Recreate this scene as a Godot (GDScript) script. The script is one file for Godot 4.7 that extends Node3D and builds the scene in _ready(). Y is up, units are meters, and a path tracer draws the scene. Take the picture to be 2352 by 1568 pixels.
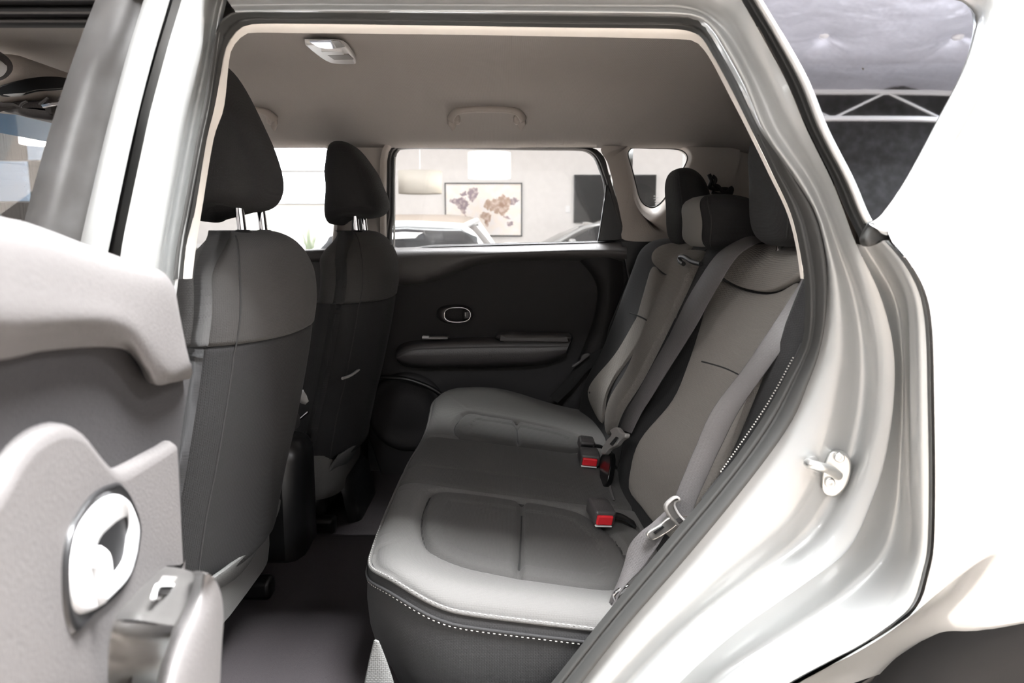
extends Node3D

var M := {}
var used := {}

func _ready() -> void:
	set_camera_and_light()
	make_materials()
	build_room()
	build_car_body()
	build_headliner()
	build_far_side()
	build_floor()
	build_front_seats()
	build_rear_bench()
	build_belts()
	build_near_doors()
	build_cabin_details()
	build_showroom_things()


# ---------- camera, light, exposure ----------
func set_camera_and_light() -> void:
	var cam := Camera3D.new()
	cam.name = "camera"
	add_child(cam)
	cam.position = Vector3(0, 1.17, 1.0)
	cam.rotation_degrees = Vector3(-8.5, 0, 0)
	cam.near = 0.05
	cam.far = 200.0
	var attr := CameraAttributesPhysical.new()
	attr.frustum_focal_length = 26.02
	attr.frustum_focus_distance = 1.75
	attr.exposure_aperture = 5.6
	cam.attributes = attr
	cam.current = true
	var env := Environment.new()
	var sky := Sky.new()
	var sm := ProceduralSkyMaterial.new()
	sm.sky_top_color = Color(0.84, 0.88, 0.94)
	sm.sky_horizon_color = Color(0.95, 0.96, 0.98)
	sm.ground_bottom_color = Color(0.42, 0.42, 0.42)
	sm.ground_horizon_color = Color(0.7, 0.72, 0.74)
	sm.energy_multiplier = 1.0
	sky.sky_material = sm
	env.background_mode = Environment.BG_SKY
	env.sky = sky
	env.background_energy_multiplier = 7.0
	env.tonemap_mode = Environment.TONE_MAPPER_LINEAR
	env.tonemap_exposure = 2.2
	env.sdfgi_enabled = true
	env.ssao_enabled = true
	env.ssil_enabled = true
	var we := WorldEnvironment.new()
	we.name = "world"
	we.environment = env
	add_child(we)


# ---------- naming and tagging ----------
func numbered(called: String) -> String:
	if not used.has(called):
		used[called] = 0
		return called
	used[called] += 1
	return "%s_%03d" % [called, used[called]]

func tag(o: Node3D, label: String, category: String, group := "", kind := "") -> Node3D:
	if label: o.set_meta("label", label)
	if category: o.set_meta("category", category)
	if group: o.set_meta("group", group)
	if kind: o.set_meta("kind", kind)
	return o

func thing(called: String, label: String, category: String, at := Vector3.ZERO, group := "") -> Node3D:
	var o := Node3D.new()
	o.name = numbered(called)
	add_child(o)
	o.position = at
	tag(o, label, category, group, "thing")
	return o

# shapes are modelled in car coordinates; each mesh is set back by where its thing stands
func obj(called: String, st: SurfaceTool, m: Material, parent: Node3D = null) -> MeshInstance3D:
	st.index()
	return put(called, st.commit(), m, parent)

func put(called: String, mesh: Mesh, m: Material, parent: Node3D = null) -> MeshInstance3D:
	var o := MeshInstance3D.new()
	o.mesh = mesh
	o.material_override = m
	if parent == null:
		o.name = numbered(called)
		add_child(o)
	else:
		o.name = called
		parent.add_child(o, true)
		var x := Transform3D()
		var q: Node = parent
		while q != self:
			x = (q as Node3D).transform * x
			q = q.get_parent()
		o.transform = x.affine_inverse()
	return o

func struct(called: String, st: SurfaceTool, m: Material, label := "") -> MeshInstance3D:
	var o := obj(called, st, m)
	o.set_meta("kind", "structure")
	if label: o.set_meta("label", label)
	return o


# ---------- shapes ----------
func mb() -> SurfaceTool:
	var st := SurfaceTool.new()
	st.begin(Mesh.PRIMITIVE_TRIANGLES)
	st.set_smooth_group(0)
	return st

func done(st: SurfaceTool) -> SurfaceTool:
	st.generate_normals()
	return st

func tri(st: SurfaceTool, a: Vector3, b: Vector3, c: Vector3) -> void:
	st.add_vertex(a)
	st.add_vertex(b)
	st.add_vertex(c)

func quad(st: SurfaceTool, a: Vector3, b: Vector3, c: Vector3, d: Vector3) -> void:
	tri(st, a, b, c)
	tri(st, a, c, d)

func grid(st: SurfaceTool, rows: Array, wrap_row := false, wrap_all := false) -> void:
	var n := rows.size()
	for i in (n if wrap_all else n - 1):
		var a: Array = rows[i]
		var b: Array = rows[(i + 1) % n]
		var w := a.size()
		for j in (w if wrap_row else w - 1):
			var k := (j + 1) % w
			quad(st, a[j], a[k], b[k], b[j])

func cr(p0: Vector3, p1: Vector3, p2: Vector3, p3: Vector3, t: float) -> Vector3:
	return p1.cubic_interpolate(p2, p0, p3, t)

# Catmull-Rom through the points, then n points evenly along it
func curve(pts: Array, n: int, closed := false) -> Array:
	var dense: Array = []
	var m := pts.size()
	for i in (m if closed else m - 1):
		var p0: Vector3 = pts[(i - 1 + m) % m] if closed else pts[maxi(i - 1, 0)]
		var p1: Vector3 = pts[i]
		var p2: Vector3 = pts[(i + 1) % m]
		var p3: Vector3 = pts[(i + 2) % m] if closed else pts[mini(i + 2, m - 1)]
		for k in 10:
			dense.append(cr(p0, p1, p2, p3, k / 10.0))
	dense.append(pts[0] if closed else pts[m - 1])
	var acc: Array = [0.0]
	for i in range(1, dense.size()):
		acc.append(acc[i - 1] + (dense[i] as Vector3).distance_to(dense[i - 1]))
	var total: float = acc[acc.size() - 1]
	var out: Array = []
	var j := 0
	var cnt := n if closed else n - 1
	for i in n:
		var want := total * i / cnt
		while j < dense.size() - 2 and acc[j + 1] < want:
			j += 1
		var span: float = maxf(acc[j + 1] - acc[j], 1e-9)
		out.append((dense[j] as Vector3).lerp(dense[j + 1], clampf((want - acc[j]) / span, 0, 1)))
	return out

# a curve sampled at given heights, so that neighbouring curves keep level with one another
func skin(st: SurfaceTool, curves: Array, n: int, sub := 1, closed := false) -> void:
	var rs: Array = []
	for c in curves:
		rs.append(curve(c, n, closed))
	var rows: Array = []
	for i in rs.size() - 1:
		for k in sub:
			var t := float(k) / sub
			var row: Array = []
			for j in n:
				row.append(cr(rs[maxi(i - 1, 0)][j], rs[i][j], rs[i + 1][j], rs[mini(i + 2, rs.size() - 1)][j], t))
			rows.append(row)
	rows.append(rs[rs.size() - 1])
	grid(st, rows, closed)

func normal_of(ring: Array) -> Vector3:
	var s := Vector3.ZERO
	for i in ring.size():
		s += (ring[i] as Vector3).cross(ring[(i + 1) % ring.size()])
	return s.normalized()

func cap(st: SurfaceTool, ring: Array) -> void:
	var nrm := normal_of(ring)
	if nrm.length() < 0.5: return
	var ux := nrm.cross(Vector3.UP if absf(nrm.y) < 0.9 else Vector3.RIGHT).normalized()
	var uy := nrm.cross(ux)
	var p := PackedVector2Array()
	for v: Vector3 in ring:
		p.append(Vector2(v.dot(ux), v.dot(uy)))
	var t := Geometry2D.triangulate_polygon(p)
	st.set_smooth_group(-1)
	for i in range(0, t.size(), 3):
		tri(st, ring[t[i]], ring[t[i + 1]], ring[t[i + 2]])
	st.set_smooth_group(0)

func inset(ring: Array, nrm: Vector3, d: float) -> Array:
	var out: Array = []
	var m := ring.size()
	for i in m:
		var tng := ((ring[(i + 1) % m] as Vector3) - (ring[(i - 1 + m) % m] as Vector3)).normalized()
		out.append((ring[i] as Vector3) + nrm.cross(tng).normalized() * d)
	return out

# a plate with rounded edges: outline (closed), grown along dir by thick, edge radius r
func slab(st: SurfaceTool, outline: Array, dir: Vector3, r: float, n := 48, smooth := true) -> void:
	var ring: Array = curve(outline, n, true) if smooth else outline
	var nrm := normal_of(ring)
	var d := dir.normalized()
	var th := dir.length()
	var rows: Array = [ring]
	for k in 5:
		var a := k / 4.0 * PI / 2
		var up := d * (th - r + r * sin(a))
		var rr := inset(ring, nrm, r * (1 - cos(a)))
		var row: Array = []
		for v: Vector3 in rr: row.append(v + up)
		rows.append(row)
	grid(st, rows, true)
	cap(st, rows[rows.size() - 1])
	cap(st, ring)

func tube(st: SurfaceTool, path: Array, r: float, segs := 8, closed := false, r2 := -1.0) -> void:
	var rows: Array = []
	var m := path.size()
	var prev := Vector3.ZERO
	for i in m:
		var a: Vector3 = path[(i - 1 + m) % m] if closed else path[maxi(i - 1, 0)]
		var b: Vector3 = path[(i + 1) % m] if closed else path[mini(i + 1, m - 1)]
		var t := (b - a).normalized()
		var x := prev
		if i == 0:
			x = t.cross(Vector3.UP if absf(t.y) < 0.9 else Vector3.RIGHT).normalized()
		x = (x - t * x.dot(t)).normalized()
		prev = x
		var y := t.cross(x)
		var rr := r if r2 < 0 else lerpf(r, r2, float(i) / (m - 1))
		var row: Array = []
		for k in segs:
			var g := TAU * k / segs
			row.append((path[i] as Vector3) + (x * cos(g) + y * sin(g)) * rr)
		rows.append(row)
	grid(st, rows, true, closed)
	if not closed:
		cap(st, rows[0])
		cap(st, rows[m - 1])

# a strap between two edge curves, with thickness
func strap(st: SurfaceTool, left: Array, right: Array, th: float, n := 40) -> void:
	var a := curve(left, n)
	var b := curve(right, n)
	var rows: Array = []
	for i in n:
		var t: Vector3 = ((a[mini(i + 1, n - 1)] as Vector3) - (a[maxi(i - 1, 0)] as Vector3)).normalized()
		var w: Vector3 = ((b[i] as Vector3) - (a[i] as Vector3))
		var nn := t.cross(w).normalized() * th * 0.5
		rows.append([a[i] + nn, (a[i] as Vector3).lerp(b[i], 0.5) + nn, b[i] + nn, b[i] + w.normalized() * th * 0.4, b[i] - nn, a[i] - nn, a[i] - w.normalized() * th * 0.4])
	grid(st, rows, true)
	cap(st, rows[0])
	cap(st, rows[n - 1])

func rrect(w: float, h: float, r: float, seg := 4) -> Array:
	var out: Array = []
	for q in 4:
		var c := Vector2((w / 2 - r) * [1, -1, -1, 1][q], (h / 2 - r) * [1, 1, -1, -1][q])
		for k in seg + 1:
			var a := PI / 2 * (q + float(k) / seg)
			out.append(c + Vector2(cos(a), sin(a)) * r)
	return out

# box with rounded edges
func rbox(st: SurfaceTool, size: Vector3, r: float, x: Transform3D) -> void:
	r = minf(r, minf(size.x, minf(size.y, size.z)) * 0.499)
	var rows: Array = []
	for k in 8:
		var a := -PI / 2 + PI / 2 * (k / 3.0) if k < 4 else PI / 2 * ((k - 4) / 3.0)
		var z := (-size.z / 2 + r if k < 4 else size.z / 2 - r) + r * sin(a)
		var ins := r * (1 - cos(a))
		var row: Array = []
		for p: Vector2 in rrect(size.x - 2 * ins, size.y - 2 * ins, maxf(r - ins, 0.0001)):
			row.append(x * Vector3(p.x, p.y, z))
		rows.append(row)
	grid(st, rows, true)
	cap(st, rows[0])
	cap(st, rows[7])

func box_at(size: Vector3, at: Vector3, r := 0.003, turn := Vector3.ZERO) -> SurfaceTool:
	var st := mb()
	rbox(st, size, r, Transform3D(Basis.from_euler(turn), at))
	return done(st)

# plain crisp box
func slabbox(st: SurfaceTool, lo: Vector3, hi: Vector3) -> void:
	st.set_smooth_group(-1)
	var p: Array = []
	for i in 8:
		p.append(Vector3(hi.x if i & 1 else lo.x, hi.y if i & 2 else lo.y, hi.z if i & 4 else lo.z))
	for f in [[0, 1, 3, 2], [5, 4, 6, 7], [4, 0, 2, 6], [1, 5, 7, 3], [2, 3, 7, 6], [4, 5, 1, 0]]:
		quad(st, p[f[0]], p[f[1]], p[f[2]], p[f[3]])

# lathe: profile of (radius, along) turned about the axis from at
func lathe(st: SurfaceTool, profile: Array, at: Vector3, axis: Vector3, segs := 24, squash := 1.0) -> void:
	var x := axis.cross(Vector3.UP if absf(axis.y) < 0.9 else Vector3.RIGHT).normalized()
	var y := axis.cross(x).normalized()
	var rows: Array = []
	for p: Vector2 in profile:
		var row: Array = []
		for k in segs:
			var g := TAU * k / segs
			row.append(at + axis * p.y + (x * cos(g) + y * sin(g) * squash) * p.x)
		rows.append(row)
	grid(st, rows, true)

# ring frame between an outer and an inner outline, standing proud along dir, rounded section
func ring_frame(st: SurfaceTool, outer: Array, inner: Array, dir: Vector3, n := 64, smooth := true, back := 0.0) -> void:
	var a: Array = curve(outer, n, true) if smooth else outer
	var b: Array = curve(inner, n, true) if smooth else inner
	var rows: Array = []
	for k in 9:
		var t := k / 8.0
		var h := sin(PI * clampf(t, 0, 1))
		h = pow(h, 0.6)
		var row: Array = []
		for j in n:
			row.append((a[j] as Vector3).lerp(b[j], t) + dir * h)
		rows.append(row)
	if back != 0.0:
		var row2: Array = []
		for j in n: row2.append((b[j] as Vector3) - dir.normalized() * back)
		rows.append(row2)
	grid(st, rows, true)

# more rings in between, along smooth curves
func finer(rings: Array, sub: int) -> Array:
	var out: Array = []
	var m := rings.size()
	for i in m - 1:
		for k in sub:
			var row: Array = []
			for j in rings[i].size():
				row.append(cr(rings[maxi(i - 1, 0)][j], rings[i][j], rings[i + 1][j], rings[mini(i + 2, m - 1)][j], float(k) / sub))
			out.append(row)
	out.append(rings[m - 1])
	return out

# lofts rings (each closed) and closes both ends
func loft(st: SurfaceTool, rings: Array, ends := true) -> void:
	grid(st, rings, true)
	if ends:
		cap(st, rings[0])
		cap(st, rings[rings.size() - 1])

# ---------- materials ----------
func mat(called: String, c: Color, rough: float, metal := 0.0) -> StandardMaterial3D:
	var m := StandardMaterial3D.new()
	m.resource_name = called
	m.albedo_color = c
	m.roughness = rough
	m.metallic = metal
	M[called] = m
	return m

func noise_tex(freq: float, s: int, size := 256, as_normal := false, bump := 4.0, ramp: Gradient = null) -> NoiseTexture2D:
	var n := FastNoiseLite.new()
	n.seed = s
	n.frequency = freq
	n.fractal_octaves = 4
	var t := NoiseTexture2D.new()
	t.width = size
	t.height = size
	t.seamless = true
	t.noise = n
	t.as_normal_map = as_normal
	t.bump_strength = bump
	if ramp: t.color_ramp = ramp
	return t

func two(a: Color, b: Color) -> Gradient:
	var g := Gradient.new()
	g.set_color(0, a)
	g.set_color(1, b)
	return g

func weave_normal(size: int, threads: int, strength: float) -> ImageTexture:
	var im := Image.create(size, size, false, Image.FORMAT_RGBA8)
	var rng := RandomNumberGenerator.new()
	rng.seed = 7
	for y in size:
		for x in size:
			var u := float(x) / size * threads
			var v := float(y) / size * threads
			var over := (int(u) + int(v)) % 2 == 0
			var h := absf(sin(PI * (v if over else u))) * 0.7 + rng.randf() * 0.3
			im.set_pixel(x, y, Color(h, h, h))
	im.bump_map_to_normal_map(strength)
	return ImageTexture.create_from_image(im)

func tri_map(m: StandardMaterial3D, scale: float) -> void:
	m.uv1_triplanar = true
	m.uv1_scale = Vector3.ONE * scale

func make_materials() -> void:
	var weave := weave_normal(128, 16, 3.0)
	var grain := noise_tex(0.09, 3, 256, true, 3.0)
	var mottle := noise_tex(0.02, 5, 256, false, 1.0, two(Color(0.86, 0.86, 0.86), Color(1, 1, 1)))
	var speck := noise_tex(0.25, 9, 256, false, 1.0, two(Color(0.72, 0.72, 0.72), Color(1, 1, 1)))
	# car paint
	var p := mat("silver_paint", Color(0.60, 0.605, 0.60), 0.36, 0.35)
	p.clearcoat_enabled = true
	p.clearcoat = 1.0
	p.clearcoat_roughness = 0.04
	p = mat("rubber", Color(0.19, 0.19, 0.185), 0.55)
	p = mat("black_rubber", Color(0.05, 0.05, 0.055), 0.5)
	p = mat("black_film", Color(0.33, 0.33, 0.33), 0.3)
	p.albedo_texture = noise_tex(0.012, 21, 256, false, 1.0, two(Color(0.7, 0.68, 0.66), Color(1, 1, 1)))  # mottled grey in the colour imitates reflections on the black film
	tri_map(p, 3.0)
	p = mat("cream_trim", Color(0.86, 0.84, 0.81), 0.6)
	# cabin
	p = mat("headliner_cloth", Color(0.77, 0.745, 0.72), 0.95)
	p.albedo_texture = speck
	p.normal_enabled = true
	p.normal_texture = weave
	p.normal_scale = 0.3
	tri_map(p, 14.0)
	p = mat("grey_trim", Color(0.68, 0.65, 0.62), 0.5)
	p.normal_enabled = true
	p.normal_texture = grain
	p.normal_scale = 0.25
	tri_map(p, 9.0)
	p = mat("dark_plastic", Color(0.25, 0.24, 0.24), 0.42)
	p.normal_enabled = true
	p.normal_texture = grain
	p.normal_scale = 0.35
	tri_map(p, 9.0)
	p = mat("door_plastic", Color(0.315, 0.305, 0.302), 0.5)
	p.normal_enabled = true
	p.normal_texture = grain
	p.normal_scale = 0.3
	tri_map(p, 9.0)
	p = mat("door_insert", Color(0.125, 0.118, 0.122), 0.7)
	p.normal_enabled = true
	p.normal_texture = grain
	p.normal_scale = 0.4
	tri_map(p, 12.0)
	p = mat("black_plastic", Color(0.085, 0.085, 0.088), 0.34)
	p = mat("gloss_black", Color(0.045, 0.047, 0.05), 0.28)
	p = mat("seat_cloth", Color(0.375, 0.37, 0.362), 0.9)
	p.albedo_texture = speck
	p.normal_enabled = true
	p.normal_texture = weave
	p.normal_scale = 0.5
	p.rim_enabled = true
	p.rim = 0.2
	p.rim_tint = 0.5
	tri_map(p, 22.0)
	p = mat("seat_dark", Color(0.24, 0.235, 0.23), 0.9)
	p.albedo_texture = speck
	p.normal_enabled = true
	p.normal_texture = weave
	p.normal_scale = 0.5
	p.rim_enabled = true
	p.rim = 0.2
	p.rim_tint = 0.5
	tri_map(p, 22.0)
	p = mat("seat_centre", Color(0.29, 0.285, 0.278), 0.9)
	p.albedo_texture = speck
	p.normal_enabled = true
	p.normal_texture = weave
	p.normal_scale = 0.5
	p.rim_enabled = true
	p.rim = 0.2
	p.rim_tint = 0.5
	tri_map(p, 22.0)
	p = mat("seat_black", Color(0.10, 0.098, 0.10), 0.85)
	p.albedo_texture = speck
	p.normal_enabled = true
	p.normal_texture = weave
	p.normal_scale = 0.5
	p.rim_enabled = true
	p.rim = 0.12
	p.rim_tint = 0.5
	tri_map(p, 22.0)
	p = mat("seat_insert", Color(0.56, 0.54, 0.515), 0.95)
	p.albedo_texture = speck
	p.normal_enabled = true
	p.normal_texture = weave
	p.normal_scale = 1.0
	p.rim_enabled = true
	p.rim = 0.15
	tri_map(p, 16.0)
	p = mat("lit_front_cloth", Color(0.52, 0.51, 0.49), 0.9)  # paler copy of headrest cloth, light on the front put into its colour
	p.albedo_texture = speck
	tri_map(p, 22.0)
	p = mat("stitch", Color(0.66, 0.65, 0.63), 0.7)
	p = mat("seam_thread_and_shade", Color(0.15, 0.15, 0.15), 0.9)
	p = mat("belt_web", Color(0.33, 0.32, 0.32), 0.6)
	p.normal_enabled = true
	p.normal_texture = weave
	p.normal_scale = 0.6
	tri_map(p, 26.0)
	p = mat("grey_plastic", Color(0.55, 0.54, 0.53), 0.4)
	p = mat("plate_plastic", Color(0.25, 0.245, 0.24), 0.28)
	p = mat("carpet", Color(0.245, 0.225, 0.235), 1.0)
	p.albedo_texture = speck
	p.normal_enabled = true
	p.normal_texture = noise_tex(0.4, 12, 256, true, 8.0)
	tri_map(p, 10.0)
	p = mat("grey_flap", Color(0.34, 0.34, 0.335), 0.9)
	p.normal_enabled = true
	p.normal_texture = weave
	tri_map(p, 18.0)
	p = mat("red_plastic", Color(0.80, 0.16, 0.19), 0.35)
	p = mat("chrome", Color(0.86, 0.86, 0.87), 0.1, 1.0)
	p = mat("satin_metal", Color(0.78, 0.78, 0.77), 0.32, 0.9)
	p = mat("satin_silver", Color(0.80, 0.80, 0.80), 0.42, 0.3)
	p = mat("white_plastic", Color(0.86, 0.86, 0.86), 0.3)
	p = mat("glass", Color(0.92, 0.96, 0.95, 0.03), 0.0)
	p.metallic_specular = 0.3
	p.transparency = BaseMaterial3D.TRANSPARENCY_ALPHA
	p = mat("privacy_glass", Color(0.90, 0.92, 0.96, 0.93), 0.02, 1.0)
	p.transparency = BaseMaterial3D.TRANSPARENCY_ALPHA
	p = mat("shade_band", Color(0.02, 0.30, 0.43, 0.85), 0.4)
	p.backlight_enabled = true
	p.backlight = Color(0.04, 0.24, 0.33)
	p.transparency = BaseMaterial3D.TRANSPARENCY_ALPHA
	p = mat("dome_lens", Color(0.85, 0.88, 0.95), 0.15)
	# room
	p = mat("wall_paint", Color(0.86, 0.85, 0.84), 0.8)
	p.albedo_texture = noise_tex(0.05, 6, 256, false, 1.0, two(Color(0.97, 0.97, 0.97), Color(1, 1, 1)))
	p.uv1_world_triplanar = true
	tri_map(p, 0.5)
	p = mat("room_floor", Color(0.68, 0.635, 0.595), 0.3)
	p.albedo_texture = mottle
	p.uv1_world_triplanar = true
	tri_map(p, 0.4)
	p = mat("floor_joint", Color(0.42, 0.38, 0.35), 0.6)
	p = mat("insulation", Color(0.84, 0.85, 0.89), 0.3, 0.35)
	p.normal_enabled = true
	p.normal_texture = noise_tex(0.01, 31, 256, true, 6.0)
	p.normal_scale = 0.5
	p.uv1_world_triplanar = true
	tri_map(p, 0.6)
	p = mat("steel_white", Color(0.75, 0.75, 0.74), 0.5, 0.2)
	p = mat("concrete_dark", Color(0.20, 0.20, 0.20), 0.9)
	p.albedo_texture = noise_tex(0.03, 41, 256, false, 1.0, two(Color(0.5, 0.48, 0.45), Color(1, 1, 1)))
	tri_map(p, 0.7)
	p = mat("shade_cloth", Color(0.92, 0.91, 0.88), 0.9)
	p.backlight_enabled = true
	p.backlight = Color(0.5, 0.5, 0.48)
	p = mat("shade_beige", Color(0.74, 0.72, 0.68), 0.9)
	p = mat("lamp_glow", Color(1, 1, 1), 0.9)
	p.emission_enabled = true
	p.emission = Color(1.0, 0.97, 0.92)
	p.emission_energy_multiplier = 1.6
	p = mat("panel_glow", Color(1, 1, 1), 0.9)
	p.emission_enabled = true
	p.emission = Color(1.0, 0.985, 0.96)
	p.emission_energy_multiplier = 5.0
	p = mat("black_frame", Color(0.03, 0.03, 0.03), 0.4)
	p = mat("tv_screen", Color(0.06, 0.045, 0.04), 0.3)
	p.metallic_specular = 0.3
	p = mat("tan_top", Color(0.50, 0.46, 0.42), 0.9)
	p = mat("white_paint", Color(0.85, 0.86, 0.86), 0.25)
	p.clearcoat_enabled = true
	p = mat("tint_glass", Color(0.08, 0.085, 0.09, 0.8), 0.02)
	p.transparency = BaseMaterial3D.TRANSPARENCY_ALPHA
	p = mat("tire", Color(0.05, 0.05, 0.05), 0.85)
	p = mat("slat_grey", Color(0.44, 0.43, 0.42), 0.7)
	p = mat("slat_blue", Color(0.74, 0.82, 0.90), 0.5)
	p = mat("outdoor_wall", Color(0.66, 0.62, 0.57), 0.9)
	p = mat("foliage", Color(0.38, 0.40, 0.28), 0.9)
	p = mat("asphalt", Color(0.36, 0.36, 0.36), 0.9)

# ---------- showroom ----------
func build_room() -> void:
	var st := mb()
	slabbox(st, Vector3(-13.2, -0.2, -12.7), Vector3(9.2, 0.0, 8.2))
	var fl := struct("floor", done(st), M.room_floor)
	var k := 0
	# tile joints of the showroom floor
	for i in range(0, 22):
		st = mb()
		slabbox(st, Vector3(-13 + i, 0.0, -12.5), Vector3(-12.992 + i, 0.0015, 8.0))
		obj("joint", done(st), M.floor_joint, fl)
	# walls, with thickness
	st = mb()
	slabbox(st, Vector3(-13.2, 0, -12.7), Vector3(-4.95, 4.9, -12.5))
	slabbox(st, Vector3(-3.05, 0, -12.7), Vector3(9.2, 4.9, -12.5))
	slabbox(st, Vector3(-4.95, 0, -12.7), Vector3(-3.05, 0.55, -12.5))
	slabbox(st, Vector3(-4.95, 2.95, -12.7), Vector3(-3.05, 4.9, -12.5))
	struct("wall_back", done(st), M.wall_paint)
	st = mb()
	slabbox(st, Vector3(-13.2, 0, -12.5), Vector3(-13, 4.9, 8.0))
	struct("wall_left", done(st), M.wall_paint)
	st = mb()
	slabbox(st, Vector3(9, 0, -12.5), Vector3(9.2, 4.9, 8.0))
	struct("wall_right", done(st), M.wall_paint)
	st = mb()
	slabbox(st, Vector3(-13.2, 0, 8.0), Vector3(9.2, 2.7, 8.2))
	struct("wall_front", done(st), M.wall_paint)
	st = mb()
	slabbox(st, Vector3(-13.2, 2.7, 8.0), Vector3(9.2, 4.9, 8.2))
	struct("wall_front_upper", done(st), M.concrete_dark, "dark block band of wall under the ceiling")
	# insulated ceiling: vinyl-faced blanket sagging between pins
	st = mb()
	var rows: Array = []
	var xs: Array = []
	var zs: Array = []
	var w := -13.2
	while w < 9.2:
		xs.append(w)
		w += 0.035 if w > 1.2 and w < 5.4 else 0.14
	xs.append(9.2)
	w = -12.7
	while w < 8.2:
		zs.append(w)
		w += 0.035 if w > 4.6 and w < 8.1 else 0.14
	zs.append(8.2)
	for x: float in xs:
		var row: Array = []
		for z: float in zs:
			var cx := fposmod(x - 3.09 + 0.8, 1.6) - 0.8
			var cz := fposmod(z - 6.6 + 0.75, 1.5) - 0.75
			var r := sqrt(cx * cx + cz * cz)
			var a := atan2(cz, cx)
			var y := 4.62 + 0.15 * exp(-r / 0.22) + 0.020 * (absf(sin(a * 4.5 + 1.3 * sin(a * 2.0 + x * 0.3))) - 0.6) * smoothstep(0.0, 0.12, r) * exp(-r / 0.4) + 0.02 * sin(x * 2.1 + z) * sin(z * 1.7)
			row.append(Vector3(x, y, z))
		rows.append(row)
	grid(st, rows)
	var ce := struct("ceiling", done(st), M.insulation)
	# roof deck over the blanket
	st = mb()
	slabbox(st, Vector3(-13.2, 4.9, -12.7), Vector3(9.2, 5.0, 8.2))
	obj("roof_deck", done(st), M.concrete_dark, ce)
	# pins
	for i in range(6, 14):
		for j in range(8, 14):
			st = mb()
			var px := 3.09 + 1.6 * (i - 8)
			var pz := 6.6 + 1.5 * (j - 12)
			if px < 0.5 or pz < 1.0: continue
			lathe(st, [Vector2(0.0, -0.03), Vector2(0.05, -0.026), Vector2(0.07, 0.0), Vector2(0.0, 0.0)], Vector3(px, 4.735, pz), Vector3.UP, 12)
			obj("pin", done(st), M.white_plastic, ce)
	# open web joists under the ceiling behind and beside the car
	for zz: float in [7.2, 4.2]:
		var t := thing("roof_joist", ["white open-web roof joist nearest the dark wall band", "white open-web roof joist over the showroom aisle"][k], "joist", Vector3(2, 4.0, zz), "roof joists")
		k += 1
		for yy: float in [3.95, 4.29]:
			st = mb()
			rbox(st, Vector3(14.0, 0.05, 0.06), 0.006, Transform3D(Basis(), Vector3(2, yy, zz)))
			obj("chord", done(st), M.steel_white, t)
		for i in 20:
			st = mb()
			var x0 := -5.0 + i * 0.7
			var up := i % 2 == 0
			tube(st, [Vector3(x0, 3.95 if up else 4.29, zz), Vector3(x0 + 0.7, 4.29 if up else 3.95, zz)], 0.016, 6)
			obj("web_bar", done(st), M.steel_white, t)
	# ceiling light panels: a glowing face and an area light of the same size under it
	var spots := [Vector3(-2.6, 4.3, 2.2), Vector3(0.9, 4.3, 0.38), Vector3(3.6, 4.3, 0.8), Vector3(-0.4, 4.3, 5.2), Vector3(-6.5, 4.3, 3.0), Vector3(-2.6, 4.3, -3.6), Vector3(0.1, 4.3, -3.0), Vector3(-7.5, 4.3, -9.4), Vector3(-2.0, 4.3, -9.6), Vector3(3.2, 4.3, -9.6), Vector3(6.6, 4.3, -4.0), Vector3(6.2, 4.3, 6.0)]
	var where := ["over the open rear door", "close over the rear seat's door opening", "over the rear wheel of the silver hatchback", "between the hatchback and the dark wall band", "over the bonnet end of the hatchback", "beyond the far front door, by the convertible", "beyond the far rear door, by the parked cars", "nearest the patterned feature wall", "in front of the framed map", "in front of the television", "by the right-hand wall beyond the parked cars", "added out of view to brighten the ceiling the quarter glass mirrors"]
	var power := [6.0, 74.0, 16.0, 11.0, 6.0, 14.0, 22.0, 0.8, 0.8, 0.8, 4.0, 16.0]  # last panel is added to light the ceiling seen in the quarter glass
	for i in spots.size():
		var s: Vector3 = spots[i]
		var t := thing("ceiling_light", "square white ceiling light panel " + where[i], "light", s, "ceiling light panels")
		obj("housing", box_at(Vector3(1.26, 0.06, 1.26), s + Vector3(0, 0.035, 0), 0.01), M.white_plastic, t)
		obj("lamp_panel", box_at(Vector3(1.2, 0.012, 1.2), s, 0.003), M.panel_glow, t)
		var l := AreaLight3D.new()
		l.name = "panel_light"
		l.area_size = Vector2(1.2, 1.2)
		l.light_color = Color(0.985, 0.99, 1.0)
		l.light_energy = power[i]
		l.shadow_enabled = true
		l.area_range = 30.0
		t.add_child(l)
		l.position = Vector3(0, -0.03, 0)
		l.rotation_degrees = Vector3(-90, 0, 0)
	build_store_window()

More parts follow.
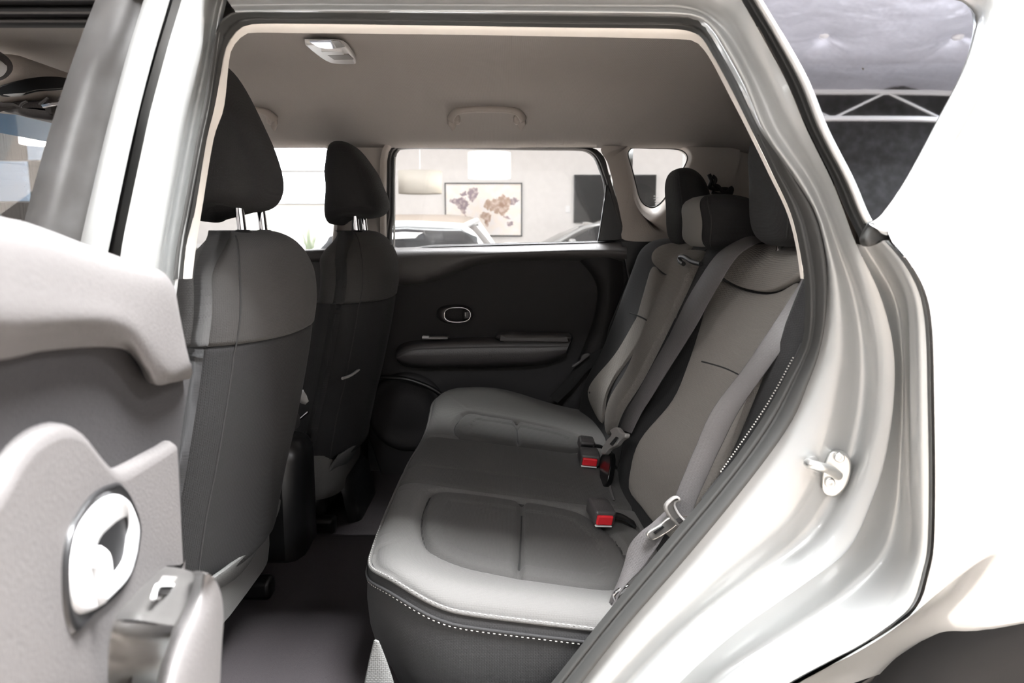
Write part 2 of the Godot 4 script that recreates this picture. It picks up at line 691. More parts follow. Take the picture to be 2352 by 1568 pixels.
func build_store_window() -> void:
	var w := Node3D.new()
	w.name = "window_1"
	add_child(w)
	w.position = Vector3(-4.0, 0.55, -12.6)
	w.set_meta("kind", "structure")
	for b in [[Vector3(-4.95, 0.55, -12.65), Vector3(-4.88, 2.95, -12.55)], [Vector3(-3.12, 0.55, -12.65), Vector3(-3.05, 2.95, -12.55)], [Vector3(-4.88, 2.88, -12.65), Vector3(-3.12, 2.95, -12.55)], [Vector3(-4.88, 0.55, -12.65), Vector3(-3.12, 0.62, -12.55)], [Vector3(-4.88, 2.2, -12.64), Vector3(-3.12, 2.25, -12.56)]]:
		var st := mb()
		slabbox(st, b[0], b[1])
		obj("frame", done(st), M.white_paint, w)
	var g := mb()
	slabbox(g, Vector3(-4.88, 0.62, -12.603), Vector3(-3.12, 2.88, -12.597))
	obj("pane", done(g), M.glass, w)
	# the yard outside
	g = mb()
	slabbox(g, Vector3(-30, -0.25, -45), Vector3(12, -0.05, -12.7))
	struct("ground", done(g), M.asphalt)
	var t := thing("outbuilding", "pale low building across the yard outside the shop window", "building", Vector3(-9, 0, -34))
	g = mb()
	slabbox(g, Vector3(-16, -0.05, -36), Vector3(-5, 2.4, -33))
	obj("wall", done(g), M.outdoor_wall, t)
	g = mb()
	slabbox(g, Vector3(-16.3, 2.4, -36.3), Vector3(-4.7, 2.6, -32.7))
	obj("roof", done(g), M.steel_white, t)
	var rng := RandomNumberGenerator.new()
	rng.seed = 5
	for i in 4:
		var c := Vector3(-10.6 + i * 1.0, 0.0, -26.0 - (i % 2))
		t = thing("bush", ["bare pale bush outside, first from the window frame", "bare pale bush outside, taller one in the row", "bare pale bush outside, third of the row", "bare pale bush outside, last of the row"][i], "bush", c, "bushes in the yard")
		g = mb()
		for q in 26:
			var a := rng.randf() * TAU
			var e := c + Vector3(cos(a) * rng.randf() * 0.6, 0.6 + rng.randf() * 1.1, sin(a) * rng.randf() * 0.5)
			tube(g, [c, c.lerp(e, 0.5) + Vector3(0, 0.12, 0), e], 0.02, 4, false, 0.006)
		obj("twigs", done(g), M.foliage, t).set_meta("kind", "stuff")

# ---------- car body ----------
func build_car_body() -> void:
	var car := thing("car", "silver hatchback body with its rear door opening and quarter window", "car", Vector3(0.3, 0.0, -0.88))
	var ro: Array = [Vector3(-0.5219, 1.0958, -0.16), Vector3(-0.5146, 1.1464, -0.165), Vector3(-0.5037, 1.2015, -0.17), Vector3(-0.4801, 1.31, -0.18), Vector3(-0.4683, 1.3596, -0.185), Vector3(-0.4535, 1.4398, -0.19), Vector3(-0.4481, 1.4742, -0.195), Vector3(-0.4397, 1.4908, -0.2), Vector3(-0.4224, 1.4997, -0.2), Vector3(-0.3989, 1.5016, -0.2), Vector3(-0.3186, 1.5003, -0.2), Vector3(-0.1178, 1.4991, -0.2), Vector3(0.083, 1.4971, -0.2), Vector3(0.217, 1.4952, -0.2), Vector3(0.2573, 1.494, -0.2), Vector3(0.2802, 1.4902, -0.2), Vector3(0.2954, 1.4807, -0.198), Vector3(0.3088, 1.4615, -0.195), Vector3(0.347, 1.3946, -0.185), Vector3(0.3814, 1.3237, -0.175), Vector3(0.4263, 1.2561, -0.165), Vector3(0.4618, 1.2004, -0.155), Vector3(0.4763, 1.1501, -0.147), Vector3(0.4829, 1.097, -0.142), Vector3(0.4832, 1.0466, -0.14), Vector3(0.4773, 0.9886, -0.14), Vector3(0.4669, 0.9465, -0.14), Vector3(0.4423, 0.8742, -0.14), Vector3(0.3833, 0.7819, -0.14), Vector3(0.2923, 0.6576, -0.14), Vector3(0.1947, 0.5362, -0.14), Vector3(0.1143, 0.4224, -0.14), Vector3(0.0398, 0.3166, -0.14)]
	var ri: Array = [Vector3(-0.5335, 1.0933, -0.2), Vector3(-0.5245, 1.1457, -0.2), Vector3(-0.509, 1.2024, -0.205), Vector3(-0.4874, 1.3142, -0.215), Vector3(-0.4739, 1.3652, -0.22), Vector3(-0.457, 1.4489, -0.23), Vector3(-0.4472, 1.4725, -0.235), Vector3(-0.4343, 1.4883, -0.24), Vector3(-0.4131, 1.4956, -0.24), Vector3(-0.3299, 1.4962, -0.24), Vector3(-0.122, 1.4936, -0.24), Vector3(0.086, 1.4903, -0.24), Vector3(0.2247, 1.489, -0.24), Vector3(0.2664, 1.4876, -0.24), Vector3(0.2874, 1.4837, -0.24), Vector3(0.2996, 1.4772, -0.238), Vector3(0.3097, 1.464, -0.235), Vector3(0.3442, 1.4021, -0.225), Vector3(0.3796, 1.3283, -0.21), Vector3(0.4136, 1.2587, -0.2), Vector3(0.44, 1.2013, -0.19), Vector3(0.4529, 1.1495, -0.18), Vector3(0.4624, 1.0949, -0.175), Vector3(0.4655, 1.0434, -0.17), Vector3(0.463, 0.9909, -0.17), Vector3(0.4414, 0.9406, -0.17), Vector3(0.4044, 0.8665, -0.17), Vector3(0.3461, 0.7754, -0.17), Vector3(0.2511, 0.651, -0.17), Vector3(0.154, 0.5227, -0.17), Vector3(0.0673, 0.4027, -0.17), Vector3(-0.0083, 0.3025, -0.17)]
	var rc: Array = [Vector3(-0.5375, 1.0907, -0.24), Vector3(-0.5275, 1.1449, -0.24), Vector3(-0.5144, 1.2034, -0.24), Vector3(-0.4902, 1.3177, -0.245), Vector3(-0.472, 1.37, -0.25), Vector3(-0.462, 1.4503, -0.26), Vector3(-0.4534, 1.4731, -0.265), Vector3(-0.441, 1.4865, -0.27), Vector3(-0.4237, 1.4913, -0.27), Vector3(-0.3384, 1.4906, -0.27), Vector3(-0.1252, 1.4886, -0.27), Vector3(0.0882, 1.4852, -0.27), Vector3(0.2306, 1.4825, -0.27), Vector3(0.2733, 1.4811, -0.27), Vector3(0.2947, 1.4798, -0.27), Vector3(0.3051, 1.4731, -0.265), Vector3(0.3217, 1.4517, -0.26), Vector3(0.3448, 1.4069, -0.25), Vector3(0.3825, 1.3316, -0.235), Vector3(0.4162, 1.2602, -0.22), Vector3(0.442, 1.2017, -0.205), Vector3(0.4559, 1.1493, -0.195), Vector3(0.4635, 1.0942, -0.185)]
	var ricut: Array = ri.slice(0, 23)
	# rubber weatherstrip: lip, groove, bulb
	var n := 150
	var a := curve(ri, n)
	var b := curve(ro, n)
	var st := mb()
	var rows: Array = []
	var prof := [[0.0, 0.0], [0.08, 0.012], [0.2, 0.016], [0.28, 0.006], [0.36, 0.016], [0.55, 0.026], [0.8, 0.022], [0.95, 0.008], [1.0, -0.004]]
	for q in prof:
		var row: Array = []
		for j in n:
			row.append((a[j] as Vector3).lerp(b[j], q[0]) + Vector3(0, 0, q[1]))
		rows.append(row)
	grid(st, rows)
	obj("door_seal", done(st), M.rubber, car).set_meta("label", "dark rubber door seal")
	# pale trim lip inside the seal
	st = mb()
	a = curve(rc, 110)
	b = curve(ricut, 110)
	rows = []
	for q in [[0.0, -0.006], [0.0, 0.0], [0.3, 0.006], [0.7, 0.005], [1.0, -0.002]]:
		var row: Array = []
		for j in 110: row.append((a[j] as Vector3).lerp(b[j], q[0]) + Vector3(0, 0, q[1]))
		rows.append(row)
	grid(st, rows)
	obj("pillar_trim", done(st), M.cream_trim, car).set_meta("label", "pale trim edge inside the seal")

	# painted jamb, pressed in ridges: from the seal outwards
	var ro2: Array = ro.slice(8)
	var j1: Array = [Vector3(-0.4149, 1.4952, -0.17), Vector3(-0.3105, 1.4964, -0.17), Vector3(-0.1148, 1.4958, -0.17), Vector3(0.0809, 1.4945, -0.17), Vector3(0.2114, 1.4933, -0.17), Vector3(0.2506, 1.4921, -0.17), Vector3(0.2764, 1.4884, -0.168), Vector3(0.2956, 1.4759, -0.165), Vector3(0.3149, 1.4498, -0.16), Vector3(0.3491, 1.3879, -0.15), Vector3(0.3785, 1.3194, -0.142), Vector3(0.4296, 1.2473, -0.132), Vector3(0.4568, 1.1996, -0.126), Vector3(0.4738, 1.1505, -0.122), Vector3(0.4953, 1.0719, -0.122), Vector3(0.5039, 0.9915, -0.122), Vector3(0.4962, 0.9232, -0.122), Vector3(0.4803, 0.8538, -0.122), Vector3(0.4521, 0.7866, -0.122), Vector3(0.4078, 0.7146, -0.122), Vector3(0.325, 0.6228, -0.122), Vector3(0.2298, 0.5212, -0.122), Vector3(0.1604, 0.4404, -0.122), Vector3(0.0827, 0.3381, -0.122)]
	var j2: Array = [Vector3(-0.4264, 1.5081, -0.185), Vector3(-0.3141, 1.5093, -0.185), Vector3(-0.1162, 1.5087, -0.185), Vector3(0.0818, 1.5081, -0.185), Vector3(0.2139, 1.5075, -0.185), Vector3(0.2535, 1.5068, -0.185), Vector3(0.2856, 1.4979, -0.18), Vector3(0.3112, 1.4804, -0.175), Vector3(0.3339, 1.4541, -0.17), Vector3(0.3685, 1.3898, -0.16), Vector3(0.4008, 1.3207, -0.152), Vector3(0.4502, 1.2481, -0.143), Vector3(0.4741, 1.2, -0.138), Vector3(0.4939, 1.1503, -0.135), Vector3(0.5258, 1.0707, -0.135), Vector3(0.5442, 0.9894, -0.135), Vector3(0.5484, 0.8994, -0.135), Vector3(0.5355, 0.8073, -0.135), Vector3(0.5085, 0.7423, -0.135), Vector3(0.4722, 0.6835, -0.135), Vector3(0.3857, 0.6089, -0.135), Vector3(0.2927, 0.5329, -0.135), Vector3(0.2091, 0.4437, -0.135), Vector3(0.1203, 0.3285, -0.135)]
	var j3: Array = [Vector3(-0.4245, 1.5129, -0.155), Vector3(-0.3056, 1.5141, -0.155), Vector3(-0.113, 1.5141, -0.155), Vector3(0.0796, 1.5141, -0.155), Vector3(0.208, 1.5141, -0.155), Vector3(0.2594, 1.5129, -0.155), Vector3(0.297, 1.5023, -0.15), Vector3(0.3191, 1.483, -0.146), Vector3(0.338, 1.4493, -0.14), Vector3(0.3762, 1.3841, -0.13), Vector3(0.4095, 1.3165, -0.12), Vector3(0.4506, 1.2458, -0.11), Vector3(0.4717, 1.1991, -0.106), Vector3(0.4902, 1.1509, -0.1), Vector3(0.5245, 1.0738, -0.1), Vector3(0.5471, 0.995, -0.1), Vector3(0.5527, 0.9078, -0.1), Vector3(0.5424, 0.8185, -0.1), Vector3(0.5252, 0.7554, -0.1), Vector3(0.4905, 0.6842, -0.1), Vector3(0.4053, 0.6152, -0.1), Vector3(0.3151, 0.5473, -0.1), Vector3(0.2342, 0.4661, -0.1), Vector3(0.1486, 0.3544, -0.1)]
	var j4: Array = [Vector3(-0.4292, 1.535, -0.13), Vector3(-0.2978, 1.535, -0.13), Vector3(-0.1101, 1.535, -0.13), Vector3(0.0776, 1.535, -0.13), Vector3(0.2027, 1.535, -0.13), Vector3(0.2779, 1.5321, -0.13), Vector3(0.3147, 1.5158, -0.125), Vector3(0.3284, 1.4966, -0.12), Vector3(0.362, 1.4408, -0.115), Vector3(0.3966, 1.3803, -0.11), Vector3(0.4248, 1.3139, -0.1), Vector3(0.4594, 1.2445, -0.09), Vector3(0.4791, 1.1986, -0.085), Vector3(0.4977, 1.1513, -0.08), Vector3(0.541, 1.0751, -0.085), Vector3(0.5661, 0.9974, -0.085), Vector3(0.5727, 0.9113, -0.085), Vector3(0.5661, 0.8233, -0.085), Vector3(0.5514, 0.7611, -0.085), Vector3(0.5213, 0.6837, -0.085), Vector3(0.4475, 0.6192, -0.085), Vector3(0.359, 0.5499, -0.085), Vector3(0.2795, 0.472, -0.085), Vector3(0.1921, 0.3655, -0.085)]
	st = mb()
	skin(st, [ro2, j1, j2, j3, j4], 130, 5)
	obj("door_jamb", done(st), M.silver_paint, car)
	var k4: Array = [Vector3(0.4977, 1.1513, -0.08), Vector3(0.5385, 1.0755, -0.08), Vector3(0.5635, 0.9982, -0.08), Vector3(0.57, 0.9125, -0.08), Vector3(0.5635, 0.8249, -0.08), Vector3(0.5489, 0.763, -0.08), Vector3(0.5189, 0.6859, -0.08), Vector3(0.4455, 0.6217, -0.08), Vector3(0.3574, 0.5528, -0.08), Vector3(0.2782, 0.4752, -0.08), Vector3(0.1912, 0.3692, -0.08)]
	var k45: Array = [Vector3(0.514, 1.1493, -0.085), Vector3(0.5699, 1.0738, -0.1), Vector3(0.5877, 0.995, -0.1), Vector3(0.5958, 0.9078, -0.1), Vector3(0.5994, 0.8185, -0.1), Vector3(0.5992, 0.7342, -0.1), Vector3(0.5839, 0.6661, -0.1), Vector3(0.5331, 0.6079, -0.1), Vector3(0.4673, 0.5563, -0.1), Vector3(0.3327, 0.4585, -0.1), Vector3(0.2516, 0.3544, -0.1)]
	var k5: Array = [Vector3(0.5097, 1.1507, -0.045), Vector3(0.5299, 1.122, -0.035), Vector3(0.5538, 1.0733, -0.035), Vector3(0.5634, 1.0053, -0.035), Vector3(0.5706, 0.9233, -0.035), Vector3(0.5839, 0.7799, -0.035), Vector3(0.5896, 0.7163, -0.035), Vector3(0.5849, 0.6789, -0.035), Vector3(0.5666, 0.6301, -0.035), Vector3(0.5315, 0.5946, -0.035), Vector3(0.4745, 0.5574, -0.035), Vector3(0.3696, 0.4912, -0.035), Vector3(0.2568, 0.4026, -0.035)]
	var k6: Array = [Vector3(0.5108, 1.157, -0.025), Vector3(0.532, 1.1278, -0.012), Vector3(0.5501, 1.0967, -0.008), Vector3(0.5615, 1.0669, -0.008), Vector3(0.5699, 1.0218, -0.008), Vector3(0.5778, 0.9483, -0.008), Vector3(0.5901, 0.8223, -0.008), Vector3(0.5963, 0.7255, -0.008), Vector3(0.5928, 0.685, -0.008), Vector3(0.5828, 0.6367, -0.008), Vector3(0.5615, 0.6096, -0.008), Vector3(0.5133, 0.5713, -0.008), Vector3(0.4641, 0.5423, -0.008), Vector3(0.4021, 0.504, -0.008), Vector3(0.2892, 0.4226, -0.008)]
	var k6a: Array = [Vector3(0.5081, 1.1545, -0.03), Vector3(0.5292, 1.1251, -0.02), Vector3(0.547, 1.0886, -0.012), Vector3(0.556, 1.0575, -0.012), Vector3(0.5624, 1.009, -0.012), Vector3(0.5701, 0.9287, -0.012), Vector3(0.5834, 0.7886, -0.012), Vector3(0.5879, 0.725, -0.012), Vector3(0.5841, 0.6865, -0.012), Vector3(0.5696, 0.638, -0.012), Vector3(0.5414, 0.6074, -0.012), Vector3(0.4897, 0.5696, -0.012), Vector3(0.4338, 0.5385, -0.012), Vector3(0.3841, 0.5042, -0.012), Vector3(0.2708, 0.4197, -0.012)]
	st = mb()
	skin(st, [k4, k45, k5], 100, 6)
	skin(st, [k5, k6a, k6], 100, 4)
	obj("jamb_flange", done(st), M.silver_paint, car)
	# shut line: the flange turns back, then the outer panel starts
	st = mb()
	rows = []
	for q in [[0.0, 0.0], [0.0025, -0.03], [0.005, -0.03], [0.0062, -0.002]]:
		var row: Array = []
		for v: Vector3 in curve(k6, 100): row.append(v + Vector3(q[0], 0, q[1]))
		rows.append(row)
	grid(st, rows)
	obj("shut_line", done(st), M.silver_paint, car)

	# outer quarter panel
	var q0: Array = []
	for v: Vector3 in [Vector3(0.6752, 1.5205, -0.085), Vector3(0.6717, 1.473, -0.078), Vector3(0.6559, 1.4076, -0.068), Vector3(0.6222, 1.3422, -0.058), Vector3(0.5902, 1.2765, -0.05), Vector3(0.5442, 1.2014, -0.036), Vector3(0.5159, 1.1676, -0.026)]:
		q0.append(v)
	for v: Vector3 in curve(k6, 30).slice(1):
		q0.append(v + Vector3(0.006, 0, 0.006))
	var q1 := curve([Vector3(0.80, 1.56, 0), Vector3(0.74, 1.36, 0), Vector3(0.66, 1.15, 0), Vector3(0.70, 0.95, 0), Vector3(0.70, 0.78, 0), Vector3(0.65, 0.60, 0), Vector3(0.60, 0.463, 0)], 36)
	var q2 := curve([Vector3(0.95, 1.56, 0), Vector3(0.9, 1.3, 0), Vector3(0.86, 1.0, 0), Vector3(0.83, 0.78, 0), Vector3(0.79, 0.62, 0), Vector3(0.75, 0.499, 0)], 36)
	var q3 := curve([Vector3(1.4, 1.56, 0), Vector3(1.4, 1.1, 0), Vector3(1.3, 0.75, 0), Vector3(1.1, 0.465, 0)], 36)
	st = mb()
	var cs: Array = [q0]
	for c: Array in [q1, q2, q3]:
		var o: Array = []
		for v: Vector3 in c: o.append(Vector3(v.x, v.y, side_z(v.y) - maxf(v.x - 0.85, 0) * 0.12))
		cs.append(o)
	skin(st, cs, 90, 8)
	obj("quarter_panel", done(st), M.silver_paint, car)
	# wheel arch lining and tyre edge below it
	st = mb()
	var arch: Array = [Vector3(0.45, 0.28, -0.14), Vector3(0.53, 0.39, -0.125), Vector3(0.597, 0.46, -0.105), Vector3(0.657, 0.48, -0.1), Vector3(0.711, 0.492, -0.098), Vector3(0.80, 0.501, -0.095), Vector3(0.9, 0.501, -0.095), Vector3(1.1, 0.463, -0.1), Vector3(1.25, 0.35, -0.12)]
	rows = []
	for q in [[0.004, 0.0], [-0.012, 0.002], [-0.02, -0.02], [-0.03, -0.30]]:
		var row: Array = []
		for v: Vector3 in curve(arch, 50): row.append(v + Vector3(0, q[0], q[1]))
		rows.append(row)
	grid(st, rows)
	obj("wheel_arch_liner", done(st), M.black_plastic, car)
	st = mb()
	lathe(st, [Vector2(0.18, -0.2), Vector2(0.26, -0.2), Vector2(0.30, -0.17), Vector2(0.315, -0.1), Vector2(0.30, -0.03), Vector2(0.26, -0.01), Vector2(0.2, -0.02), Vector2(0.0, -0.05)], Vector3(0.86, 0.315, -0.05), Vector3(0, 0, 1), 40)
	obj("wheel", done(st), M.tire, car)
	# fuel flap on the quarter panel, dark ring drawn for its shaded gap
	var ctr := Vector3(0.815, 0.93, side_z(0.93) + 0.001)
	st = mb()
	var ring: Array = []
	for i in 48:
		var an := TAU * i / 48
		var yy := ctr.y + 0.085 * sin(an)
		ring.append(Vector3(ctr.x + 0.10 * cos(an), yy, side_z(yy) + 0.003))
	tube(st, ring, 0.003, 6, true)
	obj("fuel_flap_gap_shade", done(st), M.black_rubber, car)
	st = mb()
	rows = []
	for f: float in [0.97, 0.9, 0.6, 0.3, 0.01]:
		var row: Array = []
		for i in 48:
			var an := TAU * i / 48
			var yy := ctr.y + 0.085 * sin(an) * f
			row.append(Vector3(ctr.x + 0.10 * cos(an) * f, yy, side_z(yy) + 0.005))
		rows.append(row)
	grid(st, rows, true)
	obj("fuel_flap", done(st), M.silver_paint, car)

	build_quarter_window(car)
	build_b_pillar(car)
	# striker on the jamb
	var sk := mb()
	slab(sk, [Vector3(0.5048, 0.8294, -0.128), Vector3(0.5228, 0.8266, -0.128), Vector3(0.5332, 0.8152, -0.128), Vector3(0.5348, 0.7917, -0.128), Vector3(0.5279, 0.7702, -0.128), Vector3(0.5136, 0.7565, -0.128), Vector3(0.4975, 0.7593, -0.128), Vector3(0.4912, 0.7723, -0.128), Vector3(0.4916, 0.7988, -0.128), Vector3(0.4971, 0.8202, -0.128)], Vector3(-0.004, 0, 0.012), 0.003, 40)
	var skp := obj("striker_plate", done(sk), M.satin_metal, car)
	for c: Vector3 in [Vector3(0.5097, 0.8214, -0.113), Vector3(0.4974, 0.7804, -0.113)]:
		sk = mb()
		lathe(sk, [Vector2(0.008, -0.004), Vector2(0.0078, 0.002), Vector2(0.006, 0.004), Vector2(0.003, 0.002), Vector2(0.0, 0.002)], c, Vector3(-0.3, 0, 0.95).normalized(), 16)
		obj("screw", done(sk), M.satin_metal, skp)
	sk = mb()
	tube(sk, curve([Vector3(0.5082, 0.7928, -0.11), Vector3(0.4851, 0.8093, -0.09), Vector3(0.4639, 0.818, -0.08), Vector3(0.4539, 0.8192, -0.085), Vector3(0.4567, 0.8171, -0.1), Vector3(0.4746, 0.8129, -0.122)], 24), 0.0075, 10)
	obj("striker_loop", done(sk), M.satin_metal, skp)

	# roof skin, tailgate and far outer side, so that the cabin is closed
	st = mb()
	rows = []
	for q in [[-0.13, 1.53], [-0.2, 1.60], [-0.4, 1.645], [-0.88, 1.67], [-1.36, 1.645], [-1.56, 1.60], [-1.66, 1.50]]:
		var row: Array = []
		for x: float in [-1.25, -0.9, -0.4, 0.1, 0.6, 1.0, 1.25]:
			row.append(Vector3(x, q[1] - 0.03 * pow(absf(x - 0.1), 2) - (0.03 if x > 1.1 else 0.0), q[0]))
		rows.append(row)
	grid(st, rows)
	obj("roof_panel", done(st), M.silver_paint, car)
	st = mb()
	rows = []
	for q in [[1.25, 1.56], [1.30, 1.3], [1.34, 1.1], [1.36, 0.8], [1.36, 0.3]]:
		var row: Array = []
		for z: float in [-0.1, -0.5, -0.88, -1.26, -1.68]: row.append(Vector3(q[0], q[1], z))
		rows.append(row)
	grid(st, rows)
	obj("tailgate", done(st), M.silver_paint, car)
	st = mb()
	slabbox(st, Vector3(-2.3, 0.22, -1.78), Vector3(1.36, 1.06, -1.70))
	slabbox(st, Vector3(0.36, 1.06, -1.76), Vector3(0.43, 1.55, -1.70))
	slabbox(st, Vector3(0.62, 1.06, -1.76), Vector3(1.36, 1.55, -1.70))
	obj("far_outer_side", done(st), M.silver_paint, car)
	# sill under the door opening, and floor pan
	st = mb()
	slabbox(st, Vector3(-2.2, 0.18, -1.75), Vector3(1.36, 0.24, -0.12))
	obj("floor_pan", done(st), M.black_plastic, car)
	st = mb()
	rbox(st, Vector3(2.4, 0.14, 0.12), 0.03, Transform3D(Basis(), Vector3(-0.8, 0.29, -0.12)))
	obj("sill", done(st), M.silver_paint, car)

func side_z(y: float) -> float:
	var pts := [[0.40, -0.12], [0.5, -0.095], [0.6, -0.05], [0.70, 0.0], [0.74, 0.019], [0.765, 0.023], [0.80, 0.02], [0.95, 0.012], [1.08, -0.004], [1.16, -0.024], [1.36, -0.07], [1.6, -0.12]]
	for i in pts.size() - 1:
		if y <= pts[i + 1][0]:
			return lerpf(pts[i][1], pts[i + 1][1], clampf((y - pts[i][0]) / (pts[i + 1][0] - pts[i][0]), 0, 1))
	return pts[pts.size() - 1][1]

func build_quarter_window(car: Node3D) -> void:
	# dark channel between the jamb and the glass, with its foot
	var d0: Array = [Vector3(0.3061, 1.5376, -0.12), Vector3(0.3282, 1.4952, -0.115), Vector3(0.3618, 1.4383, -0.105), Vector3(0.3949, 1.3784, -0.1), Vector3(0.4234, 1.3126, -0.09), Vector3(0.4577, 1.2438, -0.08), Vector3(0.4778, 1.1983, -0.075), Vector3(0.4963, 1.1589, -0.066)]
	var d1: Array = [Vector3(0.3182, 1.5409, -0.13), Vector3(0.3399, 1.4981, -0.125), Vector3(0.3738, 1.4408, -0.115), Vector3(0.4079, 1.3803, -0.11), Vector3(0.4354, 1.3139, -0.1), Vector3(0.4714, 1.2445, -0.09), Vector3(0.4908, 1.1985, -0.083), Vector3(0.5047, 1.1638, -0.07)]
	var d2: Array = [Vector3(0.3211, 1.535, -0.112), Vector3(0.3431, 1.4928, -0.107), Vector3(0.3761, 1.4366, -0.098), Vector3(0.4098, 1.3765, -0.09), Vector3(0.4361, 1.3113, -0.08), Vector3(0.472, 1.2431, -0.07), Vector3(0.4911, 1.198, -0.062), Vector3(0.5018, 1.176, -0.058)]
	var st := mb()
	skin(st, [d0, d1, d2], 60, 4)
	var ch := obj("window_channel", done(st), M.rubber, car)
	ch.set_meta("label", "dark rubber strip along the quarter glass")
	st = mb()
	slab(st, [Vector3(0.4929, 1.159, -0.06), Vector3(0.5024, 1.1809, -0.06), Vector3(0.5074, 1.1797, -0.06), Vector3(0.514, 1.1748, -0.06), Vector3(0.5216, 1.1712, -0.06), Vector3(0.527, 1.1651, -0.06), Vector3(0.5288, 1.1571, -0.06), Vector3(0.5168, 1.1528, -0.06), Vector3(0.5071, 1.1498, -0.06), Vector3(0.4985, 1.1485, -0.06)], Vector3(0, 0, 0.018), 0.005, 40)
	obj("channel_foot", done(st), M.rubber, ch)
	var w := Node3D.new()
	w.name = "quarter_window"
	car.add_child(w, true)
	w.position = Vector3(0.25, 1.3, 0.8)
	# glass
	st = mb()
	var gl: Array = [Vector3(0.3244, 1.5311, -0.1), Vector3(0.347, 1.489, -0.094), Vector3(0.3803, 1.434, -0.087), Vector3(0.4133, 1.3747, -0.08), Vector3(0.4407, 1.3104, -0.073), Vector3(0.4776, 1.2428, -0.066), Vector3(0.4972, 1.1979, -0.0605), Vector3(0.5029, 1.1834, -0.06), Vector3(0.512, 1.1846, -0.06), Vector3(0.5255, 1.1973, -0.0605), Vector3(0.5564, 1.2446, -0.0655), Vector3(0.6002, 1.3297, -0.0755), Vector3(0.6324, 1.3963, -0.083), Vector3(0.6479, 1.456, -0.0895), Vector3(0.6468, 1.4684, -0.0905), Vector3(0.6385, 1.4791, -0.0915), Vector3(0.6191, 1.4887, -0.093), Vector3(0.562, 1.4948, -0.094), Vector3(0.4891, 1.5129, -0.097)]
	var gc := Vector3.ZERO
	var go: Array = curve(gl, 80, true)
	for v: Vector3 in go: gc += v / 80.0
	var grows: Array = []
	for f: float in [1.0, 0.8, 0.6, 0.4, 0.2, 0.01]:
		var grow: Array = []
		for v: Vector3 in go:
			var p := gc.lerp(v, f)
			grow.append(Vector3(p.x, p.y, -0.061 - 0.104 * (p.y - 1.185) + 0.012 * (p.x - 0.5) - 0.03 * pow(p.x - 0.5, 2) - 0.03 * pow(p.y - 1.35, 2)))
		grows.append(grow)
	grid(st, grows, true)
	obj("pane", done(st), M.privacy_glass, w)
	# bright bead down the leading edge
	st = mb()
	strap(st, [Vector3(0.3203, 1.5327, -0.105), Vector3(0.3421, 1.4908, -0.1), Vector3(0.3746, 1.4347, -0.09), Vector3(0.4072, 1.3747, -0.08), Vector3(0.4341, 1.3103, -0.072), Vector3(0.4697, 1.2425, -0.062), Vector3(0.4889, 1.1978, -0.056), Vector3(0.4973, 1.1808, -0.053)], [Vector3(0.3256, 1.5311, -0.1), Vector3(0.347, 1.489, -0.094), Vector3(0.3805, 1.4337, -0.086), Vector3(0.4134, 1.3741, -0.077), Vector3(0.4402, 1.3099, -0.069), Vector3(0.4755, 1.2424, -0.06), Vector3(0.4947, 1.1977, -0.054), Vector3(0.5021, 1.1833, -0.052)], 0.008, 50)
	obj("edge_bead", done(st), M.satin_metal, w)
	# painted flange round the other edges: rolls from the glass out to the panel
	var f0: Array = [Vector3(0.4905, 1.5139, -0.1), Vector3(0.564, 1.4971, -0.098), Vector3(0.6202, 1.4893, -0.095), Vector3(0.64, 1.4798, -0.094), Vector3(0.6483, 1.4691, -0.093), Vector3(0.6494, 1.4567, -0.092), Vector3(0.6341, 1.397, -0.086), Vector3(0.6016, 1.3301, -0.078), Vector3(0.5577, 1.2448, -0.068), Vector3(0.5267, 1.1974, -0.063), Vector3(0.513, 1.1846, -0.062), Vector3(0.5053, 1.1821, -0.061)]
	var f1: Array = [Vector3(0.483, 1.5205, -0.085), Vector3(0.5608, 1.5114, -0.083), Vector3(0.6228, 1.502, -0.08), Vector3(0.6466, 1.4844, -0.078), Vector3(0.6518, 1.4668, -0.076), Vector3(0.6503, 1.4434, -0.074), Vector3(0.6344, 1.3799, -0.068), Vector3(0.6029, 1.3145, -0.06), Vector3(0.5588, 1.2328, -0.05), Vector3(0.5266, 1.1861, -0.044), Vector3(0.5098, 1.1783, -0.042), Vector3(0.4977, 1.1783, -0.042)]
	var f2: Array = [Vector3(0.4784, 1.5525, -0.08), Vector3(0.5596, 1.5452, -0.075), Vector3(0.6424, 1.5275, -0.072), Vector3(0.6597, 1.4927, -0.068), Vector3(0.663, 1.4696, -0.066), Vector3(0.6599, 1.4262, -0.062), Vector3(0.6404, 1.3649, -0.056), Vector3(0.6089, 1.3033, -0.05), Vector3(0.5638, 1.2234, -0.04), Vector3(0.5299, 1.1789, -0.034), Vector3(0.5151, 1.17, -0.032), Vector3(0.5036, 1.1735, -0.036)]
	var f3: Array = [Vector3(0.4817, 1.5729, -0.09), Vector3(0.572, 1.5673, -0.09), Vector3(0.6605, 1.5487, -0.085), Vector3(0.6803, 1.4963, -0.08), Vector3(0.68, 1.467, -0.077), Vector3(0.6742, 1.42, -0.072), Vector3(0.6512, 1.3604, -0.063), Vector3(0.6167, 1.2962, -0.054), Vector3(0.5707, 1.2177, -0.044), Vector3(0.5342, 1.1747, -0.036), Vector3(0.5192, 1.164, -0.032), Vector3(0.5114, 1.1664, -0.036)]
	st = mb()
	skin(st, [f0, f1, f2, f3], 80, 5)
	obj("window_flange", done(st), M.silver_paint, w)

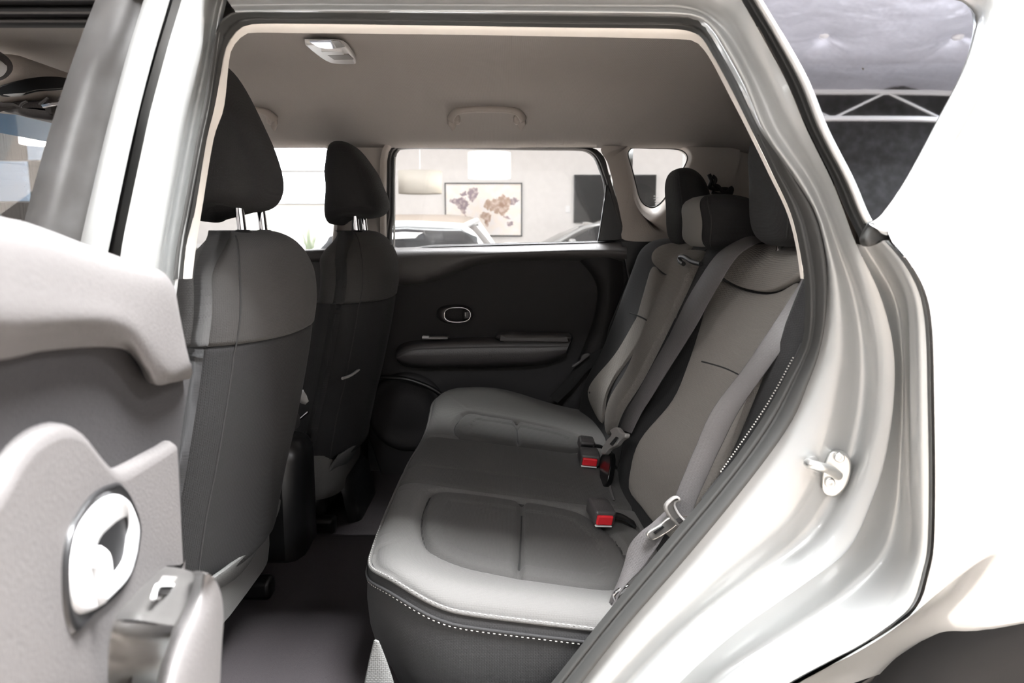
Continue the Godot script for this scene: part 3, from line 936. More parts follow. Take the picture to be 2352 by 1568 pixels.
func build_b_pillar(car: Node3D) -> void:
	var s1: Array = [Vector3(-0.5361, 1.014, -0.155), Vector3(-0.5219, 1.0958, -0.16), Vector3(-0.5146, 1.1464, -0.165), Vector3(-0.5037, 1.2015, -0.17), Vector3(-0.4801, 1.31, -0.18), Vector3(-0.4683, 1.3596, -0.185), Vector3(-0.4535, 1.4398, -0.19), Vector3(-0.4481, 1.4742, -0.195), Vector3(-0.4448, 1.4946, -0.2), Vector3(-0.4299, 1.5451, -0.2), Vector3(-0.4205, 1.595, -0.2)]
	var s2: Array = [Vector3(-0.5399, 1.0147, -0.15), Vector3(-0.5251, 1.0962, -0.155), Vector3(-0.5169, 1.1466, -0.158), Vector3(-0.5061, 1.2013, -0.163), Vector3(-0.4829, 1.3091, -0.172), Vector3(-0.4715, 1.3582, -0.176), Vector3(-0.4575, 1.4383, -0.183), Vector3(-0.4517, 1.4722, -0.187), Vector3(-0.4467, 1.4982, -0.19), Vector3(-0.4329, 1.542, -0.19), Vector3(-0.4236, 1.5915, -0.19)]
	var s3: Array = [Vector3(-0.5532, 1.0127, -0.165), Vector3(-0.5381, 1.0952, -0.17), Vector3(-0.5305, 1.1463, -0.173), Vector3(-0.5194, 1.2017, -0.178), Vector3(-0.4952, 1.3108, -0.187), Vector3(-0.4832, 1.3604, -0.19), Vector3(-0.4683, 1.4414, -0.197), Vector3(-0.462, 1.4755, -0.2), Vector3(-0.4552, 1.501, -0.2), Vector3(-0.4419, 1.5451, -0.2), Vector3(-0.4324, 1.595, -0.2)]
	var s3b: Array = [Vector3(-0.5632, 1.0133, -0.16), Vector3(-0.5481, 1.0955, -0.165), Vector3(-0.5398, 1.1464, -0.168), Vector3(-0.5288, 1.2015, -0.173), Vector3(-0.5052, 1.3102, -0.182), Vector3(-0.4932, 1.3596, -0.185), Vector3(-0.4722, 1.4398, -0.19), Vector3(-0.4655, 1.4742, -0.195), Vector3(-0.4594, 1.5001, -0.197), Vector3(-0.4454, 1.5442, -0.197), Vector3(-0.4359, 1.5939, -0.197)]
	var s4: Array = [Vector3(-0.5499, 1.0194, -0.115), Vector3(-0.5341, 1.0984, -0.12), Vector3(-0.5251, 1.1473, -0.122), Vector3(-0.5137, 1.2003, -0.125), Vector3(-0.4908, 1.3041, -0.13), Vector3(-0.4795, 1.3516, -0.135), Vector3(-0.4581, 1.4285, -0.14), Vector3(-0.4543, 1.4615, -0.145), Vector3(-0.4489, 1.4993, -0.15), Vector3(-0.4375, 1.5295, -0.15), Vector3(-0.4283, 1.5773, -0.15)]
	var s4b: Array = [Vector3(-0.5523, 1.0214, -0.1), Vector3(-0.5343, 1.0997, -0.1), Vector3(-0.5244, 1.1477, -0.1), Vector3(-0.5141, 1.1997, -0.105), Vector3(-0.4922, 1.3017, -0.11), Vector3(-0.4812, 1.3484, -0.115), Vector3(-0.4623, 1.4244, -0.122), Vector3(-0.4566, 1.4569, -0.127), Vector3(-0.4499, 1.4936, -0.13), Vector3(-0.4419, 1.5248, -0.135), Vector3(-0.4315, 1.572, -0.135)]
	var s5: Array = [Vector3(-0.5893, 1.0255, -0.07), Vector3(-0.5694, 1.1016, -0.07), Vector3(-0.5594, 1.1483, -0.07), Vector3(-0.5481, 1.1989, -0.075), Vector3(-0.5215, 1.2981, -0.08), Vector3(-0.5102, 1.3436, -0.085), Vector3(-0.4871, 1.4172, -0.09), Vector3(-0.478, 1.4488, -0.095), Vector3(-0.4668, 1.485, -0.1), Vector3(-0.4563, 1.5139, -0.1), Vector3(-0.4388, 1.5596, -0.1)]
	var st := mb()
	skin(st, [s1, s2, s3, s3b, s4], 60, 4)
	skin(st, [s4, s4b, s5], 60, 4)
	obj("b_pillar", done(st), M.silver_paint, car)
	var s6: Array = [Vector3(-0.6092, 1.0235, -0.085), Vector3(-0.5888, 1.1006, -0.085), Vector3(-0.5787, 1.148, -0.085), Vector3(-0.5652, 1.1992, -0.085), Vector3(-0.5369, 1.2987, -0.085), Vector3(-0.5237, 1.3436, -0.085), Vector3(-0.4976, 1.416, -0.085), Vector3(-0.4858, 1.4462, -0.085), Vector3(-0.4747, 1.4821, -0.09), Vector3(-0.4643, 1.5107, -0.09), Vector3(-0.4468, 1.556, -0.09)]
	var s7: Array = [Vector3(-0.6274, 1.0214, -0.1), Vector3(-0.6067, 1.0997, -0.1), Vector3(-0.5963, 1.1477, -0.1), Vector3(-0.5819, 1.1996, -0.1), Vector3(-0.5525, 1.3005, -0.1), Vector3(-0.5391, 1.346, -0.1), Vector3(-0.5119, 1.4194, -0.1), Vector3(-0.4999, 1.45, -0.1), Vector3(-0.4902, 1.4879, -0.11), Vector3(-0.4796, 1.517, -0.11), Vector3(-0.4624, 1.5631, -0.11)]
	var s8: Array = [Vector3(-0.6282, 1.0228, -0.09), Vector3(-0.6069, 1.1003, -0.09), Vector3(-0.596, 1.1479, -0.09), Vector3(-0.5823, 1.1993, -0.09), Vector3(-0.5525, 1.2993, -0.09), Vector3(-0.5385, 1.3444, -0.09), Vector3(-0.5116, 1.4172, -0.09), Vector3(-0.4996, 1.4475, -0.09), Vector3(-0.4901, 1.485, -0.1), Vector3(-0.4795, 1.5139, -0.1), Vector3(-0.4618, 1.5596, -0.1)]
	st = mb()
	skin(st, [s5, s6], 50, 2)
	obj("pillar_seal", done(st), M.rubber, car).set_meta("label", "grey rubber pillar seal")
	st = mb()
	skin(st, [s6, s7, s8], 50, 2)
	obj("pillar_gap", done(st), M.black_rubber, car).set_meta("label", "black rubber in the pillar gap")

# ---------- headliner ----------
func headliner_y(x: float, z: float) -> float:
	var p := [[-1.62, 1.452], [-1.54, 1.462], [-1.50, 1.50], [-1.42, 1.545], [-1.3, 1.578], [-1.1, 1.60], [-0.88, 1.61], [-0.6, 1.598], [-0.42, 1.572], [-0.33, 1.54], [-0.27, 1.499]]
	var y := 1.5
	for i in p.size() - 1:
		if z >= p[i][0]:
			var t := clampf((z - p[i][0]) / (p[i + 1][0] - p[i][0]), 0, 1)
			var y0: float = p[maxi(i - 1, 0)][1]
			var y3: float = p[mini(i + 2, p.size() - 1)][1]
			y = cubic_interpolate(p[i][1], p[i + 1][1], y0, y3, t)
	return y - 0.03 * pow(maxf(absf(x + 0.2) - 0.5, 0), 2) - maxf(x - 0.75, 0) * 0.25

func build_headliner() -> void:
	var t := thing("headliner", "pale grey cloth headliner lining the whole car roof", "headliner", Vector3(-0.4, 1.6, -0.88))
	var st := mb()
	var rows: Array = []
	for i in 61:
		var row: Array = []
		var x := -1.28 + 2.38 * i / 60.0
		for j in 61:
			var z := -1.62 + 1.35 * j / 60.0
			row.append(Vector3(x, headliner_y(x, z), z))
		rows.append(row)
	grid(st, rows)
	obj("lining", done(st), M.headliner_cloth, t)
	# reading lamp in the middle of the roof
	t = thing("dome_lamp", "grey rounded reading lamp with a bright lens in the headliner", "lamp", Vector3(-0.44, 1.60, -0.88))
	st = mb()
	slab(st, [Vector3(-0.4736, 1.6, -0.7747), Vector3(-0.4586, 1.6, -0.763), Vector3(-0.4012, 1.6, -0.763), Vector3(-0.3859, 1.6, -0.7825), Vector3(-0.3841, 1.6, -0.8439), Vector3(-0.3921, 1.6, -0.947), Vector3(-0.4028, 1.6, -0.9662), Vector3(-0.4481, 1.6, -0.9614), Vector3(-0.4653, 1.6, -0.9329), Vector3(-0.4726, 1.6, -0.8653)], Vector3(0, -0.012, 0), 0.006, 48)
	obj("bezel", done(st), M.white_plastic, t)
	st = mb()
	slab(st, [Vector3(-0.4498, 1.588, -0.7251), Vector3(-0.4015, 1.588, -0.7213), Vector3(-0.4087, 1.588, -0.7842), Vector3(-0.4277, 1.588, -0.7883), Vector3(-0.4445, 1.588, -0.7681)], Vector3(0, -0.004, 0), 0.002, 5, false)
	obj("lens", done(st), M.dome_lens, t).set_meta("label", "bright clear lamp lens")
	st = mb()
	slab(st, [Vector3(-0.3976, 1.588, -0.7213), Vector3(-0.383, 1.588, -0.7251), Vector3(-0.3828, 1.588, -0.7761), Vector3(-0.4047, 1.588, -0.7842)], Vector3(0, -0.002, 0), 0.001, 4, false)
	obj("lens", done(st), M.grey_plastic, t)
	st = mb()
	slab(st, [Vector3(-0.444, 1.588, -0.8049), Vector3(-0.3944, 1.588, -0.8007), Vector3(-0.398, 1.588, -0.8346), Vector3(-0.4465, 1.588, -0.839)], Vector3(0, -0.006, 0), 0.002, 4, false)
	obj("switch", done(st), M.white_plastic, t)
	st = mb()
	slab(st, [Vector3(-0.4415, 1.588, -0.8521), Vector3(-0.3905, 1.588, -0.8477), Vector3(-0.3886, 1.588, -0.8973), Vector3(-0.4366, 1.588, -0.9019)], Vector3(0, -0.003, 0), 0.001, 4, false)
	obj("lens", done(st), M.grey_plastic, t)
	grab_handle("pale plastic grab handle above the far rear window", Vector3(-0.08, 1.535, -1.44), 0.236)
	grab_handle("pale grab handle end showing beside the near front headrest", Vector3(-0.87, 1.535, -1.44), 0.236)

func grab_handle(label: String, c: Vector3, w: float) -> void:
	var t := thing("grab_handle", label, "handle", c, "roof grab handles")
	var st := mb()
	var h := w / 2
	var path := curve([c + Vector3(-h + 0.012, -0.032, -0.01), c + Vector3(-h + 0.004, -0.016, 0.01), c + Vector3(-h + 0.022, 0.004, 0.035), c + Vector3(-h * 0.5, 0.01, 0.042), c + Vector3(0, 0.011, 0.044), c + Vector3(h * 0.5, 0.01, 0.042), c + Vector3(h - 0.022, 0.004, 0.035), c + Vector3(h - 0.004, -0.016, 0.01), c + Vector3(h - 0.012, -0.032, -0.01)], 48)
	var rows: Array = []
	for i in path.size():
		var f: float = absf(i - 23.5) / 23.5
		var tg: Vector3 = ((path[mini(i + 1, 47)] as Vector3) - (path[maxi(i - 1, 0)] as Vector3)).normalized()
		var up := Vector3(0, 0.55, 0.83)
		up = (up - tg * up.dot(tg)).normalized()
		var sd := tg.cross(up)
		var row: Array = []
		for k in 14:
			var g := TAU * k / 14
			row.append((path[i] as Vector3) + up * cos(g) * 0.009 + sd * sin(g) * lerpf(0.011, 0.021, pow(f, 3)))
		rows.append(row)
	loft(st, rows)
	obj("grip", done(st), M.grey_trim, t)
	for s: float in [-1.0, 1.0]:
		obj("mount", box_at(Vector3(0.034, 0.03, 0.03), c + Vector3(s * (h - 0.016), -0.014, -0.008), 0.01), M.grey_trim, t)


# ---------- far side of the cabin ----------
func build_far_side() -> void:
	# front door beyond, with window
	var fd := thing("door_assembly", "dark front passenger door behind the far front seat", "car door", Vector3(-1.0, 0.3, -1.66))
	var st := mb()
	var fo: Array = [Vector3(-1.3473, 1.0786, -1.63), Vector3(-0.9464, 1.097, -1.63), Vector3(-0.6265, 1.1076, -1.63), Vector3(-0.5464, 1.1153, -1.63), Vector3(-0.4881, 1.0018, -1.63), Vector3(-0.5152, 0.5916, -1.63), Vector3(-0.6094, 0.128, -1.63), Vector3(-1.4288, 0.0084, -1.63)]
	slab(st, fo, Vector3(0, 0, 0.04), 0.02, 8, false)
	obj("panel", done(st), M.dark_plastic, fd)
	st = mb()
	ring_frame(st, [Vector3(-1.3456, 1.1015, -1.63), Vector3(-1.3179, 1.4645, -1.63), Vector3(-1.017, 1.4645, -1.63), Vector3(-0.7311, 1.466, -1.63), Vector3(-0.6484, 1.4645, -1.63), Vector3(-0.6142, 1.4528, -1.63), Vector3(-0.5899, 1.4161, -1.63), Vector3(-0.5901, 1.3645, -1.63), Vector3(-0.6028, 1.2602, -1.63), Vector3(-0.622, 1.1031, -1.63), Vector3(-0.9468, 1.0909, -1.63)], [Vector3(-1.3477, 1.1056, -1.65), Vector3(-1.321, 1.4579, -1.65), Vector3(-1.0253, 1.4579, -1.65), Vector3(-0.7371, 1.4579, -1.65), Vector3(-0.6583, 1.4564, -1.65), Vector3(-0.6314, 1.4461, -1.65), Vector3(-0.6082, 1.4135, -1.65), Vector3(-0.6068, 1.3659, -1.65), Vector3(-0.6197, 1.2609, -1.65), Vector3(-0.6389, 1.1087, -1.65), Vector3(-0.9536, 1.0964, -1.65)], Vector3(0, 0, 0.012), 90, true)
	obj("window_seal", done(st), M.black_rubber, fd)
	st = mb()
	slab(st, [Vector3(-1.3613, 1.0961, -1.66), Vector3(-1.3329, 1.4679, -1.66), Vector3(-0.633, 1.4679, -1.66), Vector3(-0.5907, 1.3667, -1.66), Vector3(-0.6277, 1.0992, -1.66)], Vector3(0, 0, 0.004), 0.001, 5, false)
	obj("window_pane", done(st), M.glass, fd)
	st = mb()
	slab(st, [Vector3(-1.3317, 1.0827, -1.6), Vector3(-0.9356, 1.0993, -1.6), Vector3(-0.6193, 1.1099, -1.6), Vector3(-0.6094, 1.0872, -1.6), Vector3(-0.6635, 1.0645, -1.6), Vector3(-0.9379, 1.0555, -1.6), Vector3(-1.3354, 1.0342, -1.6)], Vector3(0, 0, 0.03), 0.012, 7, false)
	obj("sill_trim", done(st), M.door_plastic, fd)

	# B pillar beyond
	var bp := thing("pillar_trim", "pale trim of the far door pillar between both far windows", "pillar trim", Vector3(-0.5, 0.8, -1.62))
	st = mb()
	slab(st, [Vector3(-0.6205, 1.4797, -1.61), Vector3(-0.4118, 1.4724, -1.61), Vector3(-0.4123, 1.4536, -1.61), Vector3(-0.4232, 1.4361, -1.61), Vector3(-0.4299, 1.4069, -1.61), Vector3(-0.434, 1.304, -1.61), Vector3(-0.44, 1.0641, -1.61), Vector3(-0.6377, 1.0031, -1.61), Vector3(-0.6247, 1.1096, -1.61), Vector3(-0.6043, 1.2595, -1.61), Vector3(-0.5917, 1.363, -1.61), Vector3(-0.5916, 1.4069, -1.61), Vector3(-0.6041, 1.4361, -1.61), Vector3(-0.6289, 1.4536, -1.61)], Vector3(0, 0, 0.045), 0.016, 14, false)
	obj("panel", done(st), M.grey_trim, bp)
	st = mb()
	slab(st, [Vector3(-0.5394, 1.3015, -1.56), Vector3(-0.4966, 1.3015, -1.56), Vector3(-0.5051, 1.1108, -1.56), Vector3(-0.55, 1.1108, -1.56)], Vector3(0, 0, 0.012), 0.004, 4, false)
	obj("belt_slide", done(st), M.black_plastic, bp).set_meta("label", "dark belt height slide")
	st = mb()
	slab(st, [Vector3(-0.5722, 1.0645, -1.6), Vector3(-0.4379, 1.0797, -1.6), Vector3(-0.4708, 0.7564, -1.6), Vector3(-0.5222, 0.4209, -1.6), Vector3(-0.5209, 0.1901, -1.6), Vector3(-0.6345, 0.1399, -1.6), Vector3(-0.6031, 0.5982, -1.6)], Vector3(0, 0, 0.05), 0.02, 7, false)
	obj("lower_trim", done(st), M.black_plastic, bp)

	build_far_rear_door()

	# quarter trim with its window opening
	var qt := thing("quarter_trim", "pale grey trim round the small far quarter window", "car trim", Vector3(0.5, 1.13, -1.6))
	st = mb()
	var hole: Array = [Vector3(0.4018, 1.4283, -1.635), Vector3(0.4059, 1.446, -1.635), Vector3(0.4208, 1.4548, -1.635), Vector3(0.4887, 1.4533, -1.635), Vector3(0.5566, 1.4519, -1.635), Vector3(0.5916, 1.4445, -1.635), Vector3(0.6088, 1.4269, -1.635), Vector3(0.6065, 1.4048, -1.635), Vector3(0.5824, 1.3574, -1.635), Vector3(0.5536, 1.3083, -1.635), Vector3(0.5214, 1.2664, -1.635), Vector3(0.4944, 1.2514, -1.635), Vector3(0.4652, 1.2589, -1.635), Vector3(0.4447, 1.2859, -1.635), Vector3(0.4314, 1.3292, -1.635), Vector3(0.4181, 1.3767, -1.635)]
	var bev: Array = [Vector3(0.3823, 1.4263, -1.585), Vector3(0.3877, 1.4494, -1.585), Vector3(0.4096, 1.4609, -1.585), Vector3(0.4791, 1.4609, -1.585), Vector3(0.5501, 1.4595, -1.585), Vector3(0.5933, 1.4494, -1.585), Vector3(0.6135, 1.4234, -1.585), Vector3(0.6087, 1.3902, -1.585), Vector3(0.5866, 1.3436, -1.585), Vector3(0.5584, 1.2954, -1.585), Vector3(0.5261, 1.2292, -1.585), Vector3(0.4863, 1.204, -1.585), Vector3(0.4453, 1.2233, -1.585), Vector3(0.4216, 1.2705, -1.585), Vector3(0.4085, 1.3203, -1.585), Vector3(0.3953, 1.3728, -1.585)]
	var outr: Array = [Vector3(0.345, 1.3317, -1.58), Vector3(0.3259, 1.397, -1.58), Vector3(0.3013, 1.4474, -1.58), Vector3(0.3597, 1.479, -1.58), Vector3(0.4775, 1.4818, -1.58), Vector3(0.5955, 1.479, -1.58), Vector3(0.7434, 1.469, -1.58), Vector3(0.7745, 1.433, -1.58), Vector3(0.763, 1.3608, -1.58), Vector3(0.7215, 1.2879, -1.58), Vector3(0.6947, 1.2143, -1.58), Vector3(0.6748, 1.1476, -1.58), Vector3(0.5775, 1.1372, -1.58), Vector3(0.3925, 1.1372, -1.58), Vector3(0.3809, 1.1847, -1.58), Vector3(0.3644, 1.2585, -1.58)]
	var rows: Array = []
	var h2 := curve(hole, 96, true)
	var b2 := curve(bev, 96, true)
	var o2 := curve(outr, 96, true)
	var mid: Array = []
	var back: Array = []
	for j in 96:
		mid.append((h2[j] as Vector3).lerp(b2[j], 0.62) + Vector3(0, 0, 0.012))
		back.append((h2[j] as Vector3) + Vector3(0, 0, -0.03))
	var b3: Array = []
	for j in 96: b3.append((b2[j] as Vector3).lerp(o2[j], 0.12) + Vector3(0, 0, 0.004))
	grid(st, [back, h2, mid, b2, b3, o2], true)
	obj("panel", done(st), M.grey_trim, qt)
	st = mb()
	tube(st, h2, 0.0035, 6, true)
	obj("window_seal", done(st), M.black_rubber, qt)
	st = mb()
	slab(st, [Vector3(0.3864, 1.4708, -1.66), Vector3(0.6451, 1.4708, -1.66), Vector3(0.6472, 1.4115, -1.66), Vector3(0.4997, 1.2309, -1.66), Vector3(0.453, 1.2461, -1.66)], Vector3(0, 0, 0.004), 0.001, 5, false)
	var pane := obj("window_pane", done(st), M.glass, qt)
	# etched marks in the corner of the pane
	var k := 0
	for c: Vector3 in [Vector3(0.5015, 1.2912, -1.654), Vector3(0.5032, 1.2822, -1.654), Vector3(0.505, 1.2731, -1.654), Vector3(0.5084, 1.2641, -1.654), Vector3(0.5124, 1.2852, -1.654), Vector3(0.5159, 1.2701, -1.654)]:
		var w: float = [0.006, 0.009, 0.004, 0.008, 0.007, 0.010][k]
		k += 1
		obj("etched_mark", box_at(Vector3(w, 0.003, 0.0006), c, 0.0002), M.white_plastic, pane)
	# lower edge and the dark cargo side behind
	st = mb()
	slab(st, [Vector3(0.3774, 1.1369, -1.6), Vector3(0.7029, 1.1429, -1.6), Vector3(0.7643, 1.1249, -1.6), Vector3(0.7737, 0.9118, -1.6), Vector3(0.5999, 0.5982, -1.6), Vector3(0.3531, 0.4372, -1.6), Vector3(0.3302, 0.8189, -1.6), Vector3(0.4031, 1.0038, -1.6)], Vector3(0, 0, 0.02), 0.006, 8, false)
	obj("lower_panel", done(st), M.black_plastic, qt)
	st = mb()
	slabbox(st, Vector3(0.62, 1.1, -1.64), Vector3(1.3, 1.62, -1.60))
	slabbox(st, Vector3(0.25, 0.24, -1.68), Vector3(1.34, 1.13, -1.64))
	obj("cargo_side", done(st), M.grey_trim, qt)
	var tg := thing("tailgate_trim", "shaded trim of the tailgate behind the rear headrests", "car trim", Vector3(1.25, 0.8, -0.88))
	st = mb()
	var r2: Array = []
	for q in [[1.12, 1.58], [1.2, 1.45], [1.24, 1.2], [1.26, 0.9], [1.28, 0.3]]:
		var row: Array = []
		for i in 9: row.append(Vector3(q[0] - 0.05 * pow((i - 4) / 4.0, 4), q[1], lerpf(-0.2, -1.62, i / 8.0)))
		r2.append(row)
	grid(st, r2)
	obj("panel", done(st), M.grey_trim, tg)
	# near cargo side, behind the near pillar
	st = mb()
	slabbox(st, Vector3(0.55, 0.5, -0.17), Vector3(1.3, 1.13, -0.14))
	slabbox(st, Vector3(0.72, 1.13, -0.20), Vector3(1.3, 1.6, -0.16))
	obj("cargo_side", done(st), M.grey_trim, tg)


func build_far_rear_door() -> void:
	var d := thing("door_assembly", "far rear door seen from inside, black panel with armrest below a clear window", "car door", Vector3(-0.05, 0.3, -1.64))
	# window surround
	var wo: Array = [Vector3(-0.4366, 1.1095, -1.615), Vector3(-0.4348, 1.2448, -1.615), Vector3(-0.4318, 1.3633, -1.615), Vector3(-0.4289, 1.4191, -1.615), Vector3(-0.4178, 1.4454, -1.615), Vector3(-0.3921, 1.457, -1.615), Vector3(-0.2634, 1.457, -1.615), Vector3(-0.1137, 1.4556, -1.615), Vector3(0.0659, 1.4526, -1.615), Vector3(0.2305, 1.4512, -1.615), Vector3(0.2725, 1.4439, -1.615), Vector3(0.2999, 1.422, -1.615), Vector3(0.3186, 1.381, -1.615), Vector3(0.341, 1.3161, -1.615), Vector3(0.3699, 1.2299, -1.615), Vector3(0.3993, 1.1367, -1.615), Vector3(0.3415, 1.1307, -1.615), Vector3(0.2989, 1.1277, -1.615), Vector3(0.0366, 1.1216, -1.615), Vector3(-0.2686, 1.1125, -1.615)]
	var wi: Array = [Vector3(-0.4183, 1.1149, -1.645), Vector3(-0.4137, 1.2457, -1.645), Vector3(-0.4109, 1.3656, -1.645), Vector3(-0.4081, 1.4205, -1.645), Vector3(-0.3985, 1.4426, -1.645), Vector3(-0.3786, 1.4515, -1.645), Vector3(-0.2665, 1.4529, -1.645), Vector3(-0.1151, 1.4515, -1.645), Vector3(0.0666, 1.4485, -1.645), Vector3(0.2302, 1.447, -1.645), Vector3(0.2637, 1.4397, -1.645), Vector3(0.2867, 1.4205, -1.645), Vector3(0.304, 1.3834, -1.645), Vector3(0.3234, 1.3238, -1.645), Vector3(0.3266, 1.2306, -1.645), Vector3(0.3052, 1.1379, -1.645), Vector3(0.2991, 1.1364, -1.645), Vector3(0.2914, 1.1348, -1.645), Vector3(0.037, 1.1287, -1.645), Vector3(-0.2716, 1.1211, -1.645)]
	var a := curve(wo, 140, true)
	var b := curve(wi, 140, true)
	var st := mb()
	var rows: Array = []
	for q in [[-0.8, -0.03], [-0.3, -0.012], [0.0, 0.0], [0.15, 0.008], [0.4, 0.006], [0.5, -0.004], [0.65, 0.0], [0.85, 0.002], [1.0, -0.006], [1.0, -0.02]]:
		var row: Array = []
		for j in 140: row.append((a[j] as Vector3).lerp(b[j], q[0]) + Vector3(0, 0, q[1]))
		rows.append(row)
	grid(st, rows, true)
	obj("window_frame", done(st), M.black_rubber, d)
	st = mb()
	tube(st, curve([Vector3(-0.4151, 1.1154, -1.625), Vector3(-0.4106, 1.2451, -1.625), Vector3(-0.4078, 1.3641, -1.625), Vector3(-0.4049, 1.423, -1.625)], 12), 0.0035, 6)
	obj("glass_run", done(st), M.satin_metal, d).set_meta("label", "thin bright glass run strip")
	st = mb()
	slab(st, [Vector3(-0.4365, 1.1008, -1.66), Vector3(-0.4277, 1.462, -1.66), Vector3(0.2573, 1.456, -1.66), Vector3(0.3428, 1.3667, -1.66), Vector3(0.3396, 1.1316, -1.66)], Vector3(0, 0, 0.004), 0.001, 5, false)
	obj("window_pane", done(st), M.glass, d)
	# triangular filler behind the pane
	st = mb()
	slab(st, [Vector3(0.3263, 1.3275, -1.632), Vector3(0.3451, 1.2947, -1.632), Vector3(0.4003, 1.1396, -1.632), Vector3(0.3008, 1.132, -1.632), Vector3(0.3144, 1.2303, -1.632)], Vector3(0, 0, 0.02), 0.006, 5, false)
	obj("corner_filler", done(st), M.gloss_black, d)
	# upper roll of the panel: sill ledge rolling over to a lip
	var u0: Array = [Vector3(-0.4871, 1.1059, -1.64), Vector3(-0.4176, 1.1105, -1.64), Vector3(-0.1941, 1.1166, -1.64), Vector3(0.037, 1.1227, -1.64), Vector3(0.3017, 1.1303, -1.64), Vector3(0.4063, 1.1349, -1.64)]
	var u1: Array = [Vector3(-0.4799, 1.1008, -1.6), Vector3(-0.4114, 1.1053, -1.6), Vector3(-0.1912, 1.1114, -1.6), Vector3(0.0364, 1.1174, -1.6), Vector3(0.2972, 1.1249, -1.6), Vector3(0.4003, 1.1279, -1.6)]
	var u2: Array = [Vector3(-0.4758, 1.0805, -1.575), Vector3(-0.4079, 1.0865, -1.575), Vector3(-0.1895, 1.0985, -1.575), Vector3(0.0361, 1.1045, -1.575), Vector3(0.2465, 1.1104, -1.575), Vector3(0.3969, 1.1104, -1.575)]
	var u3: Array = [Vector3(-0.4751, 1.039, -1.565), Vector3(-0.4073, 1.045, -1.565), Vector3(-0.2869, 1.057, -1.565), Vector3(-0.1891, 1.0734, -1.565), Vector3(-0.084, 1.0883, -1.565), Vector3(0.036, 1.0943, -1.565), Vector3(0.2457, 1.1003, -1.565), Vector3(0.3957, 1.0958, -1.565)]
	var u4: Array = [Vector3(-0.4782, 0.9963, -1.575), Vector3(-0.4025, 0.9978, -1.575), Vector3(-0.2964, 1.0084, -1.575), Vector3(-0.2205, 1.0325, -1.575), Vector3(-0.1372, 1.0626, -1.575), Vector3(-0.0542, 1.0746, -1.575), Vector3(0.0361, 1.079, -1.575), Vector3(0.2394, 1.0805, -1.575), Vector3(0.3976, 1.0775, -1.575)]
	var u5: Array = [Vector3(-0.4852, 0.9755, -1.61), Vector3(-0.4068, 0.9786, -1.61), Vector3(-0.2946, 0.9878, -1.61), Vector3(-0.216, 1.0154, -1.61), Vector3(-0.1346, 1.0459, -1.61), Vector3(-0.055, 1.0596, -1.61), Vector3(0.0306, 1.0657, -1.61), Vector3(0.2352, 1.0657, -1.61), Vector3(0.4034, 1.0611, -1.61)]
	st = mb()
	skin(st, [u0, u1, u2, u3, u4, u5], 70, 5)
	obj("upper_panel", done(st), M.door_plastic, d)
	# main insert, set back behind the roll, with a raised rear border
	st = mb()
	slab(st, [Vector3(-0.5065, 1.0316, -1.65), Vector3(-0.1953, 1.0779, -1.65), Vector3(0.1146, 1.0933, -1.65), Vector3(0.4163, 1.101, -1.65), Vector3(0.4296, 1.0006, -1.65), Vector3(0.4152, 0.8121, -1.65), Vector3(0.3567, 0.5872, -1.65), Vector3(0.2485, 0.3399, -1.65), Vector3(0.039, 0.2053, -1.65), Vector3(-0.4495, 0.1713, -1.65), Vector3(-0.5238, 0.4231, -1.65)], Vector3(0, 0, 0.035), 0.01, 11, false)
	obj("insert_panel", done(st), M.door_insert, d)
	st = mb()
	var g0: Array = [Vector3(0.3783, 1.1248, -1.605), Vector3(0.3917, 1.0034, -1.605), Vector3(0.3907, 0.9113, -1.605), Vector3(0.36, 0.7556, -1.605), Vector3(0.3188, 0.629, -1.605), Vector3(0.2432, 0.4357, -1.605)]
	var g1: Array = [Vector3(0.3294, 1.103, -1.575), Vector3(0.3418, 1.0054, -1.575), Vector3(0.3405, 0.9143, -1.575), Vector3(0.3157, 0.7759, -1.575), Vector3(0.2716, 0.651, -1.575), Vector3(0.1932, 0.4763, -1.575)]
	var g2: Array = [Vector3(0.2555, 1.0802, -1.585), Vector3(0.2972, 1.0274, -1.585), Vector3(0.3165, 0.9667, -1.585), Vector3(0.3086, 0.898, -1.585), Vector3(0.2856, 0.8054, -1.585), Vector3(0.2457, 0.6962, -1.585), Vector3(0.1624, 0.5058, -1.585)]
	var g3: Array = [Vector3(0.2354, 1.0671, -1.612), Vector3(0.279, 1.0183, -1.612), Vector3(0.3013, 0.9646, -1.612), Vector3(0.2964, 0.8951, -1.612), Vector3(0.273, 0.8094, -1.612), Vector3(0.2324, 0.7071, -1.612), Vector3(0.145, 0.515, -1.612)]
	skin(st, [g0, g1, g2, g3], 40, 4)
	obj("rear_border", done(st), M.door_insert, d)
	# inner release handle
	var hb := Node3D.new()
	hb.name = "release_handle"
	d.add_child(hb, true)
	hb.position = Vector3(0, 0.58, 0.03)
	var o: Array = []
	var i: Array = []
	var c0: Vector3 = Vector3(-0.2024, 0.878, -1.612)
	var c1: Vector3 = Vector3(-0.1923, 0.8778, -1.6)
	for q in 40:
		var g := TAU * q / 40
		o.append(c0 + Vector3(sgnpow(cos(g), 0.85) * 0.066, sgnpow(sin(g), 0.85) * 0.034, 0))
		i.append(c1 + Vector3(sgnpow(cos(g), 0.8) * 0.046, sgnpow(sin(g), 0.8) * 0.026, 0.012))
	st = mb()
	ring_frame(st, o, i, Vector3(0, 0, 0.012), 40, false, 0.03)
	obj("bezel", done(st), M.dark_plastic, hb)
	st = mb()
	tube(st, i, 0.0026, 8, true)
	obj("bright_rim", done(st), M.chrome, hb)
	st = mb()
	cap(st, i.map(func(v: Vector3) -> Vector3: return v + Vector3(0, 0, -0.028)))
	obj("cup", done(st), M.black_plastic, hb)
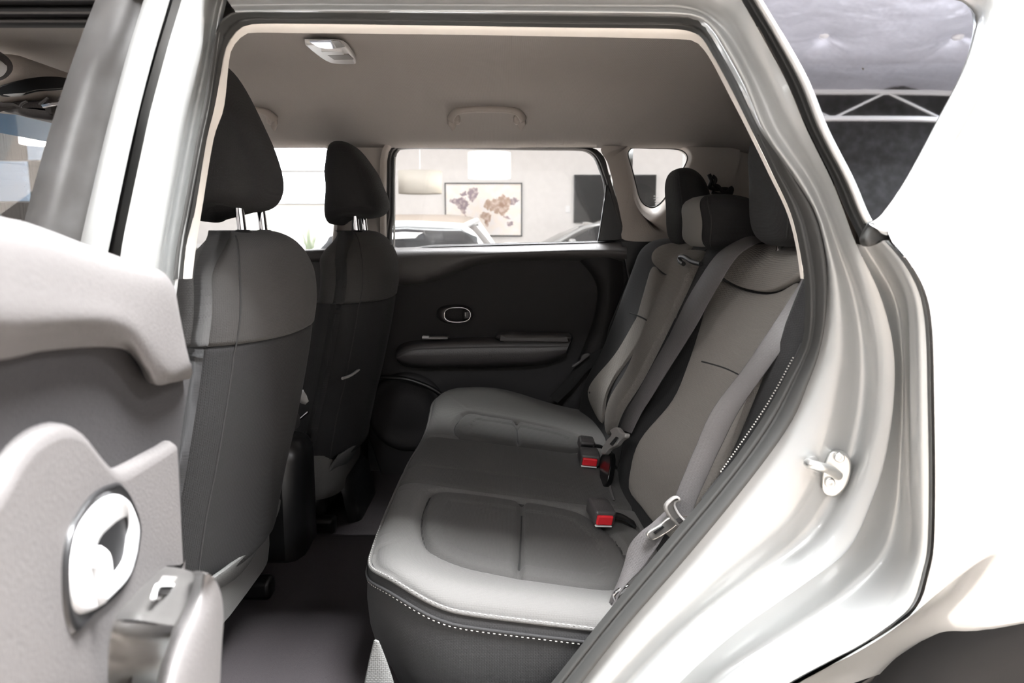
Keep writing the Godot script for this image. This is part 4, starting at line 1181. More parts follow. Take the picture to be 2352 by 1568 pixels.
	obj("lever", box_at(Vector3(0.022, 0.03, 0.016), c1 + Vector3(0.032, -0.001, 0.002), 0.005), M.dark_plastic, hb)
	obj("lock_mark", box_at(Vector3(0.003, 0.014, 0.002), c1 + Vector3(0.028, 0.001, 0.011), 0.0008), M.white_plastic, hb)
	# armrest
	st = mb()
	var r0: Array = [Vector3(-0.4184, 0.7437, -1.62), Vector3(-0.4087, 0.7611, -1.62), Vector3(-0.3897, 0.7737, -1.62), Vector3(-0.3521, 0.7832, -1.62), Vector3(-0.2725, 0.7895, -1.62), Vector3(-0.0638, 0.7958, -1.62), Vector3(0.0841, 0.7942, -1.62), Vector3(0.2179, 0.7973, -1.62)]
	var r1: Array = [Vector3(-0.4047, 0.7455, -1.552), Vector3(-0.3923, 0.7594, -1.552), Vector3(-0.3707, 0.7717, -1.552), Vector3(-0.3356, 0.7794, -1.552), Vector3(-0.2657, 0.7855, -1.552), Vector3(-0.0622, 0.7917, -1.552), Vector3(0.0819, 0.7917, -1.552), Vector3(0.2064, 0.7932, -1.552)]
	var r2: Array = [Vector3(-0.4007, 0.7392, -1.535), Vector3(-0.3869, 0.7484, -1.535), Vector3(-0.364, 0.7591, -1.535), Vector3(-0.3292, 0.7652, -1.535), Vector3(-0.2642, 0.7682, -1.535), Vector3(-0.0619, 0.7728, -1.535), Vector3(0.0815, 0.7728, -1.535), Vector3(0.1962, 0.7759, -1.535)]
	var r2b: Array = [Vector3(-0.4011, 0.7373, -1.537), Vector3(-0.3873, 0.7465, -1.537), Vector3(-0.3644, 0.7572, -1.537), Vector3(-0.3295, 0.7633, -1.537), Vector3(-0.2644, 0.7664, -1.537), Vector3(-0.0619, 0.771, -1.537), Vector3(0.0816, 0.771, -1.537), Vector3(0.1964, 0.774, -1.537)]
	var r3: Array = [Vector3(-0.4006, 0.7334, -1.533), Vector3(-0.3839, 0.7364, -1.533), Vector3(-0.3611, 0.7395, -1.533), Vector3(-0.3264, 0.741, -1.533), Vector3(-0.2644, 0.741, -1.533), Vector3(-0.0619, 0.7441, -1.533), Vector3(0.0816, 0.7487, -1.533), Vector3(0.1902, 0.7609, -1.533)]
	var r4: Array = [Vector3(-0.4019, 0.7243, -1.55), Vector3(-0.3869, 0.715, -1.55), Vector3(-0.3626, 0.7088, -1.55), Vector3(-0.3292, 0.7057, -1.55), Vector3(-0.2667, 0.7041, -1.55), Vector3(-0.0625, 0.7072, -1.55), Vector3(0.0975, 0.715, -1.55), Vector3(0.1886, 0.7428, -1.55)]
	var r5: Array = [Vector3(-0.4138, 0.7048, -1.625), Vector3(-0.3985, 0.692, -1.625), Vector3(-0.3735, 0.6841, -1.625), Vector3(-0.3391, 0.6793, -1.625), Vector3(-0.2747, 0.6777, -1.625), Vector3(-0.0644, 0.6809, -1.625), Vector3(0.1161, 0.692, -1.625), Vector3(0.1973, 0.7239, -1.625)]
	skin(st, [r0, r1, r2], 60, 5)
	skin(st, [r2, r2b], 60, 1)
	skin(st, [r2b, r3, r4, r5], 60, 5)
	for e: int in [0, 7]:
		cap(st, [r0[e], r1[e], r2[e], r3[e], r4[e], r5[e]])
	obj("armrest", done(st), M.dark_plastic, d)
	st = mb()
	slab(st, [Vector3(-0.0589, 0.8034, -1.61), Vector3(-0.0403, 0.8144, -1.61), Vector3(0.0372, 0.8144, -1.61), Vector3(0.1922, 0.8113, -1.61), Vector3(0.2077, 0.8066, -1.61), Vector3(0.2016, 0.7987, -1.61), Vector3(0.1831, 0.7862, -1.61), Vector3(0.0683, 0.7846, -1.61), Vector3(-0.0171, 0.7846, -1.61), Vector3(-0.0372, 0.7925, -1.61)], Vector3(0, 0, 0.082), 0.02, 40)
	obj("armrest_pad", done(st), M.door_plastic, d)
	obj("window_switch", box_at(Vector3(0.09, 0.008, 0.04), Vector3(-0.2683, 0.8005, -1.565), 0.004), M.grey_plastic, d)
	obj("switch_key", box_at(Vector3(0.024, 0.006, 0.02), Vector3(-0.3006, 0.805, -1.555), 0.002), M.white_plastic, d)
	# speaker ring and map pocket low in the door
	var sc: Vector3 = Vector3(-0.3795, 0.5236, -1.61)
	st = mb()
	lathe(st, [Vector2(0.145, 0.0), Vector2(0.14, 0.012), Vector2(0.125, 0.018), Vector2(0.108, 0.012), Vector2(0.1, 0.002), Vector2(0.06, 0.006), Vector2(0.0, 0.008)], sc, Vector3(0, 0, 1), 48)
	obj("speaker_grille", done(st), M.door_insert, d)
	st = mb()
	tube(st, curve([Vector3(-0.4739, 0.6553, -1.585), Vector3(-0.3811, 0.649, -1.585), Vector3(-0.3041, 0.6237, -1.585), Vector3(-0.261, 0.5983, -1.585), Vector3(-0.2195, 0.5617, -1.585), Vector3(-0.1966, 0.5218, -1.585)], 24), 0.008, 8)
	obj("pocket_rim", done(st), M.black_plastic, d)

func sgnpow(v: float, e: float) -> float:
	return signf(v) * pow(absf(v), e)


# ---------- floor of the cabin ----------
func build_floor() -> void:
	var t := thing("floor_carpet", "dark grey carpet on the cabin floor before the rear seat", "carpet", Vector3(-0.6, 0.25, -0.88))
	var st := mb()
	var rows: Array = []
	for i in 46:
		var row: Array = []
		var x := -2.0 + 2.3 * i / 45.0
		for j in 61:
			var z := -1.66 + 1.5 * j / 60.0
			var y := 0.285 + 0.07 * exp(-pow((z + 0.88) / 0.13, 2))
			y += 0.05 * smoothstep(-0.26, -0.17, z)
			row.append(Vector3(x, y, z))
		rows.append(row)
	grid(st, rows)
	obj("pile", done(st), M.carpet, t)
	st = mb()
	strap(st, [Vector3(-0.2385, 0.4638, -0.2), Vector3(-0.2488, 0.4228, -0.2), Vector3(-0.2594, 0.373, -0.2), Vector3(-0.267, 0.3227, -0.2)], [Vector3(-0.234, 0.4622, -0.2), Vector3(-0.2199, 0.4187, -0.2), Vector3(-0.208, 0.373, -0.2), Vector3(-0.2014, 0.3227, -0.2)], 0.006, 16)
	obj("sill_edge", done(st), M.grey_flap, t).set_meta("label", "paler carpet edge at the door")

# ---------- front seats ----------
func seat_ring(xr: float, w: float, t: float, y: float, zc: float, swell := 0.05) -> Array:
	var out: Array = []
	for k in 64:
		var g := TAU * k / 64
		var z := w * sgnpow(cos(g), 0.55)
		var s := sgnpow(sin(g), 0.62)
		var x := xr - t / 2 + t / 2 * s
		if s > 0: x -= swell * pow(absf(z) / w, 2.2)
		out.append(Vector3(x, y, zc + z))
	return out

func build_front_seats() -> void:
	front_seat(-0.50, 0.0, 1.15, "near front seat in dark grey cloth, its back towards the open door")
	front_seat(-1.265, 0.062, 0.87, "far front seat in dark grey cloth, half hidden behind the nearer one")

func front_seat(zc: float, dx: float, hh: float, label: String) -> void:
	var t := thing("front_seat", label, "car seat", Vector3(-0.8, 0.28, zc), "front seats")
	# lower back panel
	var low := [[0.505, -0.545, 0.215], [0.515, -0.527, 0.222], [0.56, -0.517, 0.23], [0.65, -0.497, 0.236], [0.74, -0.473, 0.24], [0.83, -0.452, 0.243], [0.90, -0.437, 0.243], [0.95, -0.428, 0.242], [0.966, -0.426, 0.241], [0.972, -0.430, 0.236]]
	var rings: Array = []
	for q in low: rings.append(seat_ring(q[1] + dx, q[2], 0.21, q[0], zc, 0.055))
	var st := mb()
	loft(st, finer(rings, 3))
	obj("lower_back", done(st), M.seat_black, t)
	# upper back panel, slightly proud of the seam
	var top := [[0.970, -0.430, 0.236], [0.975, -0.4225, 0.242], [0.985, -0.420, 0.2435], [1.02, -0.414, 0.242], [1.06, -0.413, 0.236], [1.09, -0.416, 0.226], [1.115, -0.424, 0.210], [1.135, -0.434, 0.188], [1.15, -0.446, 0.162], [1.161, -0.460, 0.130], [1.168, -0.476, 0.095], [1.171, -0.495, 0.05]]
	rings = []
	for q in top:
		var th: float = 0.20 - maxf(q[0] - 1.1, 0) * 1.4
		rings.append(seat_ring(q[1] + dx, q[2], th, q[0], zc, 0.055))
	st = mb()
	loft(st, finer(rings, 3))
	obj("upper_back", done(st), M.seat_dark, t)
	# piped seams down both rear corners
	for s: float in [-1.0, 1.0]:
		st = mb()
		var path: Array = []
		for q in low.slice(1, 9) + top.slice(1, 10):
			var g: float = 0.70
			var z: float = q[2] * sgnpow(cos(g), 0.55)
			var th2: float = 0.21 if q[0] < 0.972 else 0.20 - maxf(q[0] - 1.1, 0) * 1.4
			var x: float = q[1] + dx - th2 / 2 + th2 / 2 * sgnpow(sin(g), 0.62) - 0.055 * pow(absf(z) / q[2], 2.2)
			path.append(Vector3(x + 0.0005, q[0], zc + s * z))
		tube(st, curve(path, 40), 0.0017, 6)
		obj("seam", done(st), M.seam_thread_and_shade, t)
	# carpeted flap under the back
	st = mb()
	var f0: Array = []
	var f1: Array = []
	for i in 13:
		var z := zc - 0.205 + 0.41 * i / 12.0
		var bulge := 0.03 * pow(absf(i - 6) / 6.0, 2.0)
		f0.append(Vector3(-0.53 + dx - bulge, 0.53, z))
		f1.append(Vector3(-0.575 + dx - bulge, 0.465 - 0.01 * sin(PI * i / 12.0), z))
	strap(st, f0, f1, 0.008, 24)
	obj("lower_flap", done(st), M.grey_flap, t)
	# cushion and its plastic base, mostly hidden
	st = mb()
	rings = []
	for q in [[0.40, 0.23, 0.0], [0.43, 0.255, 0.0], [0.49, 0.26, 0.0], [0.53, 0.25, 0.01], [0.55, 0.21, 0.03]]:
		var ring: Array = []
		for k in 48:
			var g := TAU * k / 48
			ring.append(Vector3(-0.83 + dx + (0.26 - q[2]) * sgnpow(cos(g), 0.4), q[0], zc + q[1] * sgnpow(sin(g), 0.4)))
		rings.append(ring)
	loft(st, rings)
	obj("seat_cushion", done(st), M.seat_cloth, t)
	for s: float in [-1.0, 1.0]:
		obj("seat_rail", box_at(Vector3(0.5, 0.05, 0.05), Vector3(-0.83 + dx, 0.315, zc + s * 0.19), 0.012), M.black_plastic, t)
	obj("seat_base", box_at(Vector3(0.46, 0.09, 0.42), Vector3(-0.84 + dx, 0.375, zc), 0.03), M.black_plastic, t)
	# headrest on two posts
	var hr: Array = []
	var wd := 1.13 if hh < 1.0 else 1.0
	for q in [[1.218, 0.035, 0.075, -0.012], [1.222, 0.058, 0.102, -0.01], [1.235, 0.071, 0.118, -0.004], [1.26, 0.077, 0.125, 0.0], [1.29, 0.075, 0.126, 0.0], [1.33, 0.067, 0.124, -0.005], [1.37, 0.056, 0.118, -0.013], [1.41, 0.045, 0.109, -0.022], [1.44, 0.036, 0.096, -0.030], [1.46, 0.027, 0.078, -0.036], [1.472, 0.016, 0.052, -0.041], [1.475, 0.006, 0.024, -0.044]]:
		var ring: Array = []
		for k in 48:
			var g := TAU * k / 48
			ring.append(Vector3(-0.548 + dx + (0.022 if hh < 1.0 else 0.0) + q[3] + q[1] * (wd + (0.12 if hh < 1.0 and q[0] > 1.36 else 0.0)) * sgnpow(cos(g), 0.72), 1.206 + (q[0] - 1.218) * hh + 0.012 * sin(g) * sin(g) * (1.0 if q[0] < 1.25 else 0.0) - 0.02 * maxf(-cos(g), 0) * (1.0 if q[0] < 1.25 else maxf(0.0, 1.0 - (q[0] - 1.25) / 0.12)), zc + q[2] * wd * sgnpow(sin(g), 0.62)))
		hr.append(ring)
	st = mb()
	loft(st, finer(hr, 4))
	var hd := obj("headrest", done(st), M.seat_black, t)
	for s: float in [-1.0, 1.0]:
		st = mb()
		tube(st, [Vector3(-0.515 + dx, 1.13, zc + s * 0.062), Vector3(-0.525 + dx, 1.25, zc + s * 0.062)], 0.0085, 14)
		obj("headrest_post", done(st), M.chrome, hd)
		st = mb()
		lathe(st, [Vector2(0.02, 0.0), Vector2(0.019, 0.008), Vector2(0.012, 0.012), Vector2(0.009, 0.012)], Vector3(-0.517 + dx, 1.160, zc + s * 0.062), Vector3.UP, 16)
		obj("post_collar", done(st), M.black_plastic, hd)
	if zc < -1.0:
		st = mb()
		tube(st, curve([Vector3(-0.4639, 0.7711, -0.985), Vector3(-0.451, 0.7707, -1.03), Vector3(-0.4409, 0.7749, -1.1), Vector3(-0.4372, 0.7811, -1.165), Vector3(-0.4366, 0.7877, -1.21)], 16), 0.004, 6)
		obj("pocket_edge", done(st), M.grey_plastic, t)


# ---------- rear bench ----------
func seg_dist(px: float, pz: float, poly: Array, closed: bool) -> float:
	var best := 9.0
	var m := poly.size()
	for i in (m if closed else m - 1):
		var a: Vector2 = poly[i]
		var b: Vector2 = poly[(i + 1) % m]
		var p := Vector2(px, pz)
		var ab := b - a
		var t := clampf((p - a).dot(ab) / maxf(ab.length_squared(), 1e-9), 0, 1)
		best = minf(best, p.distance_to(a + ab * t))
	return best

var cushion_lines: Array = []
var cushion_rooms: Array = []

func flat(pts: Array, n: int, closed := false) -> Array:
	var out: Array = []
	for v: Vector3 in curve(pts, n, closed): out.append(Vector2(v.x, v.z))
	return out

func cushion_front(z: float) -> float:
	var x := -0.266 + 0.012 * sin((z + 0.2) * 5.0)
	if z > -0.39: x += 0.19 * (1.0 - sqrt(maxf(0.0, 1.0 - pow((z + 0.39) / 0.19, 2))))
	if z < -1.36: x += 0.16 * (1.0 - sqrt(maxf(0.0, 1.0 - pow((-z - 1.36) / 0.16, 2))))
	return x

func cushion_y(x: float, z: float) -> float:
	var y := 0.481 - 0.13 * x - 0.075 * z
	y += 0.02 * exp(-pow((z + 0.84) / 0.2, 2)) + 0.048 * exp(-pow((z + 1.44) / 0.08, 2)) * exp(-pow((x + 0.06) / 0.19, 2)) + 0.036 * exp(-pow((z + 0.22) / 0.09, 2)) + 0.02 * exp(-pow((x + 0.23) / 0.09, 2)) * smoothstep(-0.8, -0.4, z)
	# distance in from the rounded plan outline
	var df := minf(x - cushion_front(minf(z, -0.39)), -0.2 - z)
	if z > -0.39 and x < -0.076:
		df = 0.19 - Vector2(x + 0.076, z + 0.39).length()
	var e := clampf(1.0 - df / 0.055, 0, 1)
	y -= 0.026 * (1.0 - sqrt(maxf(0.0, 1.0 - e * e)))
	e = clampf(1.0 - (z + 1.52) / 0.07, 0, 1)
	y -= 0.032 * (1.0 - sqrt(maxf(0.0, 1.0 - e * e)))
	for q in cushion_lines:
		if q[1].grow(0.03).has_point(Vector2(x, z)):
			var d := seg_dist(x, z, q[0], q[2])
			y -= q[3] * exp(-pow(d / q[4], 2))
			if q[2] and d < 0.05 and Geometry2D.is_point_in_polygon(Vector2(x, z), PackedVector2Array(q[0])):
				y += 0.006 * (1.0 - exp(-d / 0.012)) - 0.002
	return y

func add_line(pts: Array, n: int, closed: bool, depth: float, width: float) -> void:
	var f := flat(pts, n, closed)
	var r := Rect2(f[0], Vector2.ZERO)
	for p: Vector2 in f: r = r.expand(p)
	cushion_lines.append([f, r, closed, depth, width])

func build_rear_bench() -> void:
	var t := thing("rear_bench", "grey cloth rear bench seat with three headrests", "car seat", Vector3(0.1, 0.3, -0.86))
	# seams pressed into the cushions
	add_line([Vector3(-0.1801, 0.5545, -0.6673), Vector3(-0.195, 0.5514, -0.6005), Vector3(-0.1947, 0.545, -0.5157), Vector3(-0.1823, 0.5379, -0.442), Vector3(-0.1595, 0.5313, -0.3944), Vector3(-0.0988, 0.5214, -0.367), Vector3(-0.0389, 0.5127, -0.3551), Vector3(0.016, 0.5048, -0.3455), Vector3(0.104, 0.493, -0.3406), Vector3(0.1799, 0.4833, -0.3422), Vector3(0.2203, 0.4806, -0.3761), Vector3(0.2422, 0.4824, -0.439), Vector3(0.241, 0.4884, -0.5163), Vector3(0.2195, 0.4963, -0.584), Vector3(0.1675, 0.5085, -0.6563), Vector3(0.0867, 0.5205, -0.6775), Vector3(0.0197, 0.5296, -0.6821), Vector3(-0.0891, 0.5441, -0.6867)], 56, true, 0.013, 0.007)
	add_line([Vector3(0.0226, 0.5286, -0.6735), Vector3(0.0191, 0.5192, -0.5419), Vector3(0.0151, 0.5111, -0.4282), Vector3(0.0126, 0.5054, -0.3479)], 8, false, 0.015, 0.008)
	add_line([Vector3(-0.14, 0.6065, -1.298), Vector3(-0.164, 0.6057, -1.2449), Vector3(-0.1735, 0.6017, -1.1749), Vector3(-0.1662, 0.596, -1.1114), Vector3(-0.1424, 0.5891, -1.061), Vector3(-0.0699, 0.5795, -1.0585), Vector3(0.0175, 0.5678, -1.0544), Vector3(0.1178, 0.5553, -1.0617), Vector3(0.1942, 0.5463, -1.0743), Vector3(0.2221, 0.5466, -1.1266), Vector3(0.2118, 0.5533, -1.1977), Vector3(0.1551, 0.5644, -1.2479), Vector3(0.0809, 0.5757, -1.2691), Vector3(0.0055, 0.5868, -1.2864), Vector3(-0.0775, 0.598, -1.2924)], 44, true, 0.013, 0.007)
	add_line([Vector3(0.0138, 0.585, -1.2768), Vector3(0.0159, 0.5786, -1.1954), Vector3(0.0187, 0.5677, -1.0548)], 6, false, 0.015, 0.008)
	add_line([Vector3(-0.2727, 0.5494, -0.4392), Vector3(-0.2412, 0.5451, -0.4362), Vector3(-0.2083, 0.5398, -0.4227), Vector3(-0.1636, 0.5305, -0.3764)], 10, false, 0.002, 0.003)
	add_line([Vector3(-0.2764, 0.5667, -0.6631), Vector3(-0.2299, 0.5602, -0.6575), Vector3(-0.1801, 0.5545, -0.6673)], 8, false, 0.002, 0.003)
	add_line([Vector3(-0.2107, 0.6132, -1.3976), Vector3(-0.1418, 0.5991, -1.3285)], 6, false, 0.002, 0.003)
	add_line([Vector3(0.1637, 0.5551, -1.272), Vector3(0.1917, 0.5587, -1.3677)], 6, false, 0.002, 0.003)
	add_line([Vector3(-0.2689, 0.5752, -0.7903), Vector3(-0.1928, 0.5655, -0.7923), Vector3(-0.0836, 0.5518, -0.799), Vector3(0.0264, 0.5372, -0.7949), Vector3(0.1462, 0.5204, -0.7782)], 10, false, 0.003, 0.004)
	var spans := [[-0.2, -0.70, "seat_cushion"], [-0.70, -1.05, "centre_cushion"], [-1.05, -1.52, "seat_cushion"]]
	for s in spans:
		var st := mb()
		var rows: Array = []
		var nz := int((s[0] - s[1]) / 0.0045)
		for i in nz + 1:
			var z: float = lerpf(s[0], s[1], float(i) / nz)
			var row: Array = []
			var x0 := cushion_front(z)
			for j in 121:
				var f := j / 120.0
				var x := lerpf(x0, 0.40, f * f * 0.3 + f * 0.7)
				var y := cushion_y(x, z)
				if s[1] == -0.70 or s[0] == -0.70: y -= 0.004 * exp(-pow((z + 0.70) / 0.006, 2))
				y -= 0.010 * exp(-pow((z + 1.05) / 0.010, 2))
				row.append(Vector3(x, y, z))
			rows.append(row)
		# the pressed panel inside the seam has a darker colour than the rest
		var si := mb()
		var any := false
		for i in nz:
			for j in 120:
				var m: Vector3 = (rows[i][j] + rows[i + 1][j + 1]) * 0.5
				var inside := false
				for q in cushion_lines:
					if q[2] and q[1].has_point(Vector2(m.x, m.z)) and Geometry2D.is_point_in_polygon(Vector2(m.x, m.z), PackedVector2Array(q[0])):
						inside = true
				any = any or inside
				quad(si if inside else st, rows[i][j], rows[i][j + 1], rows[i + 1][j + 1], rows[i + 1][j])
		var cu := obj(s[2], done(st), M.seat_centre if s[2] == "centre_cushion" else M.seat_cloth, t)
		if any: obj("insert_panel", done(si), M.seat_centre, cu)
	# skirt of the cushion: front face and near side in one sweep
	var path: Array = []
	for i in 60:
		var z := lerpf(-1.52, -0.39, i / 59.0)
		path.append(Vector3(cushion_front(z), cushion_y(cushion_front(z), z), z))
	var cx0 := cushion_front(-0.39) + 0.19
	for i in range(1, 20):
		var a := PI / 2 * i / 19.0
		var q := Vector2(cx0 - 0.19 * cos(a), -0.39 + 0.19 * sin(a))
		path.append(Vector3(q.x, cushion_y(q.x, q.y), q.y))
	for i in range(1, 26):
		var x := lerpf(cx0, 0.40, i / 25.0)
		path.append(Vector3(x, cushion_y(x, -0.2), -0.2))
	var np := path.size()
	var st2 := mb()
	var rows2: Array = []
	for q in [[0.0, 0.0], [0.006, -0.012], [0.008, -0.03], [0.010, -0.07], [0.006, -0.12], [-0.006, -0.17], [-0.03, -0.21], [-0.05, -0.26]]:
		var row: Array = []
		for i in np:
			var tg: Vector3 = ((path[mini(i + 1, np - 1)] as Vector3) - (path[maxi(i - 1, 0)] as Vector3))
			tg.y = 0
			var outw := Vector3(-tg.z, 0, tg.x).normalized()
			row.append((path[i] as Vector3) + outw * q[0] + Vector3(0, q[1], 0))
		rows2.append(row)
	grid(st2, rows2)
	obj("cushion_skirt", done(st2), M.seat_black, t)
	# piping and bright double stitching along the edge
	for k in 2:
		var line: Array = []
		for i in np:
			var tg: Vector3 = ((path[mini(i + 1, np - 1)] as Vector3) - (path[maxi(i - 1, 0)] as Vector3))
			tg.y = 0
			line.append((path[i] as Vector3) + Vector3(-tg.z, 0, tg.x).normalized() * [0.003, 0.009][k] + Vector3(0, [0.0, -0.022][k], 0))
		st2 = mb()
		tube(st2, line, [0.004, 0.003][k], 8)
		obj("piping", done(st2), [M.seat_cloth, M.seat_black][k], t)
		st2 = mb()
		var dense := curve(line, 420)
		for i in range(230, 418, 1):
			if i % 2: continue
			var a: Vector3 = dense[i]
			var b: Vector3 = a.lerp(dense[i + 1], 0.75)
			var off := Vector3(-0.0005, [0.0045, -0.0035][k], 0.0025)
			tube(st2, [a + off, b + off], 0.0007, 5)
		obj("stitching", done(st2), M.stitch, t).set_meta("kind", "stuff")
	# seam thread tubes, dark to paint the crease shade of the pressed grooves
	for q in cushion_lines:
		if q[3] < 0.01: continue
		var p: Array = []
		for v: Vector2 in q[0]: p.append(Vector3(v.x, cushion_y(v.x, v.y) + 0.0008, v.y))
		st2 = mb()
		tube(st2, p, 0.0026, 5, q[2])
		obj("seam", done(st2), M.seam_thread_and_shade, t)
	build_backrest(t)

func back_x(y: float, z: float) -> float:
	var x := 0.282 + 0.347 * (y - 0.58) + 0.065 * (z + 1.3)
	# bolsters stand forward, centres are hollow
	x -= 0.035 * exp(-pow((z + 0.24) / 0.06, 2)) + 0.018 * exp(-pow((z + 0.80) / 0.10, 2)) + 0.035 * exp(-pow((z + 1.47) / 0.06, 2))
	x += 0.018 * exp(-pow((z + 0.5) / 0.13, 2)) + 0.018 * exp(-pow((z + 1.24) / 0.12, 2))
	x -= 0.02 * exp(-pow((y - 0.66) / 0.08, 2))
	# top edge rolls back
	var e := clampf((y - 1.085) / 0.06, 0, 1)
	x += 0.06 * (1.0 - sqrt(maxf(0.0, 1.0 - e * e)))
	# near and far ends roll back
	e = clampf((z + 0.26) / 0.06, 0, 1)
	x += 0.09 * (1.0 - sqrt(maxf(0.0, 1.0 - e * e)))
	e = clampf((-1.45 - z) / 0.07, 0, 1)
	x += 0.09 * (1.0 - sqrt(maxf(0.0, 1.0 - e * e)))
	return x

# a soft pad lying on the backrest, outlined by points (x is taken from the backrest itself)
func pad(outline: Array, th: float, n := 90) -> SurfaceTool:
	var st := mb()
	var o := curve(outline, n, true)
	var c := Vector3.ZERO
	for v: Vector3 in o: c += v / n
	var rows: Array = []
	for i in 30:
		var q := [1.0, -0.3 + 0.5 * i] if i < 2 else [maxf(0.0, 1.0 - pow((i - 1) / 28.0, 1.5)), 0.0]
		var e := clampf((1.0 - q[0]) / 0.12, 0, 1)
		if i >= 2: q[1] = sqrt(1.0 - pow(1.0 - e, 2)) * 0.8 + 0.2 + 0.2 * (1.0 - q[0])
		var row: Array = []
		for v: Vector3 in o:
			var p := c.lerp(v, q[0])
			p.z = minf(p.z, -0.275)
			row.append(Vector3(back_x(p.y, p.z) - th * q[1], p.y, p.z))
		rows.append(row)
	grid(st, rows, true)
	return done(st)

func build_backrest(t: Node3D) -> void:
	var split := -0.93
	for s in [[-0.2, split + 0.004], [split - 0.004, -1.52]]:
		var st := mb()
		var rows: Array = []
		for i in 61:
			var z: float = lerpf(s[0], s[1], i / 60.0)
			var row: Array = []
			for j in 61:
				var y := lerpf(0.46, 1.145, j / 60.0)
				row.append(Vector3(back_x(y, z), y, z))
			row.append(Vector3(back_x(1.145, z) + 0.09, 1.13, z))
			row.append(Vector3(back_x(1.145, z) + 0.06, 0.8, z))
			row.append(Vector3(0.42, 0.35, z))
			rows.append(row)
		grid(st, rows)
		cap(st, rows[0])
		cap(st, rows[60])
		obj("backrest", done(st), M.seat_black, t)
	# lighter inserts
	obj("back_insert", pad([Vector3(0.4857, 1.0596, -0.7265), Vector3(0.4692, 1.0099, -0.7144), Vector3(0.446, 0.9404, -0.7003), Vector3(0.4187, 0.8599, -0.6919), Vector3(0.3914, 0.7818, -0.6941), Vector3(0.3536, 0.6807, -0.7359), Vector3(0.3226, 0.5941, -0.7502), Vector3(0.3057, 0.543, -0.7374), Vector3(0.3071, 0.5312, -0.6527), Vector3(0.3128, 0.5259, -0.5378), Vector3(0.332, 0.5543, -0.394), Vector3(0.3553, 0.6147, -0.3574), Vector3(0.3885, 0.7015, -0.3098), Vector3(0.4225, 0.7936, -0.2787), Vector3(0.46, 0.8958, -0.2469), Vector3(0.4917, 0.9868, -0.2455), Vector3(0.5093, 1.0433, -0.2761), Vector3(0.5176, 1.0772, -0.33), Vector3(0.5062, 1.0574, -0.4002), Vector3(0.4953, 1.0431, -0.4906), Vector3(0.489, 1.0426, -0.585), Vector3(0.4872, 1.0534, -0.6708)], 0.014), M.seat_insert, t)
	obj("shoulder_insert", pad([Vector3(0.4951, 1.0877, -0.7316), Vector3(0.5022, 1.1079, -0.7309), Vector3(0.5122, 1.1325, -0.7074), Vector3(0.5199, 1.1416, -0.6384), Vector3(0.5305, 1.1426, -0.4809), Vector3(0.5378, 1.1423, -0.3673), Vector3(0.5273, 1.1015, -0.3109), Vector3(0.5207, 1.0853, -0.3252), Vector3(0.5096, 1.065, -0.3879), Vector3(0.4984, 1.0489, -0.4743), Vector3(0.4915, 1.0486, -0.5789), Vector3(0.4904, 1.063, -0.6731)], 0.016, 80), M.seat_insert, t)
	obj("back_insert", pad([Vector3(0.4443, 1.058, -1.355), Vector3(0.4285, 1.0074, -1.3287), Vector3(0.4065, 0.9406, -1.3102), Vector3(0.3822, 0.8755, -1.3361), Vector3(0.3514, 0.793, -1.3695), Vector3(0.3161, 0.6989, -1.4104), Vector3(0.2913, 0.6297, -1.4227), Vector3(0.2779, 0.582, -1.3742), Vector3(0.2779, 0.5655, -1.2861), Vector3(0.2918, 0.6049, -1.2817), Vector3(0.3118, 0.6651, -1.2959), Vector3(0.3401, 0.7444, -1.2841), Vector3(0.3718, 0.8273, -1.2391), Vector3(0.4019, 0.9101, -1.2185), Vector3(0.4251, 0.9719, -1.1911), Vector3(0.4483, 1.0322, -1.156), Vector3(0.4511, 1.0457, -1.1843), Vector3(0.4449, 1.0375, -1.2361), Vector3(0.4435, 1.0436, -1.291)], 0.010), M.seat_insert, t)
	obj("shoulder_insert", pad([Vector3(0.449, 1.074, -1.3677), Vector3(0.4593, 1.1078, -1.3902), Vector3(0.4685, 1.129, -1.3622), Vector3(0.4781, 1.1361, -1.2525), Vector3(0.4856, 1.1266, -1.0855), Vector3(0.4768, 1.0981, -1.0693), Vector3(0.466, 1.0726, -1.099), Vector3(0.4549, 1.0463, -1.1296), Vector3(0.4507, 1.0415, -1.169), Vector3(0.4473, 1.0431, -1.2292), Vector3(0.4465, 1.0529, -1.294)], 0.012, 60), M.seat_insert, t)
	obj("centre_panel", pad([Vector3(0.4734, 1.0945, -1.1022), Vector3(0.4828, 1.1171, -1.0774), Vector3(0.4935, 1.115, -0.9022), Vector3(0.4854, 1.0881, -0.8838), Vector3(0.4712, 1.049, -0.8923), Vector3(0.45, 0.9915, -0.9119), Vector3(0.4274, 0.9313, -0.939), Vector3(0.4068, 0.8759, -0.9597), Vector3(0.3761, 0.7932, -0.9897), Vector3(0.3414, 0.697, -1.0103), Vector3(0.311, 0.6146, -1.0383), Vector3(0.2928, 0.5755, -1.1092), Vector3(0.2919, 0.5847, -1.1727), Vector3(0.312, 0.6468, -1.1946), Vector3(0.3445, 0.7375, -1.1787), Vector3(0.3788, 0.8364, -1.1798), Vector3(0.4052, 0.9099, -1.1654), Vector3(0.4327, 0.9833, -1.1343), Vector3(0.4541, 1.0411, -1.1134), Vector3(0.4644, 1.0697, -1.1081)], 0.022, 70), M.seat_insert, t).set_meta("label", "folding centre panel")
